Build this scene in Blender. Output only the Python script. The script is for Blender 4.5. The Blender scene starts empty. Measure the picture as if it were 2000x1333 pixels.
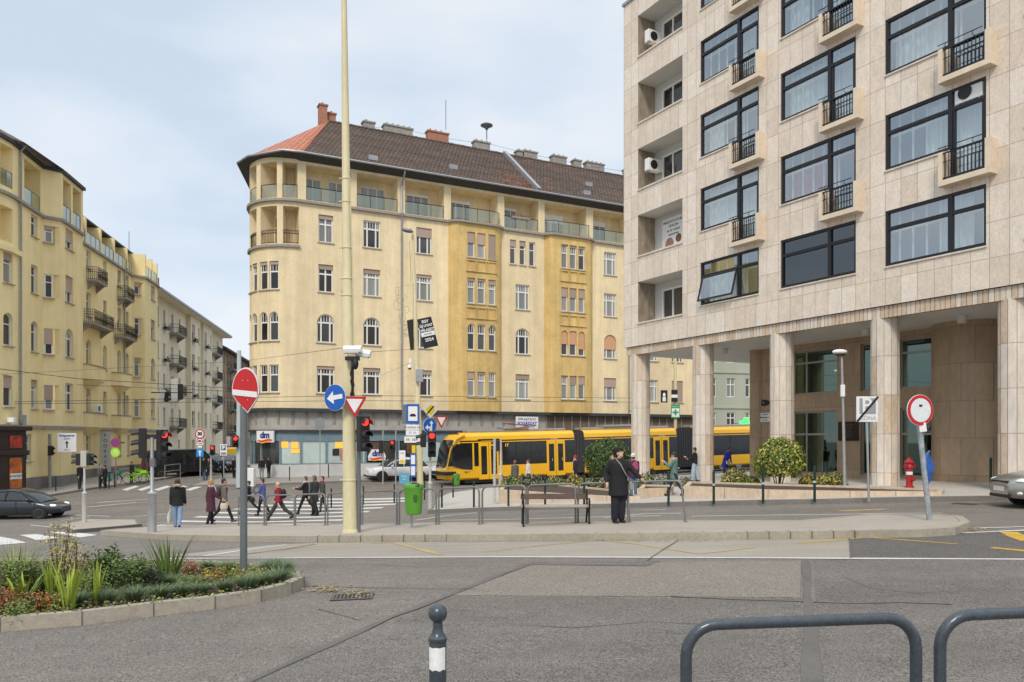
import bpy, bmesh, math, random
import numpy as np
from mathutils import Vector, Matrix
random.seed(7)
S = bpy.context.scene
COL = S.collection
R = math.radians
F = 1500.0      # focal length in photograph pixels
HZ = 856.0      # horizon row of the photograph

# ---------------------------------------------------------------- camera
cam = bpy.data.cameras.new('camera'); camo = bpy.data.objects.new('camera', cam); COL.objects.link(camo)
cam.sensor_width = 36; cam.lens = 27.0; cam.shift_x = 0.0; cam.shift_y = (HZ-666.5)/2000.0
cam.clip_start = 0.05; cam.clip_end = 3000
camo.location = (0, 0, 0); camo.rotation_euler = (R(90), 0, 0)
S.camera = camo

# ---------------------------------------------------------------- world: overcast sky with thin blue gaps
SUN_EL, SUN_AZ = R(46), R(190)
w = bpy.data.worlds.new('World'); S.world = w; w.use_nodes = True
nt = w.node_tree; nd = nt.nodes; lk = nt.links; nd.clear()
out = nd.new('ShaderNodeOutputWorld'); bg = nd.new('ShaderNodeBackground'); bg.inputs[1].default_value = 0.086
sky = nd.new('ShaderNodeTexSky'); sky.sky_type = 'NISHITA'; sky.sun_disc = False
sky.sun_elevation = SUN_EL; sky.sun_rotation = SUN_AZ
tc = nd.new('ShaderNodeTexCoord'); sx = nd.new('ShaderNodeSeparateXYZ'); lk.new(tc.outputs['Generated'], sx.inputs[0])
mp_ = nd.new('ShaderNodeMapping'); mp_.inputs['Scale'].default_value = (1.0, 1.0, 2.6); mp_.inputs['Location'].default_value = (0.35, 0.1, 0.2)
lk.new(tc.outputs['Generated'], mp_.inputs[0])
n1 = nd.new('ShaderNodeTexNoise'); n1.inputs['Scale'].default_value = 2.9; n1.inputs['Detail'].default_value = 4.0; n1.inputs['Roughness'].default_value = 0.45
lk.new(mp_.outputs[0], n1.inputs['Vector'])
cr = nd.new('ShaderNodeValToRGB'); e = cr.color_ramp.elements
e[0].position = 0.38; e[0].color = (5.1, 5.95, 6.95, 1); e[1].position = 0.60; e[1].color = (6.9, 7.2, 7.6, 1)
m_ = e.new(0.5); m_.color = (6.1, 6.75, 7.5, 1)
lk.new(n1.outputs[0], cr.inputs[0])
mx = nd.new('ShaderNodeMixRGB'); mx.inputs[0].default_value = 0.88; lk.new(sky.outputs[0], mx.inputs[1]); lk.new(cr.outputs[0], mx.inputs[2])
mr = nd.new('ShaderNodeMapRange'); mr.inputs[1].default_value = 0.5; mr.inputs[2].default_value = 0.95; mr.inputs[3].default_value = 1.0; mr.inputs[4].default_value = 1.9
lk.new(sx.outputs[2], mr.inputs[0])
vm = nd.new('ShaderNodeVectorMath'); vm.operation = 'SCALE'; lk.new(mx.outputs[0], vm.inputs[0]); lk.new(mr.outputs[0], vm.inputs['Scale'])
lk.new(vm.outputs[0], bg.inputs[0]); lk.new(bg.outputs[0], out.inputs[0])
# ---------------------------------------------------------------- sun (soft, overcast)
sl = bpy.data.lights.new('sun', 'SUN'); sl.energy = 1.5; sl.angle = R(14); sl.color = (1, 0.90, 0.77)
so = bpy.data.objects.new('sun', sl); COL.objects.link(so)
sd = Vector((math.sin(SUN_AZ)*math.cos(SUN_EL), math.cos(SUN_AZ)*math.cos(SUN_EL), math.sin(SUN_EL)))
so.rotation_euler = sd.to_track_quat('Z', 'Y').to_euler(); so.location = sd*60
S.view_settings.view_transform = 'Standard'; S.view_settings.look = 'None'; S.view_settings.gamma = 1.0
S.view_settings.use_curve_mapping = False; S.view_settings.exposure = 0.6

# ---------------------------------------------------------------- materials
MATS = {}
def mat(name, col, rough=0.75, metal=0.0, noise=(), bump=0.0, bscale=40, emit=0, spec=0.4, brick=None, coat=0, rnd=0):
    if name in MATS: return MATS[name]
    m = bpy.data.materials.new(name); MATS[name] = m; m.use_nodes = True
    t = m.node_tree; b = t.nodes['Principled BSDF']; L = t.links.new
    b.inputs['Roughness'].default_value = rough; b.inputs['Metallic'].default_value = metal
    b.inputs['Specular IOR Level'].default_value = spec
    if coat: b.inputs['Coat Weight'].default_value = coat
    tx = t.nodes.new('ShaderNodeTexCoord'); src = None
    if brick:
        bw, bh, mortar, c2, off, plane = brick
        br = t.nodes.new('ShaderNodeTexBrick'); br.offset = off; br.squash = 1.0
        br.inputs['Color1'].default_value = (*col, 1); br.inputs['Color2'].default_value = (*c2, 1)
        br.inputs['Mortar'].default_value = (col[0]*.45, col[1]*.43, col[2]*.4, 1)
        br.inputs['Scale'].default_value = 1.0; br.inputs['Mortar Size'].default_value = mortar
        br.inputs['Brick Width'].default_value = bw; br.inputs['Row Height'].default_value = bh; br.inputs['Mortar Smooth'].default_value = 0.3
        if plane == 'xz':
            s = t.nodes.new('ShaderNodeSeparateXYZ'); c = t.nodes.new('ShaderNodeCombineXYZ')
            L(tx.outputs['Object'], s.inputs[0]); L(s.outputs[0], c.inputs[0]); L(s.outputs[2], c.inputs[1]); L(c.outputs[0], br.inputs['Vector'])
        else: L(tx.outputs['Object'], br.inputs['Vector'])
        src = br.outputs[0]
    else:
        rgb = t.nodes.new('ShaderNodeRGB'); rgb.outputs[0].default_value = (*col, 1); src = rgb.outputs[0]
    for (sc, amt, st) in noise:
        mp = t.nodes.new('ShaderNodeMapping'); mp.inputs['Scale'].default_value = st; L(tx.outputs['Object'], mp.inputs[0])
        n = t.nodes.new('ShaderNodeTexNoise'); n.inputs['Scale'].default_value = sc; n.inputs['Detail'].default_value = 5; n.inputs['Roughness'].default_value = .6
        L(mp.outputs[0], n.inputs['Vector'])
        r = t.nodes.new('ShaderNodeMapRange'); r.inputs[1].default_value = .3; r.inputs[2].default_value = .7
        r.inputs[3].default_value = 1-amt; r.inputs[4].default_value = 1+amt*.7; L(n.outputs[0], r.inputs[0])
        v = t.nodes.new('ShaderNodeVectorMath'); v.operation = 'SCALE'; L(src, v.inputs[0]); L(r.outputs[0], v.inputs['Scale']); src = v.outputs[0]
    if rnd:
        oi = t.nodes.new('ShaderNodeObjectInfo'); r = t.nodes.new('ShaderNodeMapRange'); r.inputs[3].default_value = 1-rnd; r.inputs[4].default_value = 1+rnd
        L(oi.outputs['Random'], r.inputs[0]); v = t.nodes.new('ShaderNodeVectorMath'); v.operation = 'SCALE'; L(src, v.inputs[0]); L(r.outputs[0], v.inputs['Scale']); src = v.outputs[0]
    L(src, b.inputs['Base Color'])
    if emit: L(src, b.inputs['Emission Color']); b.inputs['Emission Strength'].default_value = emit
    if bump:
        n = t.nodes.new('ShaderNodeTexNoise'); n.inputs['Scale'].default_value = bscale; n.inputs['Detail'].default_value = 4
        L(tx.outputs['Object'], n.inputs['Vector'])
        bp = t.nodes.new('ShaderNodeBump'); bp.inputs['Strength'].default_value = bump; bp.inputs['Distance'].default_value = .02
        L(n.outputs[0], bp.inputs['Height']); L(bp.outputs[0], b.inputs['Normal'])
    return m
def glassmat(name, tint, fac, rough=.02, gcol=(.9, .95, 1)):
    if name in MATS: return MATS[name]
    m = bpy.data.materials.new(name); MATS[name] = m; m.use_nodes = True
    t = m.node_tree; t.nodes.clear(); L = t.links.new
    o = t.nodes.new('ShaderNodeOutputMaterial'); g = t.nodes.new('ShaderNodeBsdfGlossy'); g.inputs[0].default_value = (*gcol, 1); g.inputs['Roughness'].default_value = rough
    tr = t.nodes.new('ShaderNodeBsdfTransparent'); tr.inputs[0].default_value = (*tint, 1)
    mx = t.nodes.new('ShaderNodeMixShader'); mx.inputs[0].default_value = fac
    L(tr.outputs[0], mx.inputs[1]); L(g.outputs[0], mx.inputs[2]); L(mx.outputs[0], o.inputs[0])
    return m
def rgb8(r, g, b):
    f = lambda c: ((c/255)/12.92 if c/255 <= .04045 else ((c/255+.055)/1.055)**2.4)
    return (f(r), f(g), f(b))

# ---------------------------------------------------------------- mesh helpers
class MB:
    def __init__(s): s.v = []; s.f = []; s.m = []; s.sm = []
    def face(s, pts, mi=0, sm=False):
        n = len(s.v); s.v += [tuple(p) for p in pts]; s.f.append(tuple(range(n, n+len(pts)))); s.m.append(mi); s.sm.append(sm)
    def raw(s, vs, fs, mi=0, sm=False):
        n = len(s.v); s.v += [tuple(p) for p in vs]
        for f in fs: s.f.append(tuple(i+n for i in f)); s.m.append(mi); s.sm.append(sm)
    def box(s, x0, x1, y0, y1, z0, z1, mi=0, M=None):
        vs = [Vector((x, y, z)) for z in (z0, z1) for y in (y0, y1) for x in (x0, x1)]
        if M is not None: vs = [M @ v for v in vs]
        s.raw(vs, [(0, 2, 3, 1), (4, 5, 7, 6), (0, 1, 5, 4), (2, 6, 7, 3), (0, 4, 6, 2), (1, 3, 7, 5)], mi)
    def tube(s, pts, r, n=8, mi=0, closed=False, cap=True, up=None):
        P = [Vector(p) for p in pts]; k = len(P); rs = r if isinstance(r, (list, tuple)) else [r]*k
        rings = []; prev = None
        for i in range(k):
            if closed: d = P[(i+1) % k]-P[i-1]
            else: d = P[min(i+1, k-1)]-P[max(i-1, 0)]
            d = d.normalized() if d.length > 1e-9 else Vector((0, 0, 1))
            if prev is None:
                a = Vector((0, 0, 1)) if abs(d.z) < .9 else Vector((1, 0, 0))
                prev = (a-d*a.dot(d)).normalized()
            else:
                q = prev-d*prev.dot(d); prev = q.normalized() if q.length > 1e-6 else prev
            b = d.cross(prev)
            rings.append([P[i]+(prev*math.cos(2*math.pi*j/n)+b*math.sin(2*math.pi*j/n))*rs[i] for j in range(n)])
        vs = [v for q in rings for v in q]; fs = []
        for i in range(k if closed else k-1):
            a = i*n; c = ((i+1) % k)*n
            for j in range(n): fs.append((a+j, a+(j+1) % n, c+(j+1) % n, c+j))
        if cap and not closed: fs.append(tuple(range(n-1, -1, -1))); fs.append(tuple((k-1)*n+j for j in range(n)))
        s.raw(vs, fs, mi, n > 5)
    def lathe(s, prof, n=16, mi=0, c=(0, 0, 0), sx=1, sy=1, M=None, sm=True):
        vs = []; fs = []
        for (r, z) in prof:
            for j in range(n):
                a = 2*math.pi*j/n; vs.append(Vector((c[0]+r*sx*math.cos(a), c[1]+r*sy*math.sin(a), c[2]+z)))
        if M is not None: vs = [M @ v for v in vs]
        for i in range(len(prof)-1):
            for j in range(n): fs.append((i*n+j, i*n+(j+1) % n, (i+1)*n+(j+1) % n, (i+1)*n+j))
        fs.append(tuple(range(n-1, -1, -1))); fs.append(tuple((len(prof)-1)*n+j for j in range(n)))
        s.raw(vs, fs, mi, sm)
    def ball(s, c, r, nu=10, nv=7, mi=0, M=None):
        rx, ry, rz = (r, r, r) if not isinstance(r, (tuple, list)) else r
        prof = [(max(1e-4, math.sin(math.pi*i/nv)), -math.cos(math.pi*i/nv)) for i in range(nv+1)]
        vs = []; fs = []
        for (q, z) in prof:
            for j in range(nu):
                a = 2*math.pi*j/nu; vs.append(Vector((q*rx*math.cos(a), q*ry*math.sin(a), z*rz)))
        if M is not None: vs = [M @ v for v in vs]
        vs = [v+Vector(c) for v in vs]
        for i in range(nv):
            for j in range(nu): fs.append((i*nu+j, i*nu+(j+1) % nu, (i+1)*nu+(j+1) % nu, (i+1)*nu+j))
        s.raw(vs, fs, mi, True)
    def prism(s, poly, y0, y1, mi=0, M=None, mi_side=None):
        # polygon in (x,z) extruded along y
        n = len(poly); a = [Vector((p[0], y0, p[1])) for p in poly]; b = [Vector((p[0], y1, p[1])) for p in poly]
        if M is not None: a = [M @ v for v in a]; b = [M @ v for v in b]
        s.raw(a+b, [tuple(range(n))], mi); n0 = len(s.v)-2*n
        s.f.append(tuple(n0+2*n-1-i for i in range(n))); s.m.append(mi); s.sm.append(False)
        for i in range(n):
            s.f.append((n0+i, n0+n+i, n0+n+(i+1) % n, n0+(i+1) % n)); s.m.append(mi if mi_side is None else mi_side); s.sm.append(False)
    def build(s, name, mats, parent=None, loc=None, rz=None, label=None, angle=40, bevel=0):
        me = s.mesh(name, mats, angle)
        return place(name, me, parent, loc, rz, label, bevel)
    def mesh(s, name, mats, angle=40):
        me = bpy.data.meshes.new(name); me.from_pydata(s.v, [], s.f)
        for m in (mats if isinstance(mats, (list, tuple)) else [mats]): me.materials.append(m)
        me.polygons.foreach_set('material_index', s.m); me.polygons.foreach_set('use_smooth', s.sm)
        if any(s.sm):
            bm = bmesh.new(); bm.from_mesh(me); bmesh.ops.remove_doubles(bm, verts=bm.verts, dist=1e-5); bm.to_mesh(me); bm.free()
            me.set_sharp_from_angle(angle=R(angle))
        me.update(); return me
def place(name, me, parent=None, loc=None, rz=None, label=None, bevel=0):
    o = bpy.data.objects.new(name, me); COL.objects.link(o)
    if parent is not None: o.parent = parent
    if loc is not None: o.location = loc
    if rz is not None: o.rotation_euler = (0, 0, rz) if not hasattr(rz, '__len__') else rz
    if label: o['label'] = label
    if bevel:
        b = o.modifiers.new('bevel', 'BEVEL'); b.width = bevel; b.segments = 2; b.limit_method = 'ANGLE'
    return o
def tag(o, label=None, cat=None, group=None, kind=None):
    if label: o['label'] = label
    if cat: o['category'] = cat
    if group: o['group'] = group
    if kind: o['kind'] = kind
    return o
def thing(name, label, cat, loc=(0, 0, 0), rz=0, group=None):
    o = bpy.data.objects.new(name, None); COL.objects.link(o); o.location = loc
    o.rotation_euler = (0, 0, rz) if not hasattr(rz, '__len__') else rz
    o.empty_display_size = .2
    return tag(o, label, cat, group)
def dup(root, loc, rz=0, label=None, scale=None):
    r = root.copy(); COL.objects.link(r); r.location = loc; r.rotation_euler = (0, 0, rz) if not hasattr(rz, '__len__') else rz
    if scale: r.scale = scale if isinstance(scale, (tuple, list)) else (scale,)*3
    if label: r['label'] = label
    for ch in list(root.children):
        c = ch.copy(); COL.objects.link(c); c.parent = r
        for g_ in list(ch.children):
            d = g_.copy(); COL.objects.link(d); d.parent = c
    return r
_txt = {}
def textmesh(s, size, bold=0.0, align='CENTER', ext=0.004, spacing=1.0):
    k = (s, size, bold, align, ext)
    if k in _txt: return _txt[k]
    c = bpy.data.curves.new('lettering', 'FONT'); c.body = s; c.size = size; c.align_x = align; c.align_y = 'CENTER'; c.extrude = ext; c.offset = bold; c.resolution_u = 3
    c.space_character = spacing
    o = bpy.data.objects.new('lettering_tmp', c); COL.objects.link(o)
    me = bpy.data.meshes.new_from_object(o.evaluated_get(bpy.context.evaluated_depsgraph_get())); me.name = 'lettering'
    bpy.data.objects.remove(o); _txt[k] = me; return me
def text(s, size, m, parent, loc, rot=(R(90), 0, 0), bold=0.0, align='CENTER', name='lettering', ext=0.004):
    me = textmesh(s, size, bold, align, ext).copy(); me.materials.clear(); me.materials.append(m)
    return place(name, me, parent, loc, rot)

# ---------------------------------------------------------------- terrain height (thin plate spline through surveyed spots)
CP = np.array([(0,0,-1.80),(-4,4,-1.87),(3,4,-1.81),(0,4.3,-1.83),(-3.9,8.4,-1.95),(-5.2,7.7,-1.98),(2.5,17.9,-2.12),(1.0,18.3,-2.16),(-6.7,23.8,-2.84),
 (-10.8,24.7,-2.94),(-8.6,24.2,-2.88),(-9.7,31.9,-3.42),(-8.8,34,-3.38),(-18.6,55,-2.95),(-3.8,51.7,-3.25),(19.7,63,-2.62),(8.15,15,-1.76),(12.5,25.9,-1.72),(13.9,20.0,-1.75),
 (6.2,37,-2.2),(-23.3,38.8,-4.0),(-9.5,54,-3.05),(-31,51,-3.45),(-37,75,-3.1),(-45,110,-3.2),(-50,140,-3.3),(20,45,-2.2),(40,30,-1.2),(40,65,-2.2),
 (0,64,-2.95),(-40,40,-4.0),(-13.8,22,-2.9),(-8,13,-2.25),(15,8,-1.6),(30,10,-1.2),(-25,10,-2.8),(-50,20,-3.9),(0,-12,-1.6),(-20,-10,-2.2),(20,-10,-1.3),
 (40,110,-2.6),(0,110,-3.0),(-70,90,-3.4),(-70,140,-3.4),(40,140,-2.6)], float)
def _U(r2): return np.where(r2 > 1e-12, r2*np.log(np.maximum(r2, 1e-12))*.5, 0.0)
_xy = CP[:, :2]/20; _n = len(CP)
_K = _U(((_xy[:, None]-_xy[None])**2).sum(-1))+np.eye(_n)*0.02
_P = np.hstack([np.ones((_n, 1)), _xy]); _A = np.block([[_K, _P], [_P.T, np.zeros((3, 3))]])
_W = np.linalg.solve(_A, np.concatenate([CP[:, 2], np.zeros(3)]))
def gv(x, y):
    x = np.clip(np.asarray(x, float), -75, 60)/20; y = np.clip(np.asarray(y, float), -12, 145)/20
    z = _W[_n]+_W[_n+1]*x+_W[_n+2]*y
    for i in range(_n): z = z+_W[i]*_U((x-_xy[i, 0])**2+(y-_xy[i, 1])**2)
    return z
def g(x, y):
    x = min(max(x, -75), 60)/20; y = min(max(y, -12), 145)/20
    r2 = (_xy[:, 0]-x)**2+(_xy[:, 1]-y)**2
    return float(_W[_n]+_W[_n+1]*x+_W[_n+2]*y+_W[:_n] @ _U(r2))
def P(u, v, Y): return Vector(((u-1000)/F*Y, Y, (HZ-v)/F*Y))
_YS = np.arange(2.5, 160, .5)
def G(u, v, dz=0.0):
    # the spot on the ground (raised by dz) that the photograph shows at pixel u, v
    d = (HZ-v)/F*_YS-gv((u-1000)/F*_YS, _YS)-dz
    i = np.argmax(d < 0)
    if not d[i] < 0: return P(u, v, 80)
    a, b = _YS[i]-.5, _YS[i]
    for _ in range(14):
        c = (a+b)/2; p = P(u, v, c)
        if p.z < g(p.x, p.y)+dz: b = c
        else: a = c
    return P(u, v, b)
def GX(u, v, dz=0.0): p = G(u, v, dz); return (p.x, p.y)
# ---------------------------------------------------------------- material library
STR = (1, 1, .12)
M_ = {}
cream = mat('cream_render', (.78, .645, .41), .9, noise=[(.35, .12, STR), (2.2, .10, (1, 1, .06)), (.9, .10, (1, 1, 1)), (7, .07, (1, 1, 1)), (30, .06, (1, 1, 1))], bump=.15, bscale=60)
ochre = mat('ochre_render', (.67, .475, .19), .9, noise=[(.4, .14, STR), (2.4, .15, (1, 1, .06)), (.9, .14, (1, 1, 1)), (7, .09, (1, 1, 1)), (30, .07, (1, 1, 1))], bump=.15, bscale=60)
yellow = mat('yellow_render', (.86, .705, .375), .9, noise=[(.3, .06, STR), (2, .06, (1, 1, .07)), (.8, .06, (1, 1, 1)), (12, .04, (1, 1, 1))], bump=.12, bscale=60)
paley = mat('pale_yellow_render', (.76, .68, .50), .9, noise=[(.4, .10, STR), (1.7, .12, STR), (9, .07, (1, 1, 1))], bump=.15, bscale=50)
brownr = mat('brown_render', (.30, .21, .13), .9, noise=[(.4, .2, STR), (2, .15, STR)])
greyr = mat('grey_render', (.36, .36, .31), .9, noise=[(.4, .1, STR), (3, .06, (1, 1, 1))])
greenr = mat('sage_render', (.38, .40, .33), .9, noise=[(.4, .1, STR)])
trav = mat('travertine_slabs', (.80, .71, .61), .55, noise=[(.8, .06, (1, 1, .5)), (4, .11, (1, 1, .5)), (13, .12, (1, 1, .6)), (34, .17, (1, 1, .7))], brick=(.563, 1.07, .010, (.70, .59, .475), 0.0, 'xz'), bump=.08, bscale=45)
trav2 = mat('travertine_plain', (.68, .60, .505), .5, noise=[(1.2, .12, (1, 1, .4)), (7, .14, (1, 1, .3)), (30, .10, (1, 1, 1))])
travw = mat('travertine_warm', (.60, .47, .345), .5, noise=[(1.5, .14, (1, 1, 1)), (9, .16, (1, 1, .6)), (30, .08, (1, 1, 1))])
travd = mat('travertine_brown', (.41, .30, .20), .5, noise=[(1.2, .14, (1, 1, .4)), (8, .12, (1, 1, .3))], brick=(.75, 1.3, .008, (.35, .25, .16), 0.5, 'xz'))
soff = mat('soffit_paint', (.60, .60, .57), .8, noise=[(.5, .05, (1, 1, 1))])
tile = mat('roof_tiles', (.15, .112, .093), .8, noise=[(.5, .16, (1, 1, 1)), (9, .25, (1, 1, 1))], brick=(.33, .235, .045, (.205, .155, .128), .5, 'xz'), bump=.3, bscale=18)
redt = mat('new_red_tiles', (.50, .17, .09), .7, noise=[(6, .18, (1, 1, 1))], brick=(.36, .24, .05, (.58, .23, .13), .5, 'xz'))
brickm = mat('chimney_brick', (.36, .17, .11), .85, noise=[(8, .2, (1, 1, 1))])
cemm = mat('chimney_cement', (.30, .28, .25), .9, noise=[(5, .2, (1, 1, 1))])
dark = mat('dark_metal', (.025, .025, .028), .45, .3, noise=[(20, .2, (1, 1, 1))])
eavem = mat('eave_paint', (.05, .05, .055), .7, noise=[(3, .2, (1, 1, 1))])
zinc = mat('zinc_sheet', (.34, .35, .36), .5, .5, noise=[(4, .15, (1, 1, 1))])
galv = mat('galvanised_steel', (.42, .43, .43), .45, .6, noise=[(12, .12, (1, 1, .3))])
steelg = mat('grey_painted_steel', (.15, .165, .175), .4, .2, noise=[(9, .1, (1, 1, .4))], coat=.15)
railm = mat('rail_grey_paint', (.20, .20, .195), .5, .3, noise=[(30, .15, (1, 1, 1))])
fgrail = mat('slate_blue_paint', (.052, .065, .078), .32, .1, noise=[(5, .14, (1, 1, 1)), (22, .2, (1, 1, 1)), (70, .25, (1, 1, 1))], coat=.3, bump=.05, bscale=80)
mastm = mat('mast_yellow_paint', (.62, .55, .34), .55, noise=[(2, .09, (1, 1, .2)), (12, .08, (1, 1, .3))], bump=.05, bscale=30)
white = mat('white_paint', (.78, .78, .76), .5, noise=[(6, .05, (1, 1, 1))])
winw = mat('window_white', (.72, .71, .67), .5, noise=[(10, .05, (1, 1, 1))])
shut = mat('roller_shutter', (.40, .31, .25), .7, noise=[(30, .06, (.02, .02, 1))], rnd=.18)
shutp = mat('peach_shutter', (.60, .33, .19), .7, noise=[(30, .06, (.02, .02, 1))])
pane = mat('window_glass', (.055, .055, .055), .06, spec=.6, noise=[(1.3, .35, (1, 1, .3))], rnd=.75)
paneL = mat('curtained_glass', (.26, .265, .25), .1, spec=.6, noise=[(6, .25, (1, 1, .05))], rnd=.3)
blackw = mat('black_window_frame', (.014, .014, .017), .35, .1)
gblue = glassmat('plate_glass', (.78, .86, .86), .36, .015, (.92, .97, 1))
ggreen = glassmat('green_glass', (.18, .36, .27), .20, .02, (.55, .75, .66))
grail = glassmat('wired_glass', (.66, .72, .62), .28, .3, (.70, .74, .66))
curt = mat('net_curtain', (.80, .81, .78), .9, noise=[(9, .16, (1, 1, .03)), (26, .12, (1, 1, .02))])
curtr = mat('red_curtain', (.5, .10, .10), .9, noise=[(9, .2, (1, 1, .03))])
roomd = mat('dim_room', (.20, .23, .21), .9, noise=[(.9, .3, (1, 1, 1))])
roomk = mat('dark_room', (.03, .033, .035), .9)
asph = mat('asphalt', (.222, .197, .170), .85, noise=[(.25, .12, (1, 1, 1)), (.8, .13, (.12, 1, 1)), (3, .09, (1, 1, 1)), (20, .22, (1, 1, 1)), (60, .85, (1, 1, 1))], bump=.35, bscale=120)
asphd = mat('asphalt_dark', (.14, .126, .114), .85, noise=[(.4, .10, (1, 1, 1)), (3, .07, (1, 1, 1)), (20, .22, (1, 1, 1)), (60, .85, (1, 1, 1))], bump=.35, bscale=120)
asphl = mat('asphalt_pale', (.248, .217, .181), .85, noise=[(.4, .09, (1, 1, 1)), (3, .07, (1, 1, 1)), (20, .2, (1, 1, 1)), (60, .75, (1, 1, 1))], bump=.3, bscale=120)
asphm = mat('asphalt_mid', (.185, .165, .145), .85, noise=[(.5, .12, (1, 1, 1)), (1.1, .15, (.12, 1, 1)), (4, .08, (1, 1, 1)), (20, .22, (1, 1, 1)), (60, .85, (1, 1, 1))], bump=.35, bscale=120)
tar = mat('tar_seal', (.13, .12, .108), .6, noise=[(2, .15, (1, 1, 1)), (40, .2, (1, 1, 1))])
conc = mat('lane_concrete', (.33, .295, .245), .85, noise=[(.5, .09, (1, 1, 1)), (1.5, .12, (.1, 1, 1)), (40, .2, (1, 1, 1)), (120, .2, (1, 1, 1))], bump=.2, bscale=100)
islm = mat('island_asphalt', (.37, .325, .27), .88, noise=[(.6, .08, (1, 1, 1)), (5, .06, (1, 1, 1)), (70, .14, (1, 1, 1))], bump=.2, bscale=110)
plaza = mat('plaza_paving', (.46, .43, .385), .8, noise=[(.6, .07, (1, 1, 1)), (6, .07, (1, 1, 1)), (60, .08, (1, 1, 1))])
kerbm = mat('kerb_stone', (.36, .32, .255), .85, noise=[(1.2, .12, (1, 1, 1)), (14, .15, (1, 1, 1)), (70, .12, (1, 1, 1))], bump=.2, bscale=60)
kerbd = mat('kerb_stone_grey', (.19, .178, .16), .85, noise=[(1.2, .12, (1, 1, 1)), (14, .15, (1, 1, 1)), (70, .12, (1, 1, 1))], bump=.2, bscale=60)
wline = mat('road_paint_white', (.62, .61, .58), .7, noise=[(1.3, .12, (1, 1, 1)), (25, .2, (1, 1, 1))])
yline = mat('road_paint_yellow', (.55, .34, .04), .7, noise=[(1.3, .2, (1, 1, 1)), (25, .25, (1, 1, 1))])
yold = mat('road_paint_yellow_worn', (.44, .33, .13), .8, noise=[(1.3, .2, (1, 1, 1)), (25, .25, (1, 1, 1))])
pave = mat('pavement_asphalt', (.30, .275, .245), .85, noise=[(.6, .09, (1, 1, 1)), (6, .08, (1, 1, 1)), (60, .12, (1, 1, 1))])
soil = mat('soil', (.085, .06, .042), .95, noise=[(5, .3, (1, 1, 1)), (40, .35, (1, 1, 1))], bump=.8, bscale=40)
ramp_g = lambda n, c, r=.55: mat(n, c, .6, noise=[(3, .3, (1, 1, 1)), (20, .25, (1, 1, 1))], rnd=.15)
lf_dark = ramp_g('leaf_dark', (.072, .125, .034)); lf_mid = ramp_g('leaf_mid', (.16, .235, .045)); lf_blue = ramp_g('leaf_bluegreen', (.145, .20, .10))
lf_lime = ramp_g('leaf_lime', (.33, .42, .05)); lf_yel = ramp_g('leaf_yellow', (.42, .34, .06)); lf_gold = ramp_g('leaf_gold', (.46, .36, .10)); lf_straw = ramp_g('leaf_straw', (.34, .26, .12))
lf_red = ramp_g('leaf_red', (.30, .055, .03)); lf_silver = ramp_g('leaf_silver', (.30, .31, .25)); fl_or = ramp_g('petal_orange', (.62, .19, .02)); fl_red = ramp_g('petal_red', (.40, .03, .06))
stemm = ramp_g('stem_brown', (.12, .08, .045))
blackp = mat('black_plastic', (.018, .018, .02), .5)
rubber = mat('rubber', (.02, .02, .02), .8)
signblue = mat('sign_blue', (.012, .10, .42), .4); signred = mat('sign_red', (.50, .018, .02), .45, noise=[(3, .08, (1, 1, 1))])
signgrey = mat('sign_back_grey', (.36, .37, .38), .5, .4); signw = mat('sign_white', (.74, .74, .74), .45, noise=[(4, .05, (1, 1, 1))])
signy = mat('sign_yellow', (.70, .50, .02), .45); signk = mat('sign_black', (.012, .012, .012), .5)
redlamp = mat('red_signal_lit', (1, .03, .02), .4, emit=1.6); lampoff = mat('signal_lens_dark', (.03, .03, .03), .2)
grnx = mat('green_neon', (.05, .9, .12), .4, emit=1.3)
tyel = mat('tram_yellow', (.88, .47, .014), .3, noise=[(1, .04, (1, 1, 1))], coat=.4)
tblk = mat('tram_glass', (.016, .017, .019), .07, spec=.6, noise=[(1.5, .4, (1, 1, 1))]); bellow = mat('bellows', (.045, .045, .047), .8)
skin = mat('skin', (.56, .34, .25), .55, noise=[(20, .06, (1, 1, 1))])
# ================================================================ ground
def sheet(name, poly, dz, m, step=1.0, fan=False):
    # a thin sheet lying on the terrain: poly = world (x, y) outline
    bm = bmesh.new(); vs = [bm.verts.new((x, y, 0)) for x, y in poly]
    bm.faces.new(vs); bmesh.ops.triangulate(bm, faces=bm.faces[:])
    xs = [p[0] for p in poly]; ys = [p[1] for p in poly]
    for ax, lo, hi in ((0, min(xs), max(xs)), (1, min(ys), max(ys))):
        k = math.ceil(lo/step)*step
        while k < hi:
            co = Vector((k, 0, 0)) if ax == 0 else Vector((0, k, 0)); no = Vector((1, 0, 0)) if ax == 0 else Vector((0, 1, 0))
            bmesh.ops.bisect_plane(bm, geom=bm.verts[:]+bm.edges[:]+bm.faces[:], plane_co=co, plane_no=no, dist=1e-5); k += step
    for v in bm.verts: v.co.z = g(v.co.x, v.co.y)+dz
    for f in bm.faces:
        if f.normal.z < 0: f.normal_flip()
    me = bpy.data.meshes.new(name); bm.to_mesh(me); bm.free(); me.materials.append(m)
    for f in me.polygons: f.use_smooth = True
    o = bpy.data.objects.new(name, me); COL.objects.link(o); return tag(o, kind='structure')
def dens(poly, step=.6, closed=True):
    o = []; n = len(poly)
    for i in range(n if closed else n-1):
        a = Vector(poly[i]); b = Vector(poly[(i+1) % n]); k = max(1, int((b-a).length/step))
        for j in range(k): o.append(tuple(a+(b-a)*j/k))
    if not closed: o.append(tuple(poly[-1]))
    return o
def rounded(poly, n=2):
    for _ in range(n):
        q = []
        for i in range(len(poly)):
            a = Vector(poly[i]); b = Vector(poly[(i+1) % len(poly)]); q += [tuple(a*.75+b*.25), tuple(a*.25+b*.75)]
        poly = q
    return poly
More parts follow.
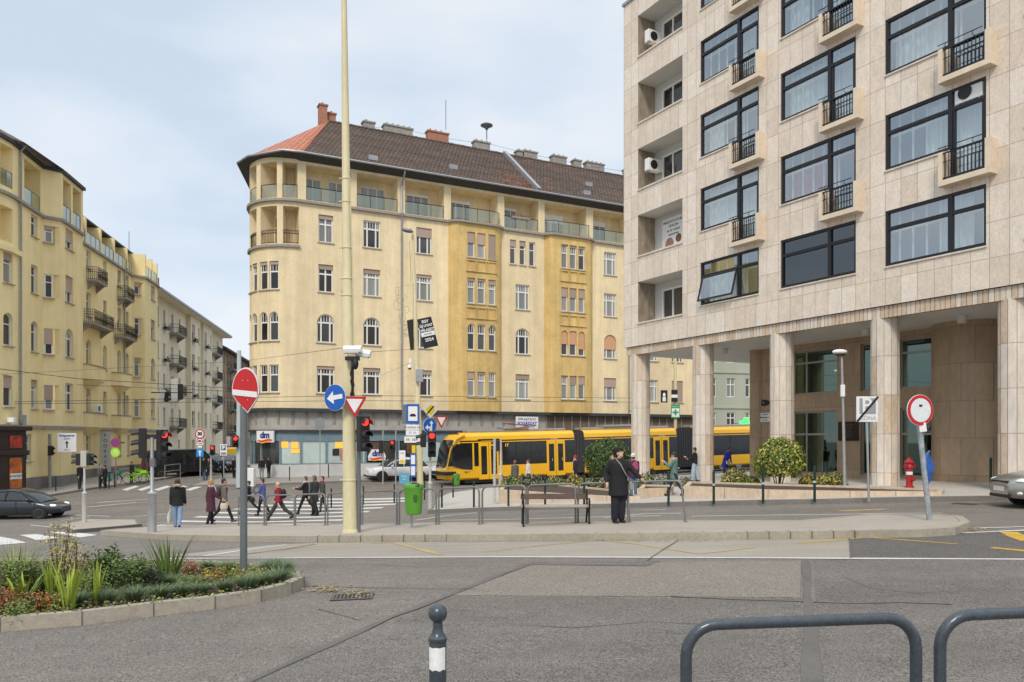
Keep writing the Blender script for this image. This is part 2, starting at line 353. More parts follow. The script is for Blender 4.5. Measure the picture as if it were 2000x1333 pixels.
def band(mb, line, w, z0, z1, mi=0, closed=True, off=0.0):
    # wall strip following a ground line, w thick to the inside (left)
    n = len(line); L = [Vector(p) for p in line]; ins = []
    for i in range(n):
        a = L[i-1] if (closed or i > 0) else L[i]; b = L[(i+1) % n] if (closed or i < n-1) else L[i]
        d = (b-a).normalized(); nr = Vector((-d.y, d.x)); ins.append(L[i]+nr*w)
    for i in range(n if closed else n-1):
        j = (i+1) % n
        A, B, C, D = L[i], L[j], ins[j], ins[i]
        h = [g(q.x, q.y) for q in (A, B, C, D)]
        a0, b0, c0, d0 = [(q.x, q.y, hh+z0) for q, hh in zip((A, B, C, D), h)]; a1, b1, c1, d1 = [(q.x, q.y, hh+z1) for q, hh in zip((A, B, C, D), h)]
        mb.face((a0, b0, b1, a1), mi); mb.face((a1, b1, c1, d1), mi); mb.face((d1, c1, c0, d0), mi)
        if not closed and i == 0: mb.face((a0, a1, d1, d0), mi)
        if not closed and i == n-2: mb.face((b0, c0, c1, b1), mi)
def ccw(poly):
    a = sum(poly[i][0]*poly[(i+1) % len(poly)][1]-poly[(i+1) % len(poly)][0]*poly[i][1] for i in range(len(poly)))
    return poly if a > 0 else poly[::-1]
# the main sheet: 1 m cells near, coarse to the horizon
xs = [-600, -300, -160, -110]+list(range(-80, 62))+[90, 150, 300, 600]; ys = [-60, -30]+list(range(-14, 147))+[190, 300, 700, 1500]
XX, YY = np.meshgrid(xs, ys); ZZ = gv(XX, YY)
vs = np.stack([XX, YY, ZZ], -1).reshape(-1, 3).tolist(); nx = len(xs)
fs = [(j*nx+i, j*nx+i+1, (j+1)*nx+i+1, (j+1)*nx+i) for j in range(len(ys)-1) for i in range(nx-1)]
me = bpy.data.meshes.new('ground'); me.from_pydata(vs, [], fs); me.materials.append(asph)
for f in me.polygons: f.use_smooth = True
o = bpy.data.objects.new('ground', me); COL.objects.link(o); tag(o, kind='structure')

px = lambda *pts: [GX(u, v) for u, v in pts]
# resurfaced areas and lanes
sheet('bus_lane', px((330,1086),(520,1066),(620,1061),(1000,1059),(1658,1053),(1660,1091),(1000,1089),(560,1090)), .004, conc)
sheet('bus_lane_dark', px((1658,1053),(1900,1040),(2120,1030),(2200,1070),(2150,1092),(1660,1091)), .004, asphd)
sheet('road_patch_pale', px((1045,1101),(1565,1096),(1562,1168),(1300,1166),(880,1164)), .004, asphl)
sheet('road_patch_mid', px((880,1166),(1300,1168),(1565,1170),(1566,1400),(850,1400),(480,1333)), .004, asphm)
sheet('road_patch_dark', px((1590,1094),(2150,1092),(2300,1400),(1602,1400)), .004, asphm)
sheet('road_patch_small', px((1050,1098),(1290,1097),(1262,1107),(1028,1104)), .009, asphm)
# tar joints
def strip(name, pts, w, dz, m, jit=0.0):
    L = [Vector(GX(*p)) for p in pts]; L = [Vector(p) for p in dens([tuple(q) for q in L], .5, False)]
    a = []; b = []
    for i, q in enumerate(L):
        d = (L[min(i+1, len(L)-1)]-L[max(i-1, 0)]).normalized(); nr = Vector((-d.y, d.x)); ww = w/2*(1+random.uniform(-jit, jit)); s_ = random.uniform(-jit, jit)*w*.3
        a.append(tuple(q+nr*(ww+s_))); b.append(tuple(q-nr*(ww-s_)))
    return sheet(name, a+b[::-1], dz, m)
strip('tar_joint', [(1575,1096),(1578,1180),(1584,1260),(1592,1400)], .115, .013, tar, .4)
strip('tar_joint', [(430,1360),(640,1262),(760,1208),(872,1166),(960,1130),(1048,1099)], .10, .010, tar, .55)
strip('tar_joint', [(600,1146),(720,1149),(930,1152)], .03, .013, tar, .4)
strip('tar_joint', [(1310,1166),(1440,1172),(1565,1176),(1660,1180),(1760,1178),(1860,1182)], .035, .010, tar, .9)
strip('tar_joint', [(1658,1040),(1662,1092)], .035, .013, tar, .5)
strip('tar_joint', [(1322,1034),(1325,1056),(1262,1097)], .03, .013, tar, .5)
strip('crack', [(900,1230),(1010,1222),(1120,1228),(1270,1216),(1400,1222)], .011, .010, tar, .9)
strip('crack', [(620,1190),(700,1212),(760,1205),(850,1222)], .009, .010, tar, .9)
strip('crack', [(1640,1125),(1700,1150),(1790,1160),(1950,1150)], .02, .010, tar, .9)
strip('crack', [(700,1102),(820,1108),(930,1106)], .02, .010, tar, .9)
# painted lines
strip('road_marking', [(330,1092),(600,1091),(1000,1089),(1300,1090),(1660,1092),(2150,1095)], .11, .009, wline, .1)
strip('road_marking', [(398,1087),(480,1075),(560,1065)], .12, .009, wline, .1)
strip('road_marking', [(476,1084),(560,1073),(615,1064)], .09, .009, tar, .1)
strip('road_marking', [(770,1061),(860,1085)], .11, .009, yold, .5)
strip('road_marking', [(770,1061),(640,1066),(500,1080)], .06, .009, yold, .5)
strip('road_marking', [(945,1079),(1060,1066),(1175,1056)], .06, .009, yold, .4)
strip('road_marking', [(1175,1056),(1250,1064),(1310,1075),(1367,1083),(1470,1070)], .09, .009, yold, .4)
strip('road_marking', [(1560,1062),(1695,1051),(1780,1057),(1870,1064)], .08, .009, yline, .3)
strip('road_marking', [(1935,1071),(2010,1078),(2090,1086)], .16, .009, yline, .15)
strip('road_marking', [(1968,1040),(2010,1058)], .28, .009, yline, .15)
strip('road_marking', [(1880,1042),(2000,1037),(2100,1030)], .12, .009, wline, .2)
strip('road_marking', [(1900,1033),(2000,1030),(2100,1026)], .10, .009, wline, .2)
# zebra at the far left
for q in (((-60,1047),(0,1049),(52,1061),(-10,1066)), ((38,1046),(70,1044),(118,1052),(70,1056)), ((98,1041),(130,1039),(190,1046),(155,1051))):
    sheet('zebra_stripe', px(*q), .009, wline)
# the crossing behind the island and the lanes of the junction
for k in range(8):
    v0 = 1028-[0, 8.5, 17, 25, 32.5, 39.5, 46, 52][k]
    a = 330-k*0; L_ = 300+k*38; R_ = 640+k*26
    sheet('zebra_stripe', px((L_, v0), (R_, v0-2), (R_+6, v0-4.6), (L_+14, v0-2.4)), .006, wline)
for q in (((60,1000),(215,1009)), ((100,1030),(60,1026)), ((120,1017),(175,1010)), ((330,1004),(262,1010)), ((190,982),(300,975)), ((160,992),(265,982))):
    strip('road_marking', q, .12, .006, wline, .3)
for u in (238, 268, 300, 332, 362):
    sheet('zebra_stripe', px((u,957),(u+26,949),(u+34,951),(u+9,959)), .006, wline)
strip('road_marking', [(810,1017),(870,1008),(930,1002)], .16, .006, wline, .2)
strip('road_marking', [(860,1017),(1000,1015),(1290,1008)], .10, .006, wline, .1)
strip('road_marking', [(1180,1012),(1260,1004),(1330,1003)], .10, .006, wline, .1)
strip('road_marking', [(1350,1009),(1600,1006),(1840,1003)], .09, .006, wline, .1)
strip('road_marking', [(1570,1000),(1640,997)], .08, .006, yold, .4)
strip('road_marking', [(1640,999),(1730,995)], .22, .006, yold, .5)
strip('road_marking', [(1050,1004),(1250,998)], .05, .006, tar, .4)
strip('road_marking', [(1210,998),(1300,996)], .05, .006, wline, .8)
# tram rails sunk in the road
def wline_pts(P0, d, off, s0, s1, n=40):
    nrm = Vector((-d[1], d[0])); return [Vector((P0[0]+d[0]*(s0+(s1-s0)*i/n)+nrm.x*off, P0[1]+d[1]*(s0+(s1-s0)*i/n)+nrm.y*off)) for i in range(n+1)]
railsteel = mat('rail_steel', (.30, .27, .25), .35, .7)
for off in (.48, 1.92, -3.0, -4.4):
    L = wline_pts((-3.8, 51.7), (.891, .453), off, -34, 45)
    d = Vector((-.453, .891))*.035
    sheet('tram_rail', [tuple(p+d) for p in L]+[tuple(p-d) for p in L[::-1]], .006, railsteel)

# ---- traffic island in the middle, with its stone kerb
isl = px((196,1046),(310,1055),(480,1059),(620,1060),(1000,1058),(1650,1053),(1800,1050),(1866,1046),(1895,1034),(1880,1022),(1838,1018),(1700,1017))
isl_back = [GX(u, v, .13) for u, v in ((1560,1018),(1345,1017.5),(1190,1020),(1000,1021),(850,1022),(640,1024.5),(500,1025),(330,1027),(225,1034))]
isl = ccw(isl+isl_back)
sheet('traffic_island', isl, .135, islm, .5)
mb = MB(); band(mb, dens(isl, .7), .16, -.1, .145)
o = tag(mb.build('kerb', kerbm), kind='structure')
mb = MB()
for i in range(0, 26):   # joints between kerb stones
    u = 620+i*42; a = GX(u, 1060-(u-620)*.0068)
    mb.box(a[0]-.006, a[0]+.006, a[1]-.012, a[1]+.16, g(*a)-.02, g(*a)+.147)
tag(mb.build('kerb_joints', tar), kind='structure')
isl2 = ccw(px((110,1031),(140,1043),(277,1030),(270,1020),(170,1019)))
sheet('small_traffic_island', isl2, .125, islm, .5); mb = MB(); band(mb, dens(isl2, .7), .15, -.1, .13); tag(mb.build('kerb', kerbd), kind='structure')
# ---- right hand plaza
FACE = (.497, -.868)
pl = px((836,1004),(930,1000),(1000,998),(1250,992),(1600,985),(1930,979),(2080,976))
pl += [(24, 17), (40, 25), (46, 60)]+[tuple(p) for p in wline_pts((-3.8, 51.7), (.891, .453), -5.6, 38, 14, 8)]+px((1150,944),(960,955),(872,968),(846,980))
pl = ccw(pl); sheet('plaza', pl, .125, plaza); mb = MB(); band(mb, dens(pl, .8), .18, -.1, .135); tag(mb.build('kerb', kerbd), kind='structure')
# ---- pavement before the yellow houses and round the corner shop
lp = [(-23.5, 43), (-27.0, 51.5)]+px((250,953),(330,941),(440,930))+[(-26.8, 90), (-33, 140), (-60, 140), (-60, 40), (-40, 36), (-27, 38)]
lp = ccw([(-34, 36), (-29.5, 43), (-27.6, 51)]+px((262,947),(330,936))+[(-26.8, 75), (-32.5, 110), (-37.5, 140), (-55, 140), (-55, 36)])
sheet('pavement', lp, .115, pave); mb = MB(); band(mb, dens(lp, 1.0), .18, -.1, .125); tag(mb.build('kerb', kerbd), kind='structure')
cp_ = [(-13.6+.891*s-.453*o_, 56.6+.453*s+.891*o_) for s, o_ in ((-9.5, -1.5), (-6.5, -3.2), (-2, -4.2), (45, -4.2), (45, 6), (-2, 6))]+[(-27.5, 140), (-33.4, 140), (-22.0, 66)]
cp_ = ccw(cp_); sheet('pavement', cp_, .115, pave); mb = MB(); band(mb, dens(cp_, 1.0), .18, -.1, .125); tag(mb.build('kerb', kerbd), kind='structure')
# ---- flower bed in the foreground: kerb and soil
bed = px((-260,1262),(-60,1242),(0,1235),(160,1222),(300,1204),(420,1190),(510,1176),(570,1160),(594,1148),(590,1138),(560,1128))
bed += [GX(u, v) for u, v in ((520,1120),(400,1112),(200,1106),(0,1106),(-260,1106))]
bed = ccw(bed); BED = bed
sheet('flower_bed_soil', bed, .10, soil, .5); mb = MB(); band(mb, dens(bed, .45), .13, -.1, .145); tag(mb.build('kerb', kerbm, bevel=.012), kind='structure')
mb = MB(); bl = dens(bed, .45)
for i in range(0, len(bl), 1):
    a = Vector(bl[i]); d = (Vector(bl[(i+1) % len(bl)])-a).normalized(); nr = Vector((-d.y, d.x)); z = g(a.x, a.y)
    M = Matrix(((d.x, nr.x, 0, a.x), (d.y, nr.y, 0, a.y), (0, 0, 1, z), (0, 0, 0, 1))); mb.box(-.005, .005, -.006, .136, -.02, .148, 0, M)
tag(mb.build('kerb_joints', tar), kind='structure')
# fallen leaves in the gutters
mb = MB()
for (u0, v0, du, dv, n) in ((1880,1036,60,5,260), (700,1160,40,8,50), (640,1153,40,7,90), (1300,1058,120,2,60)):
    for _ in range(n):
        u = random.gauss(u0, du*.5); v = random.gauss(v0, dv*.5); a = GX(u, v); z = g(*a)+.012+random.random()*.01; r = random.uniform(.012, .03); t = random.random()*6.28
        mb.face([(a[0]+r*math.cos(t+q), a[1]+r*math.sin(t+q), z+random.uniform(0, .012)) for q in (0, 1.8, 3.1, 4.6)])
tag(mb.build('fallen_leaves', lf_straw), kind='stuff')
# drain grates
def grate(u, v, w, l, rz, label):
    a = GX(u, v); gx = g(a[0]+.3, a[1])-g(a[0]-.3, a[1]); gy = g(a[0], a[1]+.3)-g(a[0], a[1]-.3); t = thing('drain_grate', label, 'drain', (a[0], a[1], g(*a)+.008), (Matrix.Rotation(math.atan(gy/.6), 4, 'X') @ Matrix.Rotation(-math.atan(gx/.6), 4, 'Y') @ Matrix.Rotation(rz, 4, 'Z')).to_euler())
    mb = MB(); mb.box(-w/2, w/2, -l/2, l/2, -.02, .001); mb.build('pit', roomk, t)
    mb = MB()
    for k in range(9):
        x = -w/2+w*(k+.5)/9; mb.box(x-.012, x+.012, -l/2, l/2, .0012, .008)
    mb.box(-w/2-.04, w/2+.04, -l/2-.04, -l/2, .001, .008); mb.box(-w/2-.04, w/2+.04, l/2, l/2+.04, .001, .008)
    mb.box(-w/2-.04, -w/2, -l/2, l/2, .001, .008); mb.box(w/2, w/2+.04, -l/2, l/2, .001, .008)
    mb.build('bars', mat('cast_iron', (.13, .115, .10), .7, .3, noise=[(20, .3, (1, 1, 1))]), t)
grate(688, 1167, .42, .34, .15, 'iron drain grate in the asphalt beside the flower bed')
grate(1885, 985, .5, .3, -.9, 'iron drain grate by the kerb in front of the silver car')
# ================================================================ building helpers
def facade(mb, x0, x1, z0, z1, holes, mp, depth=.25, mi=lambda x, z: 0, extra=(), mir=None, maxdx=99):
    # wall surface with real openings; holes = (xa, xb, za, zb[, arch rise[, own depth]]); mp(x, z, d) -> local point, d into the wall
    xs = {x0, x1} | {e_ for e_ in extra if x0 < e_ < x1}; zs = {z0, z1}
    for h in holes: xs |= {h[0], h[1]}; zs |= {h[2], h[3]}
    xs = sorted(x for x in xs if x0-1e-6 <= x <= x1+1e-6); zs = sorted(z for z in zs if z0-1e-6 <= z <= z1+1e-6)
    X = [xs[0]]
    for x in xs[1:]:
        if x-X[-1] < 1e-4: continue
        k = max(1, math.ceil((x-X[-1])/maxdx-1e-6)); a = X[-1]; X += [a+(x-a)*(i+1)/k for i in range(k)]
    for i in range(len(X)-1):
        xc = (X[i]+X[i+1])/2; col = [h for h in holes if h[0] < xc < h[1]]
        for j in range(len(zs)-1):
            zc = (zs[j]+zs[j+1])/2
            if any(h[2] < zc < h[3] for h in col): continue
            mb.face([mp(X[i], zs[j], 0), mp(X[i+1], zs[j], 0), mp(X[i+1], zs[j+1], 0), mp(X[i], zs[j+1], 0)], mi(xc, zc))
    for h in holes:
        xa, xb, za, zb = h[:4]; rise = h[4] if len(h) > 4 else 0; dp = h[5] if len(h) > 5 else depth
        m = mir if mir is not None else mi((xa+xb)/2, (za+zb)/2)
        zt = zb-rise
        for x in (xa, xb): mb.face([mp(x, za, 0), mp(x, zt, 0), mp(x, zt, dp), mp(x, za, dp)], m)
        Xs = [x for x in X if xa-1e-6 <= x <= xb+1e-6]
        for i in range(len(Xs)-1):
            mb.face([mp(Xs[i], za, 0), mp(Xs[i+1], za, 0), mp(Xs[i+1], za, dp), mp(Xs[i], za, dp)], m)
            if not rise: mb.face([mp(Xs[i], zb, 0), mp(Xs[i+1], zb, 0), mp(Xs[i+1], zb, dp), mp(Xs[i], zb, dp)], m)
        if rise:
            A = arch(xa, xb, zb, rise)
            for i in range(len(A)-1):
                (a, b), (c, d) = A[i], A[i+1]
                mb.face([mp(a, b, 0), mp(c, d, 0), mp(c, d, dp), mp(a, b, dp)], m)
                mb.face([mp(a, b, 0), mp(c, d, 0), mp(c, zb, 0), mp(a, zb, 0)], m)
def arch(xa, xb, zt, rise, n=10):
    c = (xa+xb)/2; w = (xb-xa)/2
    return [(c-w*math.cos(math.pi*i/n), zt-rise+rise*math.sin(math.pi*i/n)) for i in range(n+1)]
_win = {}
def winmesh(w, h, style, rise=0):
    # local frame: centre bottom at the origin, outside is -y; returns (frame mesh, pane mesh)
    k = (round(w, 2), round(h, 2), style, round(rise, 2))
    if k in _win: return _win[k]
    f = MB(); a = -w/2; b = w/2; t = .09
    def top(x):
        if not rise: return h
        q = min(1, abs(x)/(w/2)); return h-rise+rise*math.sqrt(max(0, 1-q*q))
    def vbar(x, z0, z1, t=.06): f.box(x-t/2, x+t/2, -.05, .03, z0, min(z1, top(x)))
    def hbar(z, x0, x1, t=.06): f.box(x0, x1, -.051, .031, z-t/2, z+t/2)
    f.box(a, a+t, -.06, .03, 0, top(a+t*1.2) if rise else h); f.box(b-t, b, -.06, .03, 0, top(a+t*1.2) if rise else h)
    f.box(a+t, b-t, -.06, .03, 0, t)
    if rise:
        A = arch(a, b, h, rise, 12); B = arch(a+t, b-t, h-t, max(.05, rise-t*.6), 12)
        for i in range(12):
            p = [A[i], A[i+1], B[i+1], B[i]]
            f.face([(x, -.06, z) for x, z in p]); f.face([(B[i][0], -.06, B[i][1]), (B[i+1][0], -.06, B[i+1][1]), (B[i+1][0], .03, B[i+1][1]), (B[i][0], .03, B[i][1])])
    else: f.box(a+t, b-t, -.06, .03, h-t, h)
    if style == 'three':
        zt = h*.70; hbar(zt, a+t, b-t, .12)
        for q in (-.25, .25): vbar(w*q, t, h-t if not rise else h, .11)
        for q in (-.08, .08): vbar(w*q, zt, h-t if not rise else h, .035)
        for q in (-.37, .37): vbar(w*q, zt, h-t if not rise else h, .03)
    elif style == 'cross':
        zt = h*.66; hbar(zt, a+t, b-t, .12); vbar(0, t, h-t if not rise else h, .11)
        if rise:
            for q in (-.2, .2): vbar(w*q, zt, h, .04)
    elif style == 'tall':
        zt = h*.64; hbar(zt, a+t, b-t, .10)
        for q in (-.17, .17): vbar(w*q, zt, h-t if not rise else h, .035)
    elif style == 'two':
        zt = h*.66; hbar(zt, a+t, b-t, .07)
    elif style == 'plain2': vbar(0, t, h-t, .08)
    elif style == 'door2': vbar(-w*.17, t, h-t, .08); vbar(w*.17, t, h-t, .08)
    p = MB()
    if rise: A = arch(a+.02, b-.02, h-.02, rise, 12); p.face([(a+.02, 0, .02), (b-.02, 0, .02)]+[(x, 0, z) for x, z in A[::-1]])
    else: p.face([(a+.02, 0, .02), (b-.02, 0, .02), (b-.02, 0, h-.02), (a+.02, 0, h-.02)])
    _win[k] = (f.mesh('window', winw), p.mesh('pane', pane), p.mesh('pane', paneL)); return _win[k]
_shm = {}
def shutmesh(w, h, frac, rise, m):
    k = (round(w, 2), round(h, 2), round(frac, 2), round(rise, 2), m.name)
    if k in _shm: return _shm[k]
    b = MB(); zb = h*(1-frac); a = -w/2+.02
    if rise and frac > .15:
        A = [p for p in arch(a, -a, h-.01, rise, 12)]; A = [p for p in A if p[1] >= zb]
        poly = ([(a, zb), (-a, zb)] if zb < h-rise else [])+A[::-1]
        b.face([(x, -.09, z) for x, z in poly])
        if zb < h-rise: b.box(a, -a, -.10, -.07, zb, zb+.05)
    else: b.box(a, -a, -.10, -.075, zb, h)
    _shm[k] = b.mesh('shutter', m); return _shm[k]
def window(parent, loc, ang, w, h, style='three', rise=0, light=False, shutter=0, sm=None, label=None, name='window', sill=0):
    fm, pm, pl_ = winmesh(w, h, style, rise)
    f = place(name, fm, parent, loc, ang, label); place('pane', pl_ if light else pm, f)
    if shutter: place('shutter', shutmesh(w, h, shutter, rise, sm or shut), f)
    if sill:
        k = ('sill', round(w, 2), sill)
        if k not in _shm: b = MB(); b.box(-w/2-.08, w/2+.08, -sill, -.02, -.06, .004); _shm[k] = b.mesh('sill', mat('sill_render', (.46, .41, .31), .9, noise=[(4, .15, (1, 1, 1))]))
        place('sill', _shm[k], f)
    return f
def slab_path(mb, pts, z0, z1, out, inn=.02, mi=0, nrm=None):
    # a moulding following a plan line (local x,y points); out = how far it stands proud (to the right of travel)
    n = len(pts); A = []; B = []
    for i in range(n):
        a = Vector(pts[max(0, i-1)]); b = Vector(pts[min(n-1, i+1)]); d = (b-a).normalized(); nr = Vector((d.y, -d.x)); p = Vector(pts[i])
        A.append(p+nr*out); B.append(p-nr*inn)
    for i in range(n-1):
        q = [(A[i], z0), (A[i+1], z0), (A[i+1], z1), (A[i], z1)]; mb.face([(p.x, p.y, z) for p, z in q], mi)
        mb.face([(A[i].x, A[i].y, z1), (A[i+1].x, A[i+1].y, z1), (B[i+1].x, B[i+1].y, z1), (B[i].x, B[i].y, z1)], mi)
        mb.face([(A[i].x, A[i].y, z0), (B[i].x, B[i].y, z0), (B[i+1].x, B[i+1].y, z0), (A[i+1].x, A[i+1].y, z0)], mi)
    for i in (0, n-1): mb.face([(A[i].x, A[i].y, z0), (A[i].x, A[i].y, z1), (B[i].x, B[i].y, z1), (B[i].x, B[i].y, z0)], mi)
def ironbalcony(parent, mp, x0, x1, z, out=.75, h=.95, pattern=True):
    # slab, corbel and wrought iron front; mp maps facade coordinates
    mb = MB()
    q = [mp(x0, 0, 0), mp(x0+.1, 0, -out), mp(x1-.1, 0, -out), mp(x1, 0, 0)]
    top = [(p[0], p[1], z) for p in q]; bot = [(p[0], p[1], z-.16) for p in q]
    mb.face(top); mb.face(bot[::-1])
    for i in range(3): mb.face([bot[i], bot[i+1], top[i+1], top[i]])
    for xx in (x0+.25, x1-.25):
        a = mp(xx-.07, z-.16, 0); b = mp(xx+.07, z-.16, 0); c = mp(xx-.07, z-.16, -out*.8); d = mp(xx+.07, z-.16, -out*.8); e1 = mp(xx-.07, z-.75, 0); e2 = mp(xx+.07, z-.75, 0)
        mb.face([a, c, e1]); mb.face([b, e2, d]); mb.face([c, d, e2, e1])
    s = mb.build('balcony', cemm, parent)
    r = MB(); P_ = [Vector((p[0], p[1], z)) for p in q]
    up = Vector((0, 0, 1))
    for zz in (.06, h*.62, h): r.tube([p+up*zz for p in P_], .022, 5)
    for i in range(3):
        n = max(3, int((P_[i+1]-P_[i]).length/.12))
        for j in range(n+1):
            b = P_[i].lerp(P_[i+1], j/n); r.tube([b, b+up*h], .011, 4)
            if pattern and j < n:
                c = P_[i].lerp(P_[i+1], (j+.5)/n)
                r.tube([c+up*(h*.8+.05*math.sin(k*math.pi/3))+(P_[i+1]-P_[i]).normalized()*.05*math.cos(k*math.pi/3) for k in range(6)], .009, 4, closed=True)
                r.tube([b+up*.06, c+up*h*.34, b+up*h*.62], .009, 4)
    r.build('railing', dark, s); return s
def acunit(loc, rz, label):
    t = thing('air_conditioner', label, 'air conditioner', loc, rz)
    mb = MB(); mb.box(-.42, .42, -.30, 0, 0, .58); mb.build('case', white, t, bevel=.02)
    mb = MB(); mb.lathe([(.205, -.012), (.215, .012), (.19, .012)], 18, 0, M=Matrix.Translation((-.1, -.312, .29)) @ Matrix.Rotation(R(90), 4, 'X'), sm=False); mb.build('fan_grille', dark, t)
    mb = MB(); mb.box(-.35, -.31, -.3, .02, -.05, 0); mb.box(.31, .35, -.3, .02, -.05, 0); mb.build('bracket', galv, t)
    return t
# ================================================================ travertine apartment block on the right
RB = thing('apartment_block', 'tall travertine clad apartment block standing on round columns, with wide black framed windows', 'building', (12.54, 25.8, 0), math.atan2(-.868, .497))
ZG = -2.6
rbm = lambda x, z, d: (x, d, z)
XL, XR, ZB, ZT = -14.1, 12.0, 4.46, 21.35
holes = []; wb_rows = [5.75, 8.97, 12.17, 15.38, 18.6]
wincols = [-8.76, -4.40, 0.0, 4.36, 8.7]
for r_, wb in enumerate(wb_rows):
    for c_, x in enumerate(wincols):
        holes.append((x, x+3.28, wb, wb+1.86, 0, .16))
        if r_ > 0: holes.append((x+2.18, x+3.28, wb-.95, wb, 0, .16))
    holes.append((-13.0, -9.88, wb-.2, wb+1.78, 0, 1.08))
mb = MB(); facade(mb, XL, XR, ZB, ZT, holes, rbm)
mb.face([(XL, 0, ZB), (XL, 12, ZB), (XL, 12, ZT), (XL, 0, ZT)]); mb.face([(XR, 0, ZB), (XR, 12, ZB), (XR, 12, ZT), (XR, 0, ZT)]); mb.face([(XL, 12, ZB), (XR, 12, ZB), (XR, 12, ZT), (XL, 12, ZT)])
mb.build('wall', trav, RB)
mb = MB(); mb.box(XL-.06, XR, -.07, .3, ZT, ZT+.14); mb.box(XL, XR, .3, 12, ZT-.25, ZT-.12); mb.build('parapet_cap', zinc, RB)
# ribbed fascia under the wall, set a little back
mb = MB(); x = XL+.12
while x < XR:
    wdt = random.uniform(.15, .175); mb.box(x, x+wdt-.022, .085, .2, 4.06, ZB-.012, random.randint(0, 1)); x += wdt
mb.box(XL+.1, XR, .115, .26, 4.055, ZB-.014, 2)
mb.build('ribbed_fascia', [travw, trav2, travd], RB)
mb = MB(); mb.box(XL+.13, XR, .2, 11.9, 4.1, 4.3); mb.build('soffit', soff, RB)
for i in range(7):
    mb = MB(); mb.lathe([(.13, 0), (.14, .16), (.16, .19), (.16, .26)], 14, c=(-9.5+i*3.6, 2.2, 3.86)); mb.build('ceiling_lamp', soff, RB)
# columns
for i, x in enumerate((-13.45, -9.14, -4.78, -.37, 3.85, 8.2)):
    cx, cy = x, .53; a = RB.location+Vector((cx*.497+cy*.868, -cx*.868+cy*.497, 0)); zb = g(a.x, a.y)+.1
    mb = MB(); n = 12; r = .455
    zs = [zb+.0]; k = 4.1
    while k-1.32 > zb+.4: k -= 1.32; zs.insert(1, k)
    zs.append(4.1); zs = sorted(zs)
    for j in range(n):
        for s_ in range(len(zs)-1):
            a0 = 2*math.pi*(j+.03)/n; a1 = 2*math.pi*(j+.97)/n; z0 = zs[s_]+.006; z1 = zs[s_+1]-.006; am = (a0+a1)/2
            rr = r+random.uniform(0, .006)
            pts = [(cx+rr*math.cos(q), cy+rr*math.sin(q)) for q in (a0, am, a1)]
            mi = random.choice((0, 0, 0, 1, 2))
            for p, q in ((0, 1), (1, 2)): mb.face([(*pts[p], z0), (*pts[q], z0), (*pts[q], z1), (*pts[p], z1)], mi)
    mb.lathe([(r-.012, zb-.3), (r-.012, 4.1)], 24, 3, c=(cx, cy, 0))
    mb.build('column', [trav2, mat('travertine_pale', (.68, .61, .53), .5, noise=[(1.5, .10, (1, 1, .4)), (9, .12, (1, 1, .3))]), travw, travd], RB)
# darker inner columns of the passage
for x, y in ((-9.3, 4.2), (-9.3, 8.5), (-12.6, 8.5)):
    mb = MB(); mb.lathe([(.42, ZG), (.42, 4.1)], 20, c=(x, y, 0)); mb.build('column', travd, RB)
# ---- inner ground floor wall, 4 m back
IH = [(-7.2, -4.92, 1.9, 3.82), (-7.2, -4.92, -1.55, 1.16), (-3.83, -3.3, 1.9, 3.82), (-3.83, -3.3, -1.5, 1.16), (-2.16, -.62, 1.9, 3.82), (-2.16, -.62, -1.5, 1.16), (1.42, 2.6, 1.9, 3.7), (1.42, 2.6, -1.7, 1.5), (3.4, 8, 1.9, 3.7), (3.4, 8, -1.5, 1.5)]
mb = MB(); facade(mb, -9.34, 12, ZG, 4.1, IH, lambda x, z, d: (x, 4+d, z), .22)
mb.face([(-9.34, 4, ZG), (-9.34, 11.8, ZG), (-9.34, 11.8, 4.1), (-9.34, 4, 4.1)])
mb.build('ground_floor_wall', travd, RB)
mb = MB(); n = 24; cx, cy = -.4+.0, 4.9
for j in range(n):
    a0 = math.pi+math.pi*j/n; a1 = math.pi+math.pi*(j+1)/n
    p = [(.02+1.25*math.cos(q)+.4-.02, 4.35+1.3*math.sin(q)) for q in (a0, a1)]
    mb.face([(*p[0], ZG), (*p[1], ZG), (*p[1], 4.1), (*p[0], 4.1)], 0, True)
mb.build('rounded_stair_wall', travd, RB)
alu = mat('aluminium_frame', (.30, .29, .27), .4, .5)
for h in IH:
    xa, xb, za, zb = h; f = MB(); y = 4.14
    for x in (xa, xb-.08): f.box(x, x+.08, y-.03, y+.05, za, zb)
    f.box(xa+.08, xb-.08, y-.03, y+.05, za, za+.08); f.box(xa+.08, xb-.08, y-.03, y+.05, zb-.08, zb)
    big = xb-xa > 1.0
    zt = zb-.55 if za > 1.5 else zb-1.0
    if big: f.box(xa+.08, xb-.08, y-.029, y+.049, zt-.04, zt+.04)
    if xb-xa > 2: f.box(xa+.62, xa+.70, y-.028, y+.048, za+.08, zb-.08)
    fo = f.build('window', alu, RB)
    p = MB(); p.face([(xa+.05, y+.01, za+.05), (xb-.05, y+.01, za+.05), (xb-.05, y+.01, zb-.05), (xa+.05, y+.01, zb-.05)]); p.build('pane', ggreen, fo)
mb = MB(); mb.box(-9.2, 12, 7.6, 7.7, ZG, 4.1, 0); mb.box(-9.2, 12, 4.3, 7.6, 1.35, 1.5, 1)
for x in (-9.1, -4.4, -2.9, .8, 3, 9): mb.box(x, x+.1, 4.3, 7.6, ZG, 4.1, 1)
mb.build('interior', [mat('green_room', (.17, .30, .21), .8, noise=[(.6, .4, (1, 1, 1))]), mat('green_room_dark', (.11, .14, .12), .8)], RB)
mb = MB()
for k in range(5): mb.box(-6.9+.42*k, -6.55+.42*k, 6.4, 6.75, 3.05+.02*k, 3.1+.02*k)
mb.build('ceiling_light', mat('office_lamp', (.9, .95, .85), .5, emit=1.2), RB)
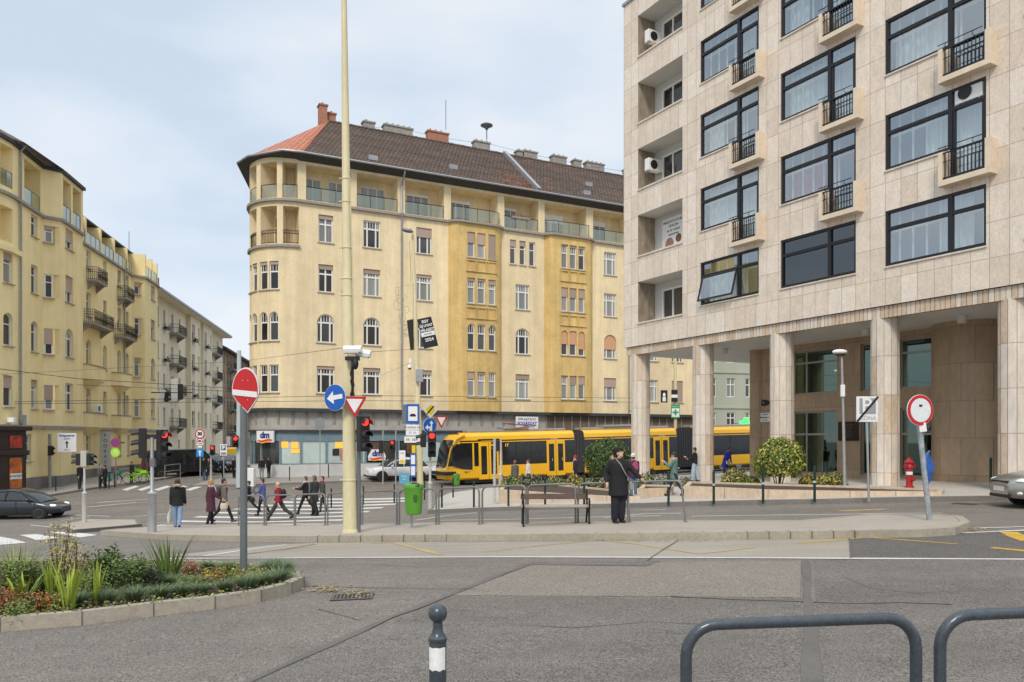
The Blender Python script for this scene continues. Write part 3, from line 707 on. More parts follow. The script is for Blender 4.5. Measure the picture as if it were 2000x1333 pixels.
def plaque(name, x, z, w, h, m, label):
    t = thing(name, label, 'sign', RB.matrix_basis @ Vector((x, 3.97, z)), RB.rotation_euler.z); mb = MB(); mb.box(-w/2, w/2, -.03, 0, -h/2, h/2); mb.build('board', m, t, bevel=.008); return t
RB.rotation_euler = (0, 0, math.atan2(-.868, .497)); bpy.context.view_layer.update()
t = plaque('wall_plaque', -4.35, .28, .95, .78, mat('bronze_plaque', (.025, .02, .016), .4, .5), 'dark rectangular memorial plaque on the brown wall behind the street lamp')
for k in range(6): text('EMLÉKTÁBLA' if k == 0 else ('1956 1989' if k == 3 else 'BUDAPEST'), .075, mat('bronze_letters', (.20, .14, .07), .4, .5), t, (0, -.033, .27-.1*k))
t = plaque('street_name_plate', -8.72, .95, .62, .42, signw, 'white street name plate on the brown pier left of the column')
text('I. KERÜLET', .085, signk, t, (0, -.033, .13)); text('Szent utca 1.', .10, signk, t, (0, -.033, 0), bold=.004); text('BUDAPEST', .07, signk, t, (0, -.033, -.13))
t = thing('house_number_lamp', 'small dark oval house number on the brown pier above the street name plate', 'sign', RB.matrix_basis @ Vector((-8.78, 3.97, 1.62)), RB.rotation_euler.z)
mb = MB(); mb.lathe([(.001, -.05), (.30, -.03), (.33, 0)], 20, sy=.45, M=Matrix.Rotation(R(-90), 4, 'X') @ Matrix.Rotation(R(180), 4, 'X')); mb.build('plate', dark, t); text('1', .16, signw, t, (0, -.055, 0))
t = plaque('door_notice', 1.22, 1.2, .16, .34, signw, 'small white notice beside the dark entrance door at the far right'); text('4', .12, signk, t, (0, -.033, .02))
# ---- windows of the upper floors
for r_, wb in enumerate(wb_rows):
    for c_, x in enumerate(wincols):
        if r_ == 4 and c_ > 1: pass
        w_ = 3.28; zt = wb+1.86; has_door = r_ > 0; d0 = wb-.95 if has_door else wb; y = .10; F_ = .085
        f = MB(); f.box(x, x+F_, y-.06, y+.06, wb, zt); f.box(x+w_-F_, x+w_, y-.06, y+.06, d0, zt); f.box(x+F_, x+w_-F_, y-.06, y+.06, zt-F_, zt)
        f.box(x+F_, x+2.18, y-.06, y+.06, wb, wb+F_+.02); f.box(x+2.10, x+2.24, y-.062, y+.062, d0, zt-F_); f.box(x+F_, x+w_-F_, y-.058, y+.058, wb+1.2, wb+1.31)
        f.box(x+2.24, x+w_-F_, y-.055, y+.055, d0, d0+.12)
        if has_door and (r_+c_) % 2: f.box(x+2.24, x+2.32, y-.04, y+.05, d0+.12, wb+1.2); f.box(x+w_-F_-.07, x+w_-F_, y-.04, y+.05, d0+.12, wb+1.2)
        fo = f.build('window', blackw, RB)
        p = MB(); ay = y+.005
        opened = (r_ == 0 and c_ == 0)
        if not opened: p.face([(x+F_, ay, wb+F_), (x+2.12, ay, wb+F_), (x+2.12, ay, wb+1.22), (x+F_, ay, wb+1.22)])
        p.face([(x+F_, ay, wb+1.3), (x+w_-F_, ay, wb+1.3), (x+w_-F_, ay, zt-F_), (x+F_, ay, zt-F_)])
        p.face([(x+2.22, ay, d0+.1), (x+w_-F_, ay, d0+.1), (x+w_-F_, ay, wb+1.22), (x+2.22, ay, wb+1.22)])
        darkroom = (r_ == 0 and c_ == 1)
        p.build('pane', gblue if not darkroom else glassmat('smoked_glass', (.20, .20, .19), .13, .02), fo)
        if opened:
            q = MB(); M = Matrix.Translation((x+F_, y-.05, wb+1.22)) @ Matrix.Rotation(R(-15), 4, 'X'); W_ = 2.02; H_ = 1.12
            q.box(0, .06, -.05, 0, -H_, 0, 0, M); q.box(W_-.06, W_, -.05, 0, -H_, 0, 0, M); q.box(.06, W_-.06, -.05, 0, -H_, -H_+.07, 0, M); q.box(.06, W_-.06, -.05, 0, -.07, 0, 0, M)
            q.build('open_sash', blackw, fo); q = MB(); q.face([M @ Vector(v) for v in ((.06, -.02, -H_+.07), (W_-.06, -.02, -H_+.07), (W_-.06, -.02, -.07), (.06, -.02, -.07))]); q.build('pane', gblue, fo)
        # room behind: curtain line, inner white sashes, back wall
        q = MB(); st = (r_*3+c_*2) % 5
        iw = [(x+.25+.47*i) for i in range(5)]
        if not darkroom:
            for i, xx in enumerate(iw): q.box(xx, xx+.055, .36, .40, d0+.1, zt)
            q.box(x, x+w_, .37, .395, wb+1.18, wb+1.26); q.box(x+2.30, x+2.36, .36, .40, d0, zt); q.box(x+3.0, x+3.06, .36, .40, d0, zt)
            q.build('inner_sash', winw, fo)
        q = MB()
        if not darkroom:
            a, b = ((0, 2.1), (0, .9), (1.1, 3.2), (0, 3.2), (1.5, 2.6))[st]
            n = int((b-a)/.06)
            for i in range(n):
                xa = x+.05+a+(b-a)*i/n; xb = x+.05+a+(b-a)*(i+1)/n; ya = .50+.03*math.sin(i*1.9); yb = .50+.03*math.sin((i+1)*1.9)
                q.face([(xa, ya, d0+.05), (xb, yb, d0+.05), (xb, yb, zt-(.1 if st else .5)), (xa, ya, zt-(.1 if st else .5))], 0, True)
            q.build('curtain', curtr if (r_ == 1 and c_ == 1) else curt, fo)
        q = MB(); q.box(x-.05, x+w_+.05, .95, 1.0, d0-.1, zt+.1); q.box(x-.05, x+w_+.05, .3, .95, zt+.02, zt+.1); q.box(x-.05, x+w_+.05, .3, .95, d0-.1, d0-.02); q.box(x-.12, x-.05, .3, 1.0, d0-.1, zt+.1); q.box(x+w_+.05, x+w_+.12, .3, 1.0, d0-.1, zt+.1)
        q.build('room', roomk if darkroom else roomd, fo)
        q = MB(); q.box(x-.02, x+(2.0 if has_door else w_+.02), -.045, .05, wb-.05, wb); q.build('sill', trav2, fo)
        if has_door:
            U = MB(); xa, xb, o_ = x+2.02, x+3.60, -.36; z0, z1 = wb-1.17, wb-.12
            U.box(xa, xb, o_, 0, z0, z0+.17); U.box(xa, xa+.13, o_, 0, z0+.17, z1); U.box(xb-.17, xb, o_, 0, z0+.17, z1)
            bo = U.build('balcony', mat('balcony_stone', (.72, .60, .455), .5, noise=[(2, .08, (1, 1, 1)), (9, .07, (1, 1, 1))]), RB, bevel=.006)
            r = MB(); yy = o_+.07
            r.box(xa+.13, xb-.17, yy-.02, yy+.02, z0+.21, z0+.26); r.box(xa+.13, xb-.17, yy-.02, yy+.02, z1-.06, z1-.02); r.box(xa+.13, xb-.17, yy-.01, yy+.01, z1-.32, z1-.30)
            for i in range(11): xx = xa+.19+(xb-xa-.42)*i/10; r.box(xx-.011, xx+.011, yy-.011, yy+.011, z0+.17, z1-.05)
            r.tube([(xa-.02, yy-.05, z1+.14), (xb-.24, yy-.05, z1+.14)], .016, 6); r.tube([(xb-.5, yy-.05, z1+.14), (xb-.55, yy-.05, z1+.05), (xb-.47, yy, z1-.03)], .012, 5); r.tube([(xa+.25, yy-.05, z1+.14), (xa+.2, yy-.05, z1+.05), (xa+.28, yy, z1-.03)], .012, 5)
            r.build('railing', blackw, bo)
# ---- loggias at the left end
for r_, wb in enumerate(wb_rows):
    za, zb = wb-.2, wb+1.78
    q = MB(); q.box(-13.02, -9.86, -.05, .12, za-.06, za+.012); q.build('loggia_sill', trav2, RB)
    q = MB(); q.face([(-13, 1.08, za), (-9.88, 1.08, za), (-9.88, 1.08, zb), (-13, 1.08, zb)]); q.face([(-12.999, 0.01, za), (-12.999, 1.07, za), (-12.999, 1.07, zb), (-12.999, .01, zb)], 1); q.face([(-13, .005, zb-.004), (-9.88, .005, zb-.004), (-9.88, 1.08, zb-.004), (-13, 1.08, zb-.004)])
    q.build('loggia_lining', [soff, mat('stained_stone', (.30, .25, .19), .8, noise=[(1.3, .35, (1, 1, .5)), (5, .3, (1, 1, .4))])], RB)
    f = window(RB, (-11.62, 1.03, za+.05), 0, 1.5, 1.55, 'plain2'); f2 = window(RB, (-10.42, 1.03, za-.3), 0, .75, 1.9, 'two')
wm = lambda x, y, z: RB.matrix_basis @ Vector((x, y, z))
acunit(wm(-12.66, .55, 18.95), RB.rotation_euler.z+R(90), 'white air conditioner on the side wall of the topmost corner loggia')
acunit(wm(-12.66, .55, 12.80), RB.rotation_euler.z+R(90), 'white air conditioner on the side wall of the middle corner loggia')
acunit(wm(2.72, .36, 10.32), RB.rotation_euler.z, 'air conditioner behind the upper pane of a black framed window')
t = thing('window_poster', 'white advertising poster with skin coloured pictures filling a corner loggia window', 'poster', wm(-11.55, .98, 8.85), RB.rotation_euler.z)
mb = MB(); mb.box(-.80, .80, -.02, 0, 0, 1.62); mb.build('sheet', signw, t)
mb = MB(); mb.lathe([(.001, 0), (.30, 0)], 20, M=Matrix.Translation((-.28, -.024, .38)) @ Matrix.Rotation(R(90), 4, 'X')); mb.lathe([(.001, 0), (.2, 0)], 20, M=Matrix.Translation((.35, -.024, .55)) @ Matrix.Rotation(R(90), 4, 'X'), mi=1); mb.build('picture', [mat('poster_skin', (.6, .36, .28), .6), mat('poster_brown', (.35, .17, .11), .6)], t)
text('MEGNYITOTTUNK', .17, signk, t, (0, -.024, 1.42)); text('SZALON', .17, signk, t, (0, -.024, 1.22)); text('06 30 1234567', .15, signk, t, (0, -.024, 1.0)); text('bejelentkezés', .13, signk, t, (0, -.024, .82))
# ================================================================ cream corner house in the middle
CB = thing('corner_house', 'large cream corner house with ochre bays, rounded corner and a brown tiled roof', 'building', (-13.6, 56.6, 0), math.atan2(.453, .891))
TR = 3.0; TX = -2.03
def bulge(s):
    for a, b in ((9.6, 14.3), (18.3, 23.15)):
        if a < s < b:
            q = (s-a)/(b-a); return .62*min(1, q/.10)**.5 * (1-max(0, (q-.72)/.28)**2.6)
    return 0
def cmap(s, z, d):
    if s >= TX: return (s, d-bulge(s), z)
    th = (TX-s)/TR; tm = R(107)
    if th <= tm: return (TX-(TR-d)*math.sin(th), TR-(TR-d)*math.cos(th), z)
    ex = (th-tm)*TR; c, s_ = math.cos(tm), math.sin(tm)
    return (TX-(TR-d)*s_-ex*c, TR-(TR-d)*c+ex*s_, z)
def ctan(s):
    a = cmap(s-.05, 0, 0); b = cmap(s+.05, 0, 0); return math.atan2(b[1]-a[1], b[0]-a[0])
XA, XB = -20.0, 34.4
rows = [(3.29, 5.30, 0), (7.02, 9.13, 1), (10.73, 12.77, 0), (14.39, 16.42, 0)]
W_ = []   # xc, width, z0, z1, rise, style, shutter fraction, curtained
for ri, (za, zb, ar) in enumerate(rows):
    for xc, wd in ((-.12, (1.32, 1.30, 1.08, 1.08)[ri]), (3.36, 1.34), (7.55, 1.28)):
        sh = {0: (.12, .16, .17), 1: (0, 0, 0), 2: (.18, .17, .12), 3: (.16, 0, .36)}[ri][(-.12, 3.36, 7.55).index(xc)]
        W_.append((xc, wd, za, zb, .62*wd/1.3 if ar else 0, 'cross' if (xc < 0 and ri > 1) else 'three', sh, (ri*3+int(xc)) % 4 == 1))
    for b0, sh in (((11.3, 12.2, 13.15), ((.3, .1, 0), (0, 0, 0), (.12, .1, .2), (.42, .45, .97))), ((19.95, 20.8, 21.65), ((.05, .35, .35), (.55, .55, .72), (.38, .4, .38), (.05, .1, .1)))):
        for k, xc in enumerate(b0):
            W_.append((xc, .66 if k != 1 else .70, za, zb-(.0 if ar else 0), (.42 if k != 1 else .12) if ar else 0, 'tall', sh[ri][k], ri in (0, 2) or (ri == 3 and k < 2)))
    if ri < 3: W_.append((16.25, 1.32, za-.05, zb, .6 if ar else 0, 'three', (.2, 0, 0)[ri], ri != 1))
    else:
        for xc in (15.35, 16.25, 17.15): W_.append((xc, .58, za, zb, 0, 'two', (.28, .22, 0)[int((xc-15)/.9)], False))
    W_.append((25.0, 1.3, za, zb, .6 if ar else 0, 'three', (.4, .62, 0, 0)[ri], True))
    W_.append((29.6, 1.3, za, zb, .6 if ar else 0, 'three', (0, .3, .2, .1)[ri], True)); W_.append((32.5, 1.3, za, zb, .6 if ar else 0, 'three', (.97, .3, .2, .1)[ri], False))
    if ri < 3:
        for xc, wd in ((-3.85, .72), (-4.72, .72), (-5.75, .72), (-6.6, .72)): W_.append((xc, wd, za, zb, (.45 if ar else 0), 'tall', .12 if ar == 0 and ri == 2 else 0, False))
holes = [(xc-w/2, xc+w/2, za, zb, rs, .24) for xc, w, za, zb, rs, *_ in W_]
TL = [(-3.18, -2.06), (-4.98, -3.62), (-6.8, -5.45)]       # turret loggias
holes += [(a, b, 14.05, 16.75, 0, 1.3) for a, b in TL]
lp_ = [(-3.22, -2.16), (-5.0, -3.62), (-6.8, -5.45), (-1.55, 1.74), (2.2, 5.40), (6.0, 9.22), (9.82, 13.95), (14.55, 17.75), (18.35, 22.5), (23.2, 26.9), (27.4, 31), (31.5, 34.2)]
holes += [(a, b, 17.36, 19.92, 0, 1.5) for a, b in lp_]
ex = [TX-i*TR*R(107)/16 for i in range(17)]+[a+(b-a)*i/16 for a, b in ((9.6, 14.3), (18.3, 23.15)) for i in range(17)]
inb = lambda s: 9.6 < s < 14.3 or 18.3 < s < 23.15
def cflat(s, z, d): return (s, d, z) if s >= TX else cmap(s, z, d)
mb = MB(); facade(mb, XA, XB, 2.15, 17.2, [h for h in holes if h[3] < 17.2], cmap, .24, lambda x, z: 1 if inb(x) else 0, ex)
facade(mb, XA, XB, 17.2, 20.35, [h for h in holes if h[2] > 17.2], cflat, .24, extra=ex)
for a, b in ((9.6, 14.3), (18.3, 23.15)): mb.face([(a, .01, 17.2), (b, .01, 17.2)]+[cmap(b-(b-a)*i/16, 17.2, 0) for i in range(1, 16)])
# far gable end, so that the house is a closed block
e1 = cmap(XB, 0, 0); mb.face([(XB, 0, -3.4), (XB, 12, -3.4), (XB, 12, 20.3), (XB, 0, 20.3)])
# recessed panels under the bay windows
for b0 in ((11.3, 12.2, 13.15), (19.95, 20.8, 21.65)):
    for zz in (13.35, 9.6):
        for xc in b0:
            for (xa, xb, z0, z1) in ((xc-.40, xc-.34, zz, zz+.78), (xc+.34, xc+.40, zz, zz+.78), (xc-.46, xc+.46, zz+.78, zz+.86), (xc-.46, xc+.46, zz-.08, zz)):
                p = [cmap(x, z, d) for d in (-.10, .02) for x in (xa, xb) for z in (z0, z1)]
                mb.raw(p, [(0, 2, 3, 1), (0, 1, 5, 4), (2, 6, 7, 3), (1, 3, 7, 5), (0, 4, 6, 2)], 1)
mb.build('wall', [cream, ochre], CB)
for (xc, w, za, zb, rs, st, sh, lt) in W_:
    p = cmap(xc, za, .18); f = window(CB, p, ctan(xc), w, zb-za, st, rs, lt, sh, shutp if (rs and sh > .2) else None, sill=.27)
# ledges
pth = lambda a, b, d=0, n=90: [cmap(a+(b-a)*i/n, 0, d)[:2] for i in range(n+1)]
mb = MB(); slab_path(mb, pth(XA, XB, 0, 160), 17.08, 17.26, .22); mb.build('cornice', cemm, CB)
mb = MB(); slab_path(mb, pth(-7.6, -2.0, 0, 30), 13.78, 13.96, .16); mb.build('cornice', cemm, CB)
# loggia back walls, doors and glass balustrades
dh = []; doors = [(-.75, 1.35), (1.05, 1.35), (3.85, 2.0), (7.55, 1.9), (11.2, 1.95), (15.6, 1.7), (20.15, 1.9), (24.6, 1.8), (28.8, 1.8), (32.6, 1.5)]
dh = [(c-w/2, c+w/2, 17.4, 19.45, 0, .12) for c, w in doors]
mb = MB(); bmap = lambda s, z, d: (s, d+1.5, z) if s > TX else cmap(s, z, d+1.5)
facade(mb, -9.4, XB, 17.3, 20.0, dh, bmap, .12, extra=ex); tm_ = lambda s, z, d: cmap(s, z, d+1.3); facade(mb, -8.0, -1.9, 14.0, 16.8, [(-4.75, -3.95, 14.05, 16.3, 0, .12), (-6.5, -5.8, 14.05, 16.3, 0, .12)], tm_, .12, extra=ex)
facade(mb, -8.0, -1.9, 13.9, 16.9, [], lambda s, z, d: cmap(s, z, d+1.6), .1, extra=ex)
mb.build('loggia_wall', cream, CB)
for i, (c, w) in enumerate(doors): window(CB, bmap(c, 17.4, .1), 0, w, 2.05, 'plain2' if w < 1.5 else 'door2', 0, True, (0, 0, 0, .1, .12, .1, .35, .2, .5, .1)[i], white, name='balcony_door')
for c in (-4.35, -6.15): window(CB, tm_(c, 14.05, .1), ctan(c), .7, 2.25, 'two', name='balcony_door')
for a, b in lp_:
    n = max(1, round((b-a)/1.1)); k = 8 if inb((a+b)/2) else (4 if b < TX else 1); mb = MB(); gm = MB()
    for i in range(n+1):
        s_ = a+(b-a)*i/n; p = Vector(cmap(min(max(s_, a+.02), b-.02), 17.36, .06)); mb.tube([p, p+Vector((0, 0, .98))], .022, 4)
    Q = [cmap(a+(b-a)*i/(n*k), 0, .06) for i in range(n*k+1)]
    mb.tube([(q[0], q[1], 18.33) for q in Q], .028, 4)
    for i in range(n*k): gm.face([(Q[i][0], Q[i][1], 17.42), (Q[i+1][0], Q[i+1][1], 17.42), (Q[i+1][0], Q[i+1][1], 18.28), (Q[i][0], Q[i][1], 18.28)])
    r = mb.build('balustrade', dark, CB); gm.build('pane', grail, r)
for a, b in TL:
    r = MB(); n = 10
    Q = [Vector(cmap(a+(b-a)*i/n, 14.05, .08)) for i in range(n+1)]
    for zz in (.1, .75, 1.0): r.tube([q+Vector((0, 0, zz)) for q in Q], .018, 4)
    for i, q in enumerate(Q): r.tube([q, q+Vector((0, 0, 1.0))], .012, 4)
    for i in range(n): c = (Q[i]+Q[i+1])/2+Vector((0, 0, .86)); r.tube([c+Vector((.07*math.cos(t*1.05), 0, .09*math.sin(t*1.05))) for t in range(6)], .012, 4, closed=True)
    r.build('railing', dark, CB)
t_ = thing('balcony_flower_box', 'long balcony box of dark red plants on the glass railing of the top floor loggia', 'flower box', CB.matrix_basis @ Vector((0, 0, 0)), CB.rotation_euler.z)
mb = MB(); mb.box(15.2, 16.9, -.14, .04, 18.2, 18.36); mb.build('box', cemm, t_)
mb = MB()
for _ in range(160):
    x = random.uniform(15.15, 16.95); y = random.uniform(-.2, .1); z = 18.36+random.uniform(0, .22); r = .06; q = [Vector((x, y, z))+Vector([random.uniform(-r, r) for _ in range(3)]) for _ in range(3)]; mb.face(q)
mb.build('plants', fl_red, t_)
acu = CB.matrix_basis.to_3x3() @ Vector((0, 0, 0))
bpy.context.view_layer.update()
cw = lambda x, y, z: CB.matrix_world @ Vector((x, y, z))
acunit(cw(18.75, 1.4, 18.9), CB.rotation_euler.z, 'white air conditioner on the back wall of a top floor loggia of the cream house')
# eaves and roof
EV = 20.32; OV = .85
arc = [cmap(TX-TR*R(107)*i/4.0, 0, -OV-(.35 if i in (1, 2, 3) else .12))[:2] for i in range(5)]
sd_end = cmap(-20, 0, -OV)[:2]
eave = [(XB, -OV), (TX, -OV)]+[(-3.35, -.62), (-5.35, 1.75), (-5.85, 3.55)]+[sd_end]
inn = [(XB, 6.0), (1.4, 6.0)]
ang = R(107); sdv = (-math.cos(ang), math.sin(ang))
apex = (1.35, 5.6); ZR = 25.65; tailx = cmap(-20, 0, 5.5)[:2]
mb = MB()
ez = EV+.12
mb.face([(XB, -OV, ez), (TX, -OV, ez), (apex[0], apex[1], ZR), (XB, apex[1], ZR)], 0)
mb.face([(TX, -OV, ez), (-3.35, -.62, ez), (apex[0], apex[1], ZR)], 1)
mb.face([(-3.35, -.62, ez), (-5.35, 1.75, ez), (apex[0], apex[1], ZR)], 1); mb.face([(-5.35, 1.75, ez), (-5.85, 3.55, ez), (apex[0], apex[1], ZR)], 0)
mb.face([(-5.85, 3.55, ez), (sd_end[0], sd_end[1], ez), (tailx[0], tailx[1], ZR), (apex[0], apex[1], ZR)], 0)
mb.face([(XB, apex[1], ZR), (apex[0], apex[1], ZR), (apex[0]+6, 12.5, ez), (XB, 12.5, ez)], 0); mb.face([(XB, -OV, ez), (XB, apex[1], ZR), (XB, 12.5, ez)], 0)
rf = mb.build('roof', [tile, redt], CB)
mb = MB(); n = 30
for i in range(n):   # ridge and hip caps
    x = apex[0]+(XB-apex[0])*i/n; mb.tube([(x, apex[1], ZR+.02), (x+(XB-apex[0])/n*.97, apex[1], ZR+.05)], .11, 6, 0)
for i in range(22):
    a = Vector((TX, -OV, ez)); b = Vector((*apex, ZR)); p = a.lerp(b, i/22); q = a.lerp(b, (i+.96)/22); mb.tube([p, q], [.13, .15], 6, 1)
mb.build('ridge_caps', [tile, redt], rf)
# tile courses standing proud
mb = MB(); nrow = 40
for j in range(nrow):
    f0 = j/nrow; y = -OV+(apex[1]+OV)*f0; z = ez+(ZR-ez)*f0; x0 = TX+(apex[0]-TX)*f0
    mb.box(x0, XB, y-.01, y+.05, z+.0, z+.035)
for _ in range(90):
    f0 = random.random(); x = random.uniform(14, 17) if random.random() < .6 else random.uniform(17.6, 33); f0 = f0*.45 if x < 17 else f0; j = int(f0*nrow); f0 = j/nrow; y = -OV+(apex[1]+OV)*f0; z = ez+(ZR-ez)*f0; w_ = .3*random.randint(1, 3); mb.box(x, x+w_, y-.02, y+.05, z-.01, z+.045, 1)
mb.build('tile_courses', [tile, mat('orange_tile', (.27, .13, .075), .8, noise=[(4, .3, (1, 1, 1))])], rf)
mb = MB()   # parapet wall with zinc cap crossing the roof
M0 = Vector((17.3, -OV, ez)); M1 = Vector((17.3, apex[1], ZR))
mb.prism([(-.16, 0), (.16, 0), (.16, .32), (-.16, .32)], 0, (M1-M0).length, 0, Matrix.Translation(M0) @ (M1-M0).to_track_quat('Y', 'Z').to_matrix().to_4x4())
mb.build('fire_wall', zinc, rf)
for x, f0 in ((3.4, .09), (10.3, .22), (24, .42), (22.6, .13), (33, .3)):
    mb = MB(); y = -OV+(apex[1]+OV)*f0; z = ez+(ZR-ez)*f0; mb.box(x-.35, x+.35, y, y+.5, z+.05, z+.42); mb.build('skylight', zinc, rf)
# eave box and gutter
mb = MB(); pts = [(XB, -OV), (TX, -OV), (-3.35, -.62), (-5.35, 1.75), (-5.85, 3.55), sd_end]
ins = [(XB, .3), (TX, .3), (TX-.5, 1), (-4.0, 2.7), (-4.2, 4), cmap(-20, 0, .4)[:2]]
for i in range(len(pts)-1):
    a, b, c, d = pts[i], pts[i+1], ins[i+1], ins[i]
    mb.face([(*a, EV), (*b, EV), (*c, EV-.28), (*d, EV-.28)]); mb.face([(*a, EV), (*b, EV), (*b, ez), (*a, ez)])
mb.build('eave', eavem, CB)
mb = MB(); mb.tube([(p[0]-(.0), p[1]-.07, EV+.12) for p in pts], .09, 7); mb.build('gutter', zinc, CB)
for x in (5.68, 26.95):
    mb = MB(); mb.tube([(x, -OV-.05, EV), (x, -OV+.1, EV-.3), (x, -.12, EV-.9), (x, -.12, 17.5), (x, -.34, 17.2), (x, -.12, 16.7), (x, -.12, 2.4)], .07, 8); mb.build('drainpipe', zinc, CB)
# chimneys
chs = [(.95, 5.6, .62, 1.7, 0), (1.75, 6.0, .6, 1.15, 0), (4.85, 6.0, .95, 1.0, 1), (7.4, 6.0, 2.5, 1.1, 1), (11.0, 6.0, 1.9, 1.35, 0), (15.2, 6.0, 1.5, 1.2, 1), (19.0, 6, .55, 1.0, 1), (20.1, 6, 1.4, 1.15, 1), (23.2, 6, 1.5, 1.25, 1), (25.2, 6, .8, 1.2, 1), (27.2, 6, 2.0, 1.25, 1), (31.6, 6, 1.7, 1.3, 1)]
for x, y, w, h, k in chs:
    h *= .72
    mb = MB(); mb.box(x-w/2, x+w/2, y-.3, y+.35, ZR-.8, ZR+h-.14); mb.box(x-w/2-.07, x+w/2+.07, y-.37, y+.42, ZR+h-.14, ZR+h)
    for i in range(int(w/.5)): mb.lathe([(.1, 0), (.08, .22)], 8, c=(x-w/2+.3+i*.5, y, ZR+h))
    mb.build('chimney', cemm if k else brickm, rf, bevel=.01)
def antenna(x, y, z, h, label, fan=True, mw=None):
    t = thing('aerial', label, 'aerial', (mw or cw)(x, y, z)); mb = MB(); mb.tube([(0, 0, 0), (0, 0, h)], .025, 5)
    if fan:
        for zz in (.8, .92): mb.tube([(-.5, 0, h*zz), (.5, 0, h*zz)], .012, 4)
    mb.build('mast', dark, t); return t
antenna(11.8, 6.0, ZR+1.35, 2.6, 'thin rod aerial on the brick chimney of the cream corner house', False)
antenna(31.9, 6.0, ZR+1.3, 2.2, 'thin rod aerial on the chimney nearest the travertine block', False)
t = thing('warning_siren', 'mushroom shaped grey civil defence siren on a rooftop chimney', 'siren', cw(15.75, 6.0, ZR+1.2))
mb = MB(); mb.tube([(0, 0, 0), (0, 0, 1.0)], .06, 8); mb.build('post', zinc, t); mb = MB(); mb.lathe([(.12, .9), (.2, 1.05), (.55, 1.22), (.56, 1.3), (.35, 1.42), (.001, 1.48)], 20); mb.build('hood', steelg, t)
# ---- shop floor
SF = [(s_, cmap(s_, 0, .0)) for s_ in (0,)]
bl_ = mat('shop_blue_grey', (.17, .245, .28), .5, noise=[(2, .06, (1, 1, 1))]); panel = mat('fascia_panels', (.40, .385, .35), .8, noise=[(.8, .12, (1, 1, 1)), (6, .1, (1, 1, .3))]); paneld = mat('brown_fascia_panels', (.16, .125, .095), .8, noise=[(1, .25, (1, 1, 1)), (7, .25, (1, 1, .3))])
frost = mat('frosted_shop_glass', (.50, .60, .57), .15, spec=.6, noise=[(.7, .12, (1, 1, .2)), (3, .06, (1, 1, 1))])
def ring(name, s0, s1, z0, z1, d, m, n=80, parent=CB, thick=.3):
    mb = MB(); p = [cmap2(s0+(s1-s0)*i/n, d) for i in range(n+1)]; q = [cmap2(s0+(s1-s0)*i/n, d+thick) for i in range(n+1)]
    for i in range(n):
        mb.face([(*p[i], z0), (*p[i+1], z0), (*p[i+1], z1), (*p[i], z1)]); mb.face([(*p[i], z1), (*p[i+1], z1), (*q[i+1], z1), (*q[i], z1)]); mb.face([(*p[i], z0), (*p[i+1], z0), (*q[i+1], z0), (*q[i], z0)])
    return mb.build(name, m, parent)
def cmap2(s, d):
    if s >= TX: return (s, d)
    return cmap(s, 0, d)[:2]
ring('canopy', -8.5, XB, 1.92, 2.16, -.42, eavem, 90, thick=.8)
ring('fascia', -8.5, 18.6, .60, 1.92, .02, panel, 60); ring('fascia', 18.6, XB, .60, 1.92, .02, paneld, 30)
for i in range(44):
    s_ = -7.5+i*1.0
    if s_ > 18.4: s_ = 18.4+(i-25.9)*.85
    if s_ > XB: break
    mb = MB(); a = cmap2(s_, -.16); b = cmap2(s_-.11, .02); c = cmap2(s_+.11, .02)
    if s_ < 18.4:
        mb.face([(*b, 1.92), (*a, 1.92), (*a, 1.80), (*b, .95)]); mb.face([(*c, 1.92), (*c, .95), (*a, 1.80), (*a, 1.92)]); mb.face([(*b, .95), (*a, 1.8), (*c, .95)])
    else: b2 = cmap2(s_-.05, -.05); c2 = cmap2(s_+.05, -.05); mb.box(b2[0], c2[0], -.05, .02, .62, 1.92)
    mb.build('fascia_rib', cemm, CB)
ring('awning_edge', -8.0, 18.6, .46, .60, -.12, eavem, 60); ring('awning_edge', 18.6, XB, .46, .60, -.06, eavem, 20)
ring('sign_band', -7.6, 18.6, -.22, .46, .06, bl_, 60)
ring('base_wall', -7.6, XB, -3.6, -1.86, .04, mat('shop_base', (.55, .55, .53), .8, noise=[(1, .1, (1, 1, 1))]), 60)
ring('shop_back', 18.6, XB, -1.86, .46, .5, roomk, 20)
posts = [-7.2, -6.0, -5.0, -3.4, -1.9, -.05, 2.55, 2.9, 5.5, 7.3, 9.0, 11.5, 14, 16.4, 18.6, 22, 25.5, 29, 32, 34.3]
shp = ring('shop_window', -7.2, 18.6, -1.90, -1.86, .02, bl_, 60)
for s_ in posts:
    sf = MB(); a = cmap2(s_-.07, .03); b = cmap2(s_+.07, .03); c = cmap2(s_+.07, .25); d = cmap2(s_-.07, .25); sf.face([(*a, -1.86), (*b, -1.86), (*b, .46), (*a, .46)]); sf.face([(*a, -1.86), (*a, .46), (*d, .46), (*d, -1.86)]); sf.face([(*b, -1.86), (*b, .46), (*c, .46), (*c, -1.86)]); sf.build('post', bl_, shp)
for i in range(len(posts)-1):
    a, b = posts[i], posts[i+1]; n = 4 if a < TX else 1; mb = MB()
    for k in range(n):
        p = cmap2(a+(b-a)*k/n, .14); q = cmap2(a+(b-a)*(k+1)/n, .14); mb.face([(*p, -1.86), (*q, -1.86), (*q, -.22 if b < 18.7 else .46), (*p, -.22 if b < 18.7 else .46)])
    mb.build('pane', mat('dark_shop_glass', (.05, .052, .05), .08, spec=.6, noise=[(1.2, .5, (1, 1, 1))]) if (i in (0, 1, 2, 7, 8, 10) or a >= 18.5) else frost, shp)
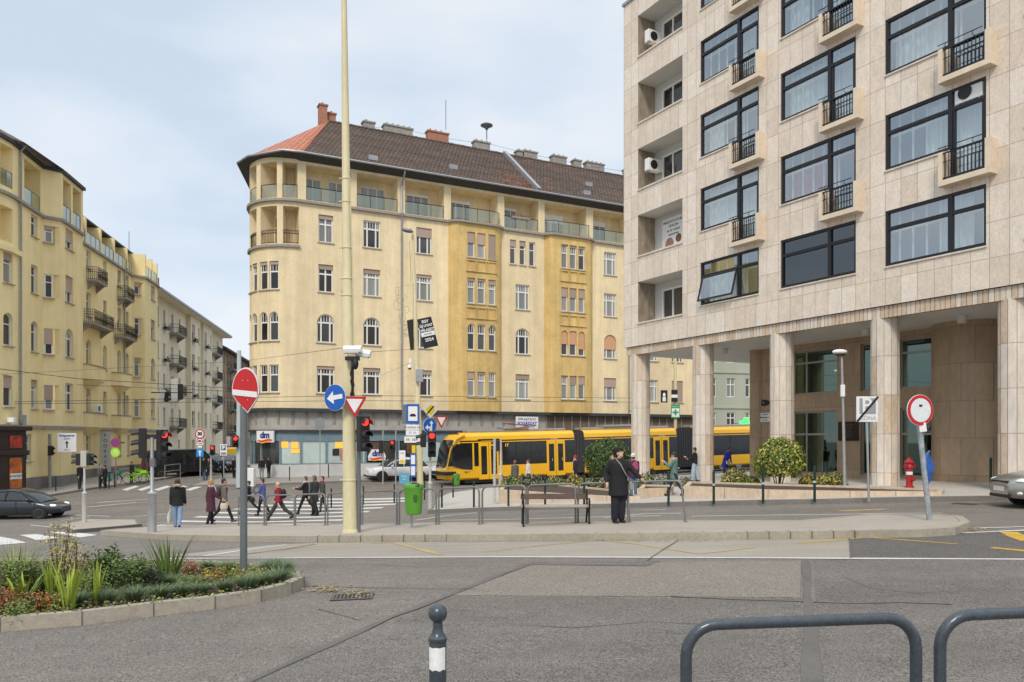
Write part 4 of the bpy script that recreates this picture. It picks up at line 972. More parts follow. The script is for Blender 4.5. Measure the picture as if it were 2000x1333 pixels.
# lit displays inside the shop windows
warm = mat('warm_shop_light', (1, .42, .06), .5, emit=.45); pinkp = mat('pink_poster', (.55, .25, .22), .6, noise=[(2, .3, (1, 1, 1))])
for (s_, w, z0, z1, m) in ((-3.1, .55, -.7, -.25, warm), (-2.35, .5, -.75, -.28, warm), (-2.3, .6, -1.1, -.8, warm), (1.1, 1.0, -.75, -.3, warm), (1.5, 1.1, -1.65, -.78, pinkp), (.65, .5, -1.3, -.8, roomk), (3.4, 1.2, -1.0, -.3, mat('shop_shelf', (.12, .07, .04), .7, noise=[(3, .6, (1, 1, 1))])), (6.6, .9, -1.2, -.4, mat('shop_shelf', (.12, .07, .04), .7))):
    a = cmap2(s_-w/2, .10); b = cmap2(s_+w/2, .10); mb = MB(); mb.face([(*a, z0), (*b, z0), (*b, z1), (*a, z1)]); mb.build('display', m, shp)
# shop signs
def dmlogo(t, sc, y):
    text('dm', .62*sc, mat('logo_blue', (.02, .03, .20), .4), t, (0, y, .10*sc), bold=.03*sc)
    mb = MB(); A = []
    for i in range(13): x = -1+2*i/12; A.append((x*.62*sc, -.22*sc+.05*sc*math.sin(x*3)))
    B = [(x, z-.10*sc-.03*sc*math.cos(x*3)) for x, z in A[::-1]]
    mb.prism(A+B, y-.004, y+.002); mb.build('swoosh', mat('logo_red', (.65, .03, .02), .4), t)
    mb = MB(); mb.prism([(x*.8, z-.105*sc) for x, z in A]+[(x*.8, z-.09*sc) for x, z in B], y-.003, y+.002); mb.build('swoosh', mat('logo_orange', (.85, .38, .03), .4), t)
a = cmap(-4.4, .1, -.18); t = thing('shop_sign', 'white square shop sign with blue lettering at the rounded corner of the drugstore', 'sign', cw(*a), CB.rotation_euler.z+ctan(-4.4))
mb = MB(); mb.box(-.72, .72, -.06, .10, -.42, .42); mb.build('board', signw, t, bevel=.02); dmlogo(t, 1.0, -.07)
t = thing('shop_sign', 'cut out blue and orange shop logo in the drugstore window above the white car', 'sign', cw(3.75, -.02, -1.28), CB.rotation_euler.z)
mb = MB(); mb.prism([(-.65, -.42), (.65, -.42), (.7, -.1), (.45, .42), (-.4, .42), (-.7, -.1)], -.03, .03); mb.build('board', signw, t); dmlogo(t, .95, -.034)
t = thing('dentist_banner', 'white banner with blue dentist lettering hanging on the grey fascia above the tram', 'banner', cw(16.4, -.50, 1.22), CB.rotation_euler.z)
mb = MB(); mb.box(-1.05, 1.05, -.02, .02, -.52, .55); mb.build('sheet', signw, t)
text('IMPLANTÁCIÓ', .25, signk, t, (0, -.026, .33)); text('FOGÁSZAT', .36, signblue, t, (0, -.026, -.02), bold=.012); text('Vérmező út 06 1 212', .17, signblue, t, (0, -.026, -.34))
# street furniture on the wall
for s_, z in ((-.9, 13.9), (-2.6, 10.6)): pass
t = thing('wall_plaque', 'small dark plaque high on the cream wall beside the tall mast', 'sign', cw(1.35, -.02, 10.95), CB.rotation_euler.z); mb = MB(); mb.box(-.28, .28, -.03, 0, -.14, .14); mb.build('board', dark, t)
# ================================================================ yellow house, pale house and brown house up the street on the left
AL = math.atan2(.985, -.171); LB0 = (-32.1, 55.7, 0)
def lbulge(s):
    if s < -4.45: b = 0
    elif s < -3.85: b = .9*(s+4.45)/.6
    elif s < .02: b = .9
    elif s < .04: b = .9*(.04-s)/.02
    elif s < 14.35: b = 0
    elif s < 15.05: b = .9*(s-14.35)/.7
    else: b = .9
    return b
def lmap(s, z, d):
    if s < -8.6:
        th = (-8.6-s)/4.0; return (-8.6-(4-d)*math.sin(th), 4-(4-d)*math.cos(th), z)
    return (s, d-lbulge(s), z)
def ltan(s): a = lmap(s-.05, 0, 0); b = lmap(s+.05, 0, 0); return math.atan2(b[1]-a[1], b[0]-a[0])
YH = thing('yellow_apartment_house', 'long yellow apartment house with polygonal bays and top floor loggias along the street', 'building', LB0, AL)
bpy.context.view_layer.update(); lw = lambda s, z, d: YH.matrix_world @ Vector(lmap(s, z, d))
WL = []
rowz = [(1.9, 3.8, 0), (5.6, 7.6, 1), (9.4, 11.25, 0), (13.1, 14.5, 0)]
for ri, (za, zb, ar) in enumerate(rowz):
    k = .35 if ar else 0
    for xc, w, st, rs in ((-5.75, .95, 'two', k), (-4.16, .52, 'two', 0), (-2.45, 1.35, 'cross', k*1.6), (3.75, .95, 'two', k), (7.35, .8, 'two', k), (10.9, 1.0, 'two', k), (13.0, .8, 'two', k), (14.72, .52, 'two', 0), (17.6, 1.3, 'cross', k*1.5), (-9.2, .9, 'two', k), (-11.5, 1.0, 'two', k)):
        if ri == 3 and xc < -8: continue
        WL.append((xc, w, za, zb if xc not in (-4.16, 14.72) else zb-.25, rs, st, random.choice((0, 0, .25, .4, .6)) if not rs else 0, random.random() < .35))
for xc, w in ((-6.6, .8), (-1.6, .7), (3.75, .9), (7.35, .8), (10.9, .8), (13.4, .7)): WL.append((xc, w, -1.5, .25, 0, 'two', 0, False))
holes = [(xc-w/2, xc+w/2, za, zb, rs, .30) for xc, w, za, zb, rs, *_ in WL]
lpL = [(-7.2, -4.85), (-3.55, -2.15), (-1.85, -.35)]
holes1 = holes+[(a, b, 14.95, 17.7, 0, 1.5) for a, b in lpL]+[(-9.9, -8.75, 15.2, 17.7, 0, 1.2), (-9.9, -8.75, 11.9, 14.0, 0, 1.2), (-12.2, -10.6, 15.2, 17.7, 0, 1.2)]
exl = [-4.45, -3.85, .02, .04, 14.35, 15.05]+[-8.6-i*.5 for i in range(13)]
mb = MB(); facade(mb, -14.5, .02, -4.6, 18.0, [h for h in holes1 if h[1] < .1], lmap, .3, extra=exl, maxdx=3)
mb.face([lmap(.02, -4.6, 0), lmap(.02, 18.0, 0), (.02, 8, 18.0), (.02, 8, -4.6)])
facade(mb, .04, 19.2, -4.6, 14.85, [h for h in holes if h[0] > .1], lmap, .3, extra=exl, maxdx=3)
mb.face([lmap(19.2, -4.6, 0), lmap(19.2, 14.85, 0), (19.2, 9, 14.85), (19.2, 9, -4.6)]); mb.face([(-14, 9, -4.6), (19.2, 9, -4.6), (19.2, 9, 18), (-14, 9, 18)])
mb.face([(.04, 0, 14.85), (14.4, 0, 14.85), (15.05, -.9, 14.85), (19.2, -.9, 14.85), (19.2, 2, 14.85), (.04, 2, 14.85)])
# fins and set back top floor of the lower section
for a in (3.1, 6.35, 9.55, 12.95, 15.2, 17.2, 18.95):
    y0 = -lbulge(a)
    mb.box(a, a+.25, y0, 1.9, 14.852, 16.95)
th_ = [(a+.9, a+2.3, 14.9, 16.9, 0, .12) for a in (.2, 3.3, 6.6, 9.9)]
facade(mb, .04, 19.2, 14.86, 17.15, th_, lambda s, z, d: (s, 1.7+d, z), .12)
mb.build('wall', yellow, YH)
for (xc, w, za, zb, rs, st, sh, lt) in WL: window(YH, lmap(xc, za, .22), ltan(xc), w, zb-za, st, rs, lt, sh, sill=.34)
for a in (.2, 3.3, 6.6, 9.9): window(YH, (a+1.6, 1.76, 14.9), 0, 1.4, 2.0, 'plain2', name='balcony_door', light=True)
mb = MB(); facade(mb, -8.0, -.1, 14.9, 17.8, [(-6.9, -5.6, 14.95, 16.9, 0, .1), (-3.3, -2.3, 14.95, 16.9, 0, .1), (-1.6, -.7, 14.95, 16.9, 0, .1)], lambda s, z, d: (s, .6+d if s > -4.4 else 1.45+d, z), .1); mb.build('loggia_wall', yellow, YH)
for c, w, y in ((-6.25, 1.3, 1.5), (-2.8, 1.0, .65), (-1.15, .9, .65)): window(YH, (c, y, 14.95), 0, w, 1.95, 'plain2', light=True, name='balcony_door')
def lledge(s0, s1, z0, z1, out, m=cemm):
    n = max(4, int((s1-s0)/.35)); p = sorted(set([s0+(s1-s0)*i/n for i in range(n+1)]+[e_ for e_ in exl if s0 < e_ < s1]))
    mb = MB(); slab_path(mb, [lmap(s, 0, 0)[:2] for s in p], z0, z1, out); return mb.build('cornice', m, YH)
lledge(-14, .02, 14.68, 14.86, .2); lledge(.06, 19.2, 14.68, 14.86, .2); lledge(-14, .02, .62, .82, .22); lledge(.06, 19.2, .62, .82, .22); lledge(-14, -8.0, 11.3, 11.6, .22, yellow)
def bal_glass(s0, s1, z):
    n = max(2, int((s1-s0)/.8)); r = MB(); gm = MB(); Q = [Vector(lmap(s0+(s1-s0)*i/n, z, .05)) for i in range(n+1)]
    r.tube([q+Vector((0, 0, 1.0)) for q in Q], .025, 4)
    for q in Q: r.tube([q, q+Vector((0, 0, 1.0))], .02, 4)
    for i in range(n): a, b = Q[i], Q[i+1]; u = Vector((0, 0, 1)); gm.face([a+u*.06, b+u*.06, b+u*.95, a+u*.95])
    o = r.build('balustrade', steelg, YH); gm.build('pane', glassmat('balcony_glass', (.55, .68, .66), .4, .1, (.8, .9, .92)), o)
for a, b in lpL: bal_glass(a, b, 14.97)
bal_glass(-9.9, -8.75, 15.2)
for a, b in ((.1, 3.1), (3.35, 6.35), (6.6, 9.55), (9.8, 12.95), (13.2, 14.3), (15.45, 17.2), (17.45, 18.95)): bal_glass(a, b, 14.9)
# eaves and low roofs
mb = MB(); pe = [lmap(s, 0, 0)[:2] for s in [-14.5+i*.5 for i in range(30)]+[.02]]; slab_path(mb, pe, 17.98, 18.2, .2, 1.2); mb.build('eave', eavem, YH)
mb = MB(); mb.face([(-8.6, -.6, 18.22), (-3.9, -1.05, 18.22), (.1, -1.05, 18.22), (.1, 5, 21.2), (-8.6, 5, 21.2)]); mb.face([(-8.6, -.6, 18.22), (-8.6, 5, 21.2), (-13, 3.4, 18.22)]); mb.build('roof', tile, YH)
mb = MB(); mb.box(.03, 19.2, .35, 1.9, 17.02, 17.16); mb.face([(.03, .35, 17.17), (19.2, .35, 17.17), (19.2, 6, 20), (.03, 6, 20)]); mb.build('roof', eavem, YH)
for x, y, z, h, s_ in ((-7.95, -.06, .9, 17.6, 0), (.30, -.10, .9, 16.4, 0), (11.9, -.06, .9, 14.2, 0), (.30, .0, -3.2, 3.8, 0)):
    mb = MB(); mb.tube([(x, y-.06, z), (x, y-.06, z+h-.6), (x, y-.35, z+h-.2)], .07, 7); mb.build('drainpipe', zinc, YH)
# balconies
for (s0, s1, z, o_) in ((3.3, 5.6, 12.2, .8), (2.1, 6.6, 8.75, .95), (10.3, 12.4, 12.1, .8), (9.5, 12.9, 8.7, .9)): ironbalcony(YH, lmap, s0, s1, z, o_, .98)
for (s0, s1, z, o_) in ((1.2, 6.0, 4.45, .75), (8.9, 12.6, 4.45, .75), (1.0, 6.2, .84, .7), (8.9, 12.6, .84, .7)):
    mb = MB(); p = [lmap(s0, 0, 0), lmap(s0+.5, 0, -o_*.85), lmap(s0+1.2, 0, -o_), lmap(s1-1.2, 0, -o_), lmap(s1-.5, 0, -o_*.85), lmap(s1, 0, 0)]
    for i in range(5): a, b = p[i], p[i+1]; mb.face([(a[0], a[1], z), (b[0], b[1], z), (b[0], b[1], z+1.05), (a[0], a[1], z+1.05)])
    mb.face([(q[0], q[1], z) for q in p]); mb.face([(q[0], q[1], z+1.0) for q in p])
    c = lmap((s0+s1)/2, 0, 0)
    for i in range(5): a, b = p[i], p[i+1]; mb.face([(a[0], a[1], z), (b[0], b[1], z), (c[0], c[1], z-.75)])
    mb.build('balcony', yellow, YH)
    mb = MB(); slab_path(mb, [q[:2] for q in p], z+1.05, z+1.12, .06, .14); mb.build('balcony_cap', cemm, YH)
# corbels under the bays at street level, plinth
mb = MB(); lledge(-14, .02, -4.6, -2.55, .08, mat('plinth_grey', (.22, .20, .18), .9, noise=[(1, .2, (1, 1, 1))])); lledge(.06, 19.2, -4.6, -2.4, .08, mat('plinth_grey', (.22, .20, .18)))
# doorway of the yellow house
mb = MB(); mb.box(6.9, 8.3, -.08, .05, -3.1, -.55); mb.build('door', mat('brown_door', (.08, .05, .035), .5), YH)
mb = MB(); mb.box(6.6, 8.7, -1.1, 0, -.45, -.33); mb.build('door_canopy', dark, YH)
for x in (5.3, 9.3): mb = MB(); mb.box(x-.3, x+.3, -.03, .03, -3.0, -1.9); mb.build('cellar_window', white, YH)
acunit(lw(4.2, 2.0, -.35), AL, 'white air conditioner on a solid balcony of the yellow house')
# signs fixed to the yellow house
def lsign(name, s, z, w, h, label, m=signw, d=-.1, ang=None, cat='sign'):
    t = thing(name, label, cat, lw(s, z, d), AL if ang is None else ang); mb = MB(); mb.box(-w/2, w/2, -.12, .0, -h/2, h/2); mb.build('board', m, t, bevel=.01); return t
t = lsign('hanging_advert', -5.0, -.3, 1.1, 1.25, 'large white advertising light box with an arrow hung on the yellow wall', d=-1.7, ang=R(20))
text('Gyógyszertár', .17, signblue, t, (0, -.13, .46), bold=.006); text('optika', .16, signblue, t, (0, -.13, .26)); mb = MB(); mb.prism([(-.04, -.35), (.04, -.35), (.04, -.05), (.12, -.05), (0, .12), (-.12, -.05), (-.04, -.05)], -.126, -.121); mb.build('arrow', signk, t); text('50 m', .15, signk, t, (0, -.13, -.48))
t = lsign('vertical_banner', 5.6, -1.1, .75, 3.2, 'tall narrow grey banner on the yellow wall beside its doorway', mat('banner_grey', (.48, .48, .46), .6), d=-.6, ang=R(25))
for k, c in enumerate('FODRÁSZ'): text(c, .36, signk, t, (0, -.13, 1.3-.42*k))
t = lsign('meter_box', -7.55, 1.0, .55, .9, 'grey metal junction box under the drainpipe of the yellow house', zinc, d=-.05)
# dark wooden shop front with posters at the far left
t = thing('dark_shopfront', 'dark brown carved wooden shop front with poster panels at the far left', 'shopfront', lw(-8.6, -3.6, -.05), AL+R(-18))
wood = mat('dark_shop_wood', (.035, .022, .016), .5, noise=[(4, .3, (1, 1, 1))])
mb = MB(); mb.box(-5, .5, -.35, .3, 0, 4.05); mb.build('panel', wood, t); mb = MB(); mb.box(-5.1, .72, -.62, .4, 4.05, 4.32); mb.build('cornice', wood, t, bevel=.03); mb = MB(); mb.box(-5.05, .62, -.5, .35, 2.55, 2.85); mb.build('shelf_moulding', wood, t, bevel=.03)
og = mat('poster_orange', (.50, .13, .03), .5, noise=[(1.6, .8, (1, 1, 1))]); rd = mat('poster_red', (.45, .05, .03), .5, noise=[(2.4, .8, (1, 1, 1))])
def fposter(name, x, z0, z1, m, label):
    q = thing(name, label, 'poster', t.matrix_basis @ Vector((x, -.36, z0)), AL+R(-18)); mb = MB(); mb.box(-.48, .48, -.03, 0, 0, z1-z0); mb.build('sheet', m, q); return q
q = fposter('poster', -.35, 3.0, 3.75, rd, 'small red poster in the upper panel of the dark shop front')
q = fposter('poster', -.35, .25, 2.4, og, 'tall orange poster in the lower panel of the dark shop front'); mb = MB(); mb.box(-.46, .46, -.035, -.03, .85, 1.2); mb.build('title_strip', signw, q); text('KONCERT', .2, signk, q, (0, -.04, 1.02))
q = fposter('poster', -2.1, .25, 2.4, rd, 'second tall red poster further left on the dark shop front')
t2 = thing('spotlight', 'white floodlight standing on the roof ledge of the dark shop front', 'lamp', t.matrix_basis @ Vector((-.6, -.3, 4.32))); mb = MB(); mb.tube([(0, 0, 0), (0, 0, .25)], .03, 6); mb.box(-.22, .22, -.15, .12, .22, .52); mb.build('body', white, t2, bevel=.02)
# ---------------- pale house
PH = thing('pale_apartment_house', 'pale four storey house with iron balconies beyond the yellow one', 'building', LB0, AL)
pm = lambda s, z, d: (s, d-(.5 if 34.3 < s < 39.4 or 41 < s < 46 else 0), z); WP = []
for za, zb in ((11.5, 13.4), (8.15, 9.9), (4.95, 6.7), (1.4, 3.2)):
    for xc, w in ((22.6, .8), (25.0, .8), (28.2, 1.0), (31.3, .8), (35.6, 1.4), (38.4, .7), (42.2, 1.3), (45.2, .6), (48, 1), (52, 1)): WP.append((xc, w, za, zb))
for xc, w in ((25, .8), (31, .8), (35.5, 1.6), (42, 1), (48, 1.0)): WP.append((xc, w, -2.2, -.2))
mb = MB(); facade(mb, 19.25, 55.5, -4.4, 14.5, [(a-w/2, a+w/2, b, c, 0, .28) for a, w, b, c in WP], pm, .28, extra=[34.3, 34.31, 39.39, 39.4, 41, 41.01, 45.99, 46]); mb.face([(55.5, 0, -4.4), (55.5, 9, -4.4), (55.5, 9, 14.5), (55.5, 0, 14.5)]); mb.face([(19.3, 0, 14.5), (19.3, 9, 14.5), (19.3, 4.6, 17.6)]); mb.build('wall', paley, PH)
for a, w, b, c in WP: p = pm(a, b, .2); window(PH, p, 0, w, c-b, 'two', 0, random.random() < .3, random.choice((0, 0, .3, .5)), sill=.3)
mb = MB(); mb.box(19.3, 56, -1.1, .1, 14.4, 14.62); mb.build('eave', paley, PH); mb = MB(); mb.box(19.3, 56, -1.25, -1.1, 14.5, 14.72); mb.build('gutter', zinc, PH)
mb = MB(); mb.face([(19.2, -1.1, 14.7), (56, -1.1, 14.7), (56, 4.6, 17.9), (19.2, 4.6, 17.9)]); mb.face([(19.2, 10, 14.7), (56, 10, 14.7), (56, 4.6, 17.9), (19.2, 4.6, 17.9)]); rp = mb.build('roof', tile, PH)
for x, h in ((20.5, 1.5), (23, 1.2), (29.5, 1.0)): mb = MB(); mb.box(x, x+1.2, 2.0, 2.7, 16, 16.8+h); mb.build('chimney', brickm, rp)
for z in (11.3, 7.95, 4.75, 1.2):
    ironbalcony(PH, pm, 27.0, 30.6, z, .95, .95, False); ironbalcony(PH, pm, 47.0, 50.6, z, .95, .95, False)
for z in (11.45, 8.1, 4.9):
    for xc in (25.0, 35.6, 42.2):
        mb = MB(); p = pm(xc, z, -.3); mb.box(xc-.7, xc+.7, p[1]-.15, p[1]+.15, z-.1, z+.15)
        for _ in range(26): v = Vector((xc+random.uniform(-.7, .7), p[1]+random.uniform(-.2, .2), z+random.uniform(.05, .35))); mb.face([v+Vector([random.uniform(-.12, .12) for _ in range(3)]) for _ in range(3)], 1)
        mb.build('window_box', [dark, lf_dark], PH)
mb = MB(); mb.tube([(19.6, -.1, -3), (19.6, -.1, 14.4)], .06, 6); mb.build('drainpipe', zinc, PH)
antenna(21.2, 2.3, 18.3, 2.2, 'thin aerial on the first chimney of the pale house', False, lambda x, y, z: PH.matrix_basis @ Vector((x, y, z)))
PH.matrix_basis
# ---------------- brown house and the closing house
def plainhouse(name, label, cat, s0, s1, y0, zt, m, floors, mr, dx=2.6, bal=True):
    H = thing(name, label, cat, LB0, AL); holes = []; ws = []
    s = s0+1.2
    while s < s1-1:
        for za in floors: holes.append((s, s+1.1, za, za+1.8, 0, .25)); ws.append((s+.55, za))
        s += dx
    mb = MB(); facade(mb, s0, s1, -4.4, zt, holes, lambda x, z, d: (x, d+y0, z), .25); mb.face([(s0, y0, -4.4), (s0, y0+9, -4.4), (s0, y0+9, zt), (s0, y0, zt)]); mb.face([(s1, y0, -4.4), (s1, y0+9, -4.4), (s1, y0+9, zt), (s1, y0, zt)]); mb.build('wall', m, H)
    for a, b in ws: window(H, (a, y0+.18, b), 0, 1.1, 1.8, 'two', 0, random.random() < .2, random.choice((0, 0, .4)))
    mb = MB(); mb.box(s0, s1, y0-.8, y0+.1, zt-.1, zt+.15); mb.build('eave', eavem, H)
    mb = MB(); mb.face([(s0, y0-.8, zt+.17), (s1, y0-.8, zt+.17), (s1, y0+5, zt+3), (s0, y0+5, zt+3)]); mb.build('roof', mr, H)
    if bal:
        for za in floors[1:]:
            for k in (4.5, 10.5): ironbalcony(H, lambda x, z, d: (x, d+y0, z), s0+k, s0+k+3, za-.3, 1.0, .95, False)
    return H
plainhouse('brown_house', 'dark brown old house with iron balconies, far up the street', 'building', 55.6, 78, .2, 12.9, brownr, (-2.2, 1.2, 4.6, 8.0, 11.0-.3), tile)
plainhouse('far_brown_house', 'farther brown house closing the view up the street', 'building', 78.1, 130, .35, 12.6, mat('brown_render_far', (.34, .25, .17), .9, noise=[(1, .2, STR)]), (-2, 1.4, 4.8, 8.2), tile)
# ---------------- grey house seen through the passage
GH = thing('sage_grey_house', 'sage grey house seen through the column passage behind the tram', 'building', (24, 93, 0), R(14))
hs = []; wsx = []
for za, h in ((-2.3, 1.9), (1.2, 1.9), (5.0, 2.3), (9.2, 2.3), (13.2, 2.0)):
    for k in range(14):
        x = -8+k*2.55; hs.append((x, x+1.15, za, za+h, 0, .22)); wsx.append((x+.575, za, h))
mb = MB(); facade(mb, -10, 30, -5, 17, hs, lambda x, z, d: (x, d, z), .22); mb.box(-10, 30, -.12, 0, 3.6, 3.8); mb.box(-10, 30, -.12, 0, 7.9, 8.1); mb.box(-10, 30, -.12, 0, -.1, .15); mb.build('wall', greenr, GH)
for x, z, h in wsx: window(GH, (x, .16, z), 0, 1.15, h, 'cross', 0, random.random() < .3, random.choice((0, .3, 0)))
mb = MB(); mb.box(-10.3, 30, -.6, 12, 17, 17.4); mb.build('roof', tile, GH)
t = thing('pharmacy_cross', 'green lit pharmacy cross above the tram roof in the passage', 'sign', P(1457, 826, 86)); t.scale = (.75, .75, .55)
mb = MB(); mb.prism([(-.35, -1.0), (.35, -1.0), (.35, -.35), (1.0, -.35), (1.0, .35), (.35, .35), (.35, 1.0), (-.35, 1.0), (-.35, .35), (-1.0, .35), (-1.0, -.35), (-.35, -.35)], -.1, .1); mb.build('cross', grnx, t)
t['label'] = 'green lit pharmacy cross above the tram roof in the passage'
mb = MB(); mb.box(-.05, .05, .1, 7.5, -.05, .05); mb.build('bracket', dark, t)
# ================================================================ street furniture
def at(u, v, dz=0.0): return G(u, v, dz)
IS, PZ = .135, .125
# ---- tubular railings on the island
rail_lab = {466: 'grey tubular railing hoop behind the no entry sign post, leftmost on the island', 520: 'grey tubular railing hoop in front of the man in the red jacket', 577: 'grey tubular railing hoop in front of the three pedestrians in dark coats',
 640: 'grey tubular railing hoop just left of the tall yellow mast', 708: 'grey tubular railing hoop just right of the tall yellow mast', 780: 'grey tubular railing hoop behind the green litter bin', 857: 'grey tubular railing hoop right of the green litter bin',
 942: 'grey tubular railing hoop just left of the bench', 1031: 'grey tubular railing hoop directly behind the bench', 1129: 'grey tubular railing hoop between the bench and the man in black', 1231: 'grey tubular railing hoop with splayed legs right of the man in black'}
for (a, b, v, rec) in ((466,516,1027,.10), (520,575,1027,.10), (577,635,1027,.10), (640,704,1026.5,.1), (708,775,1026,.1), (780,852,1025.5,.1), (857,936,1025,.1), (942,1027,1024,.1), (1031,1124,1022.5,.1), (1129,1227,1021.5,.1), (1231,1340,1020.5,.1)):
    A = at(a, v, IS); B = at(b, v-.4, IS); h = .93; up = Vector((0, 0, 1)); d = (B-A).normalized(); r = .14
    lean = Vector((-.10, 0, 0)) if a == 1231 else Vector((0, 0, 0))
    pts = [A-up*.08, A+up*(h-r)+lean]
    pts += [A+lean+up*(h-r)+d*(r-r*math.cos(t))+up*(r*math.sin(t)) for t in (.4, .8, 1.2)]
    pts += [A+lean+up*h+d*r, B+lean+up*h-d*r]+[B+lean+up*(h-r)-d*(r-r*math.cos(t))+up*(r*math.sin(t)) for t in (1.2, .8, .4)]+[B+lean+up*(h-r), B-up*.08]
    c = (A+B)/2; t = thing('tubular_railing', rail_lab[a], 'railing', c, 0, 'tubular railings on the traffic island')
    mb = MB(); mb.tube([p-c for p in pts], .024, 8); mb.build('hoop', railm, t)
    for q in (A, B): mb = MB(); mb.lathe([(.05, -.02), (.05, .012), (.03, .016)], 10, c=q-c); mb.build('foot_plate', railm, t)
# ---- foreground railings and bollard (photographer's pavement)
def fghoop(uL, uR, vtL, vtR, YL, YR, label, z=None):
    A = P(uL, vtL, YL); B = P(uR, vtR, YR); h = .95; up = Vector((0, 0, 1)); r = .15; d = (B-A).normalized(); dn = up
    A0 = A+up*0; pts = [A-up*(h+.2), A-up*r]
    pts += [A-up*r+d*(r-r*math.cos(t))+up*(r*math.sin(t)) for t in (.26, .52, .78, 1.05, 1.31)]+[A+d*r, B-d*r]+[B-up*r-d*(r-r*math.cos(t))+up*(r*math.sin(t)) for t in (1.31, 1.05, .78, .52, .26)]+[B-up*r, B-up*(h+.2)]
    c = Vector(((A.x+B.x)/2, (A.y+B.y)/2, g((A.x+B.x)/2, (A.y+B.y)/2)))
    t = thing('pavement_railing', label, 'railing', c, 0, 'slate grey railings beside the photographer'); mb = MB(); mb.tube([p-c for p in pts], .0285, 16); mb.build('hoop', fgrail, t)
fghoop(1340, 1789, 1222, 1206, 3.72, 3.78, 'thick slate grey tubular railing hoop in the foreground, the whole arch in view')
fghoop(1836, 2300, 1204, 1185, 3.78, 3.84, 'thick slate grey tubular railing hoop in the foreground, cut off by the right edge')
Yb = 4.25; b = P(855, 1400, Yb); zb = g(b.x, b.y)
t = thing('bollard', 'dark bollard with a ball top and white reflective band in the foreground', 'bollard', (b.x, b.y, zb)); ht = P(855, 1180, Yb).z-zb
mb = MB(); mb.lathe([(.048, -.1), (.048, ht-.205), (.053, ht-.20), (.053, ht-.185), (.044, ht-.178), (.033, ht-.158), (.027, ht-.135), (.027, ht-.118)]+[(.053*math.sin(a), ht-.052-.053*math.cos(a)) for a in [math.pi*k/12 for k in range(2, 13)]], 28)
mb.build('post', fgrail, t); z1 = P(855, 1262, Yb).z-zb; z0 = P(855, 1306, Yb).z-zb
mb = MB()
for k in range(10):
    a0 = math.pi*1.1+math.pi*.72*k/10+.08; a1 = math.pi*1.1+math.pi*.72*(k+1)/10+.08; w0 = .004*math.sin(k*1.7); w1 = .004*math.sin((k+1)*1.7)
    mb.face([(.0492*math.cos(a0), .0492*math.sin(a0), z0+w0), (.0492*math.cos(a1), .0492*math.sin(a1), z0+w1), (.0492*math.cos(a1), .0492*math.sin(a1), z1+w1*.5), (.0492*math.cos(a0), .0492*math.sin(a0), z1+w0*.5)], 0, True)
mb.build('reflective_band', mat('reflective_white', (.74, .74, .72), .5, noise=[(30, .10, (1, 1, 1))]), t)
# ---- slim dark green bollards
bp = mat('bollard_green', (.012, .035, .028), .4, noise=[(20, .15, (1, 1, 1))])
mb = MB(); mb.lathe([(.038, -.05), (.038, .86), (.044, .865), (.044, .90), (.03, .915), (.036, .94), (.02, .965), (.001, .97)], 12); bme = mb.mesh('post', bp)
mb = MB(); mb.lathe([(.040, .50), (.040, .56)], 12); bme2 = mb.mesh('band', mat('bollard_band', (.5, .5, .48), .5))
BL = [(647,992,0,'behind the third railing hoop'),(709.6,987,0,'right of the tall yellow mast'),(770,983.6,0,'between the tall mast and the litter bin'),(829,977,0,'behind the green litter bin'),(863,992,PZ,'beside the two way signal post, at the plaza kerb'),(885,972,PZ,'just left of the small green bin'),
 (925.6,991.5,PZ,'under the tram\'s front door'),(993,989,PZ,'in front of the left end of the stone planter'),(1064.6,988,PZ,'seen through the back of the bench'),(1141,986,PZ,'seen at the right end of the bench'),(1305.7,983,PZ,'in the gap between the two planters'),(1394,982,PZ,'in front of the person in the blue coat'),(1490.4,980.5,PZ,'in front of the variegated round bush'),(1591,978,PZ,'right of the variegated round bush'),
 (1935,955,PZ,'beside the dark entrance door at the far right'),(565.5,939,.115,'before the frosted drugstore windows'),(641.6,933,.115,'before the pink poster of the drugstore'),(109,960,.115,'leftmost on the pavement before the yellow house'),(155.6,956.5,.115,'beside the person in black at the yellow house'),(195,954.6,.115,'beside the two people talking at the yellow house'),(213,953.6,.115,'left of the round green sign post'),(223.7,951,.115,'at the foot of the round green sign post')]
for i, (u, v, dz, lab) in enumerate(BL):
    t = thing('slim_bollard', 'slim dark green bollard '+lab, 'bollard', at(u, v, dz), 0, 'slim dark bollards along the kerbs'); place('post', bme, t)
    if i in (10, 11, 12, 13): place('reflective_band', bme2, t)
# ---- bench
bc = at(1082, 1021.5, IS)-Vector((0, .62, 0)); bc.z = g(bc.x, bc.y)+IS; t = thing('park_bench', 'wooden park bench with black cast iron scroll ends on the traffic island', 'bench', bc, R(2))
wood = mat('bench_wood', (.115, .075, .062), .5, noise=[(2, .2, (1, 8, 8)), (20, .25, (.1, 1, 1))]); woodt = mat('bench_wood_worn', (.36, .30, .25), .5, noise=[(3, .2, (1, 8, 8))])
mb = MB(); mb.box(-.80, .80, .20, .235, .60, .735, 0, Matrix.Rotation(R(-6), 4, 'X')); mb.build('back_board', wood, t, bevel=.008)
for k in range(3): mb = MB(); y = -.26+.15*k; mb.box(-.82, .82, y, y+.135, .425, .46); mb.build('seat_board', woodt, t, bevel=.006)
def spiral(c, r0, n, turns, a0, sgn=1): return [Vector((0, c[0]+r0*(1-i/n*.75)*math.cos(a0+sgn*turns*2*math.pi*i/n), c[1]+r0*(1-i/n*.75)*math.sin(a0+sgn*turns*2*math.pi*i/n))) for i in range(n+1)]
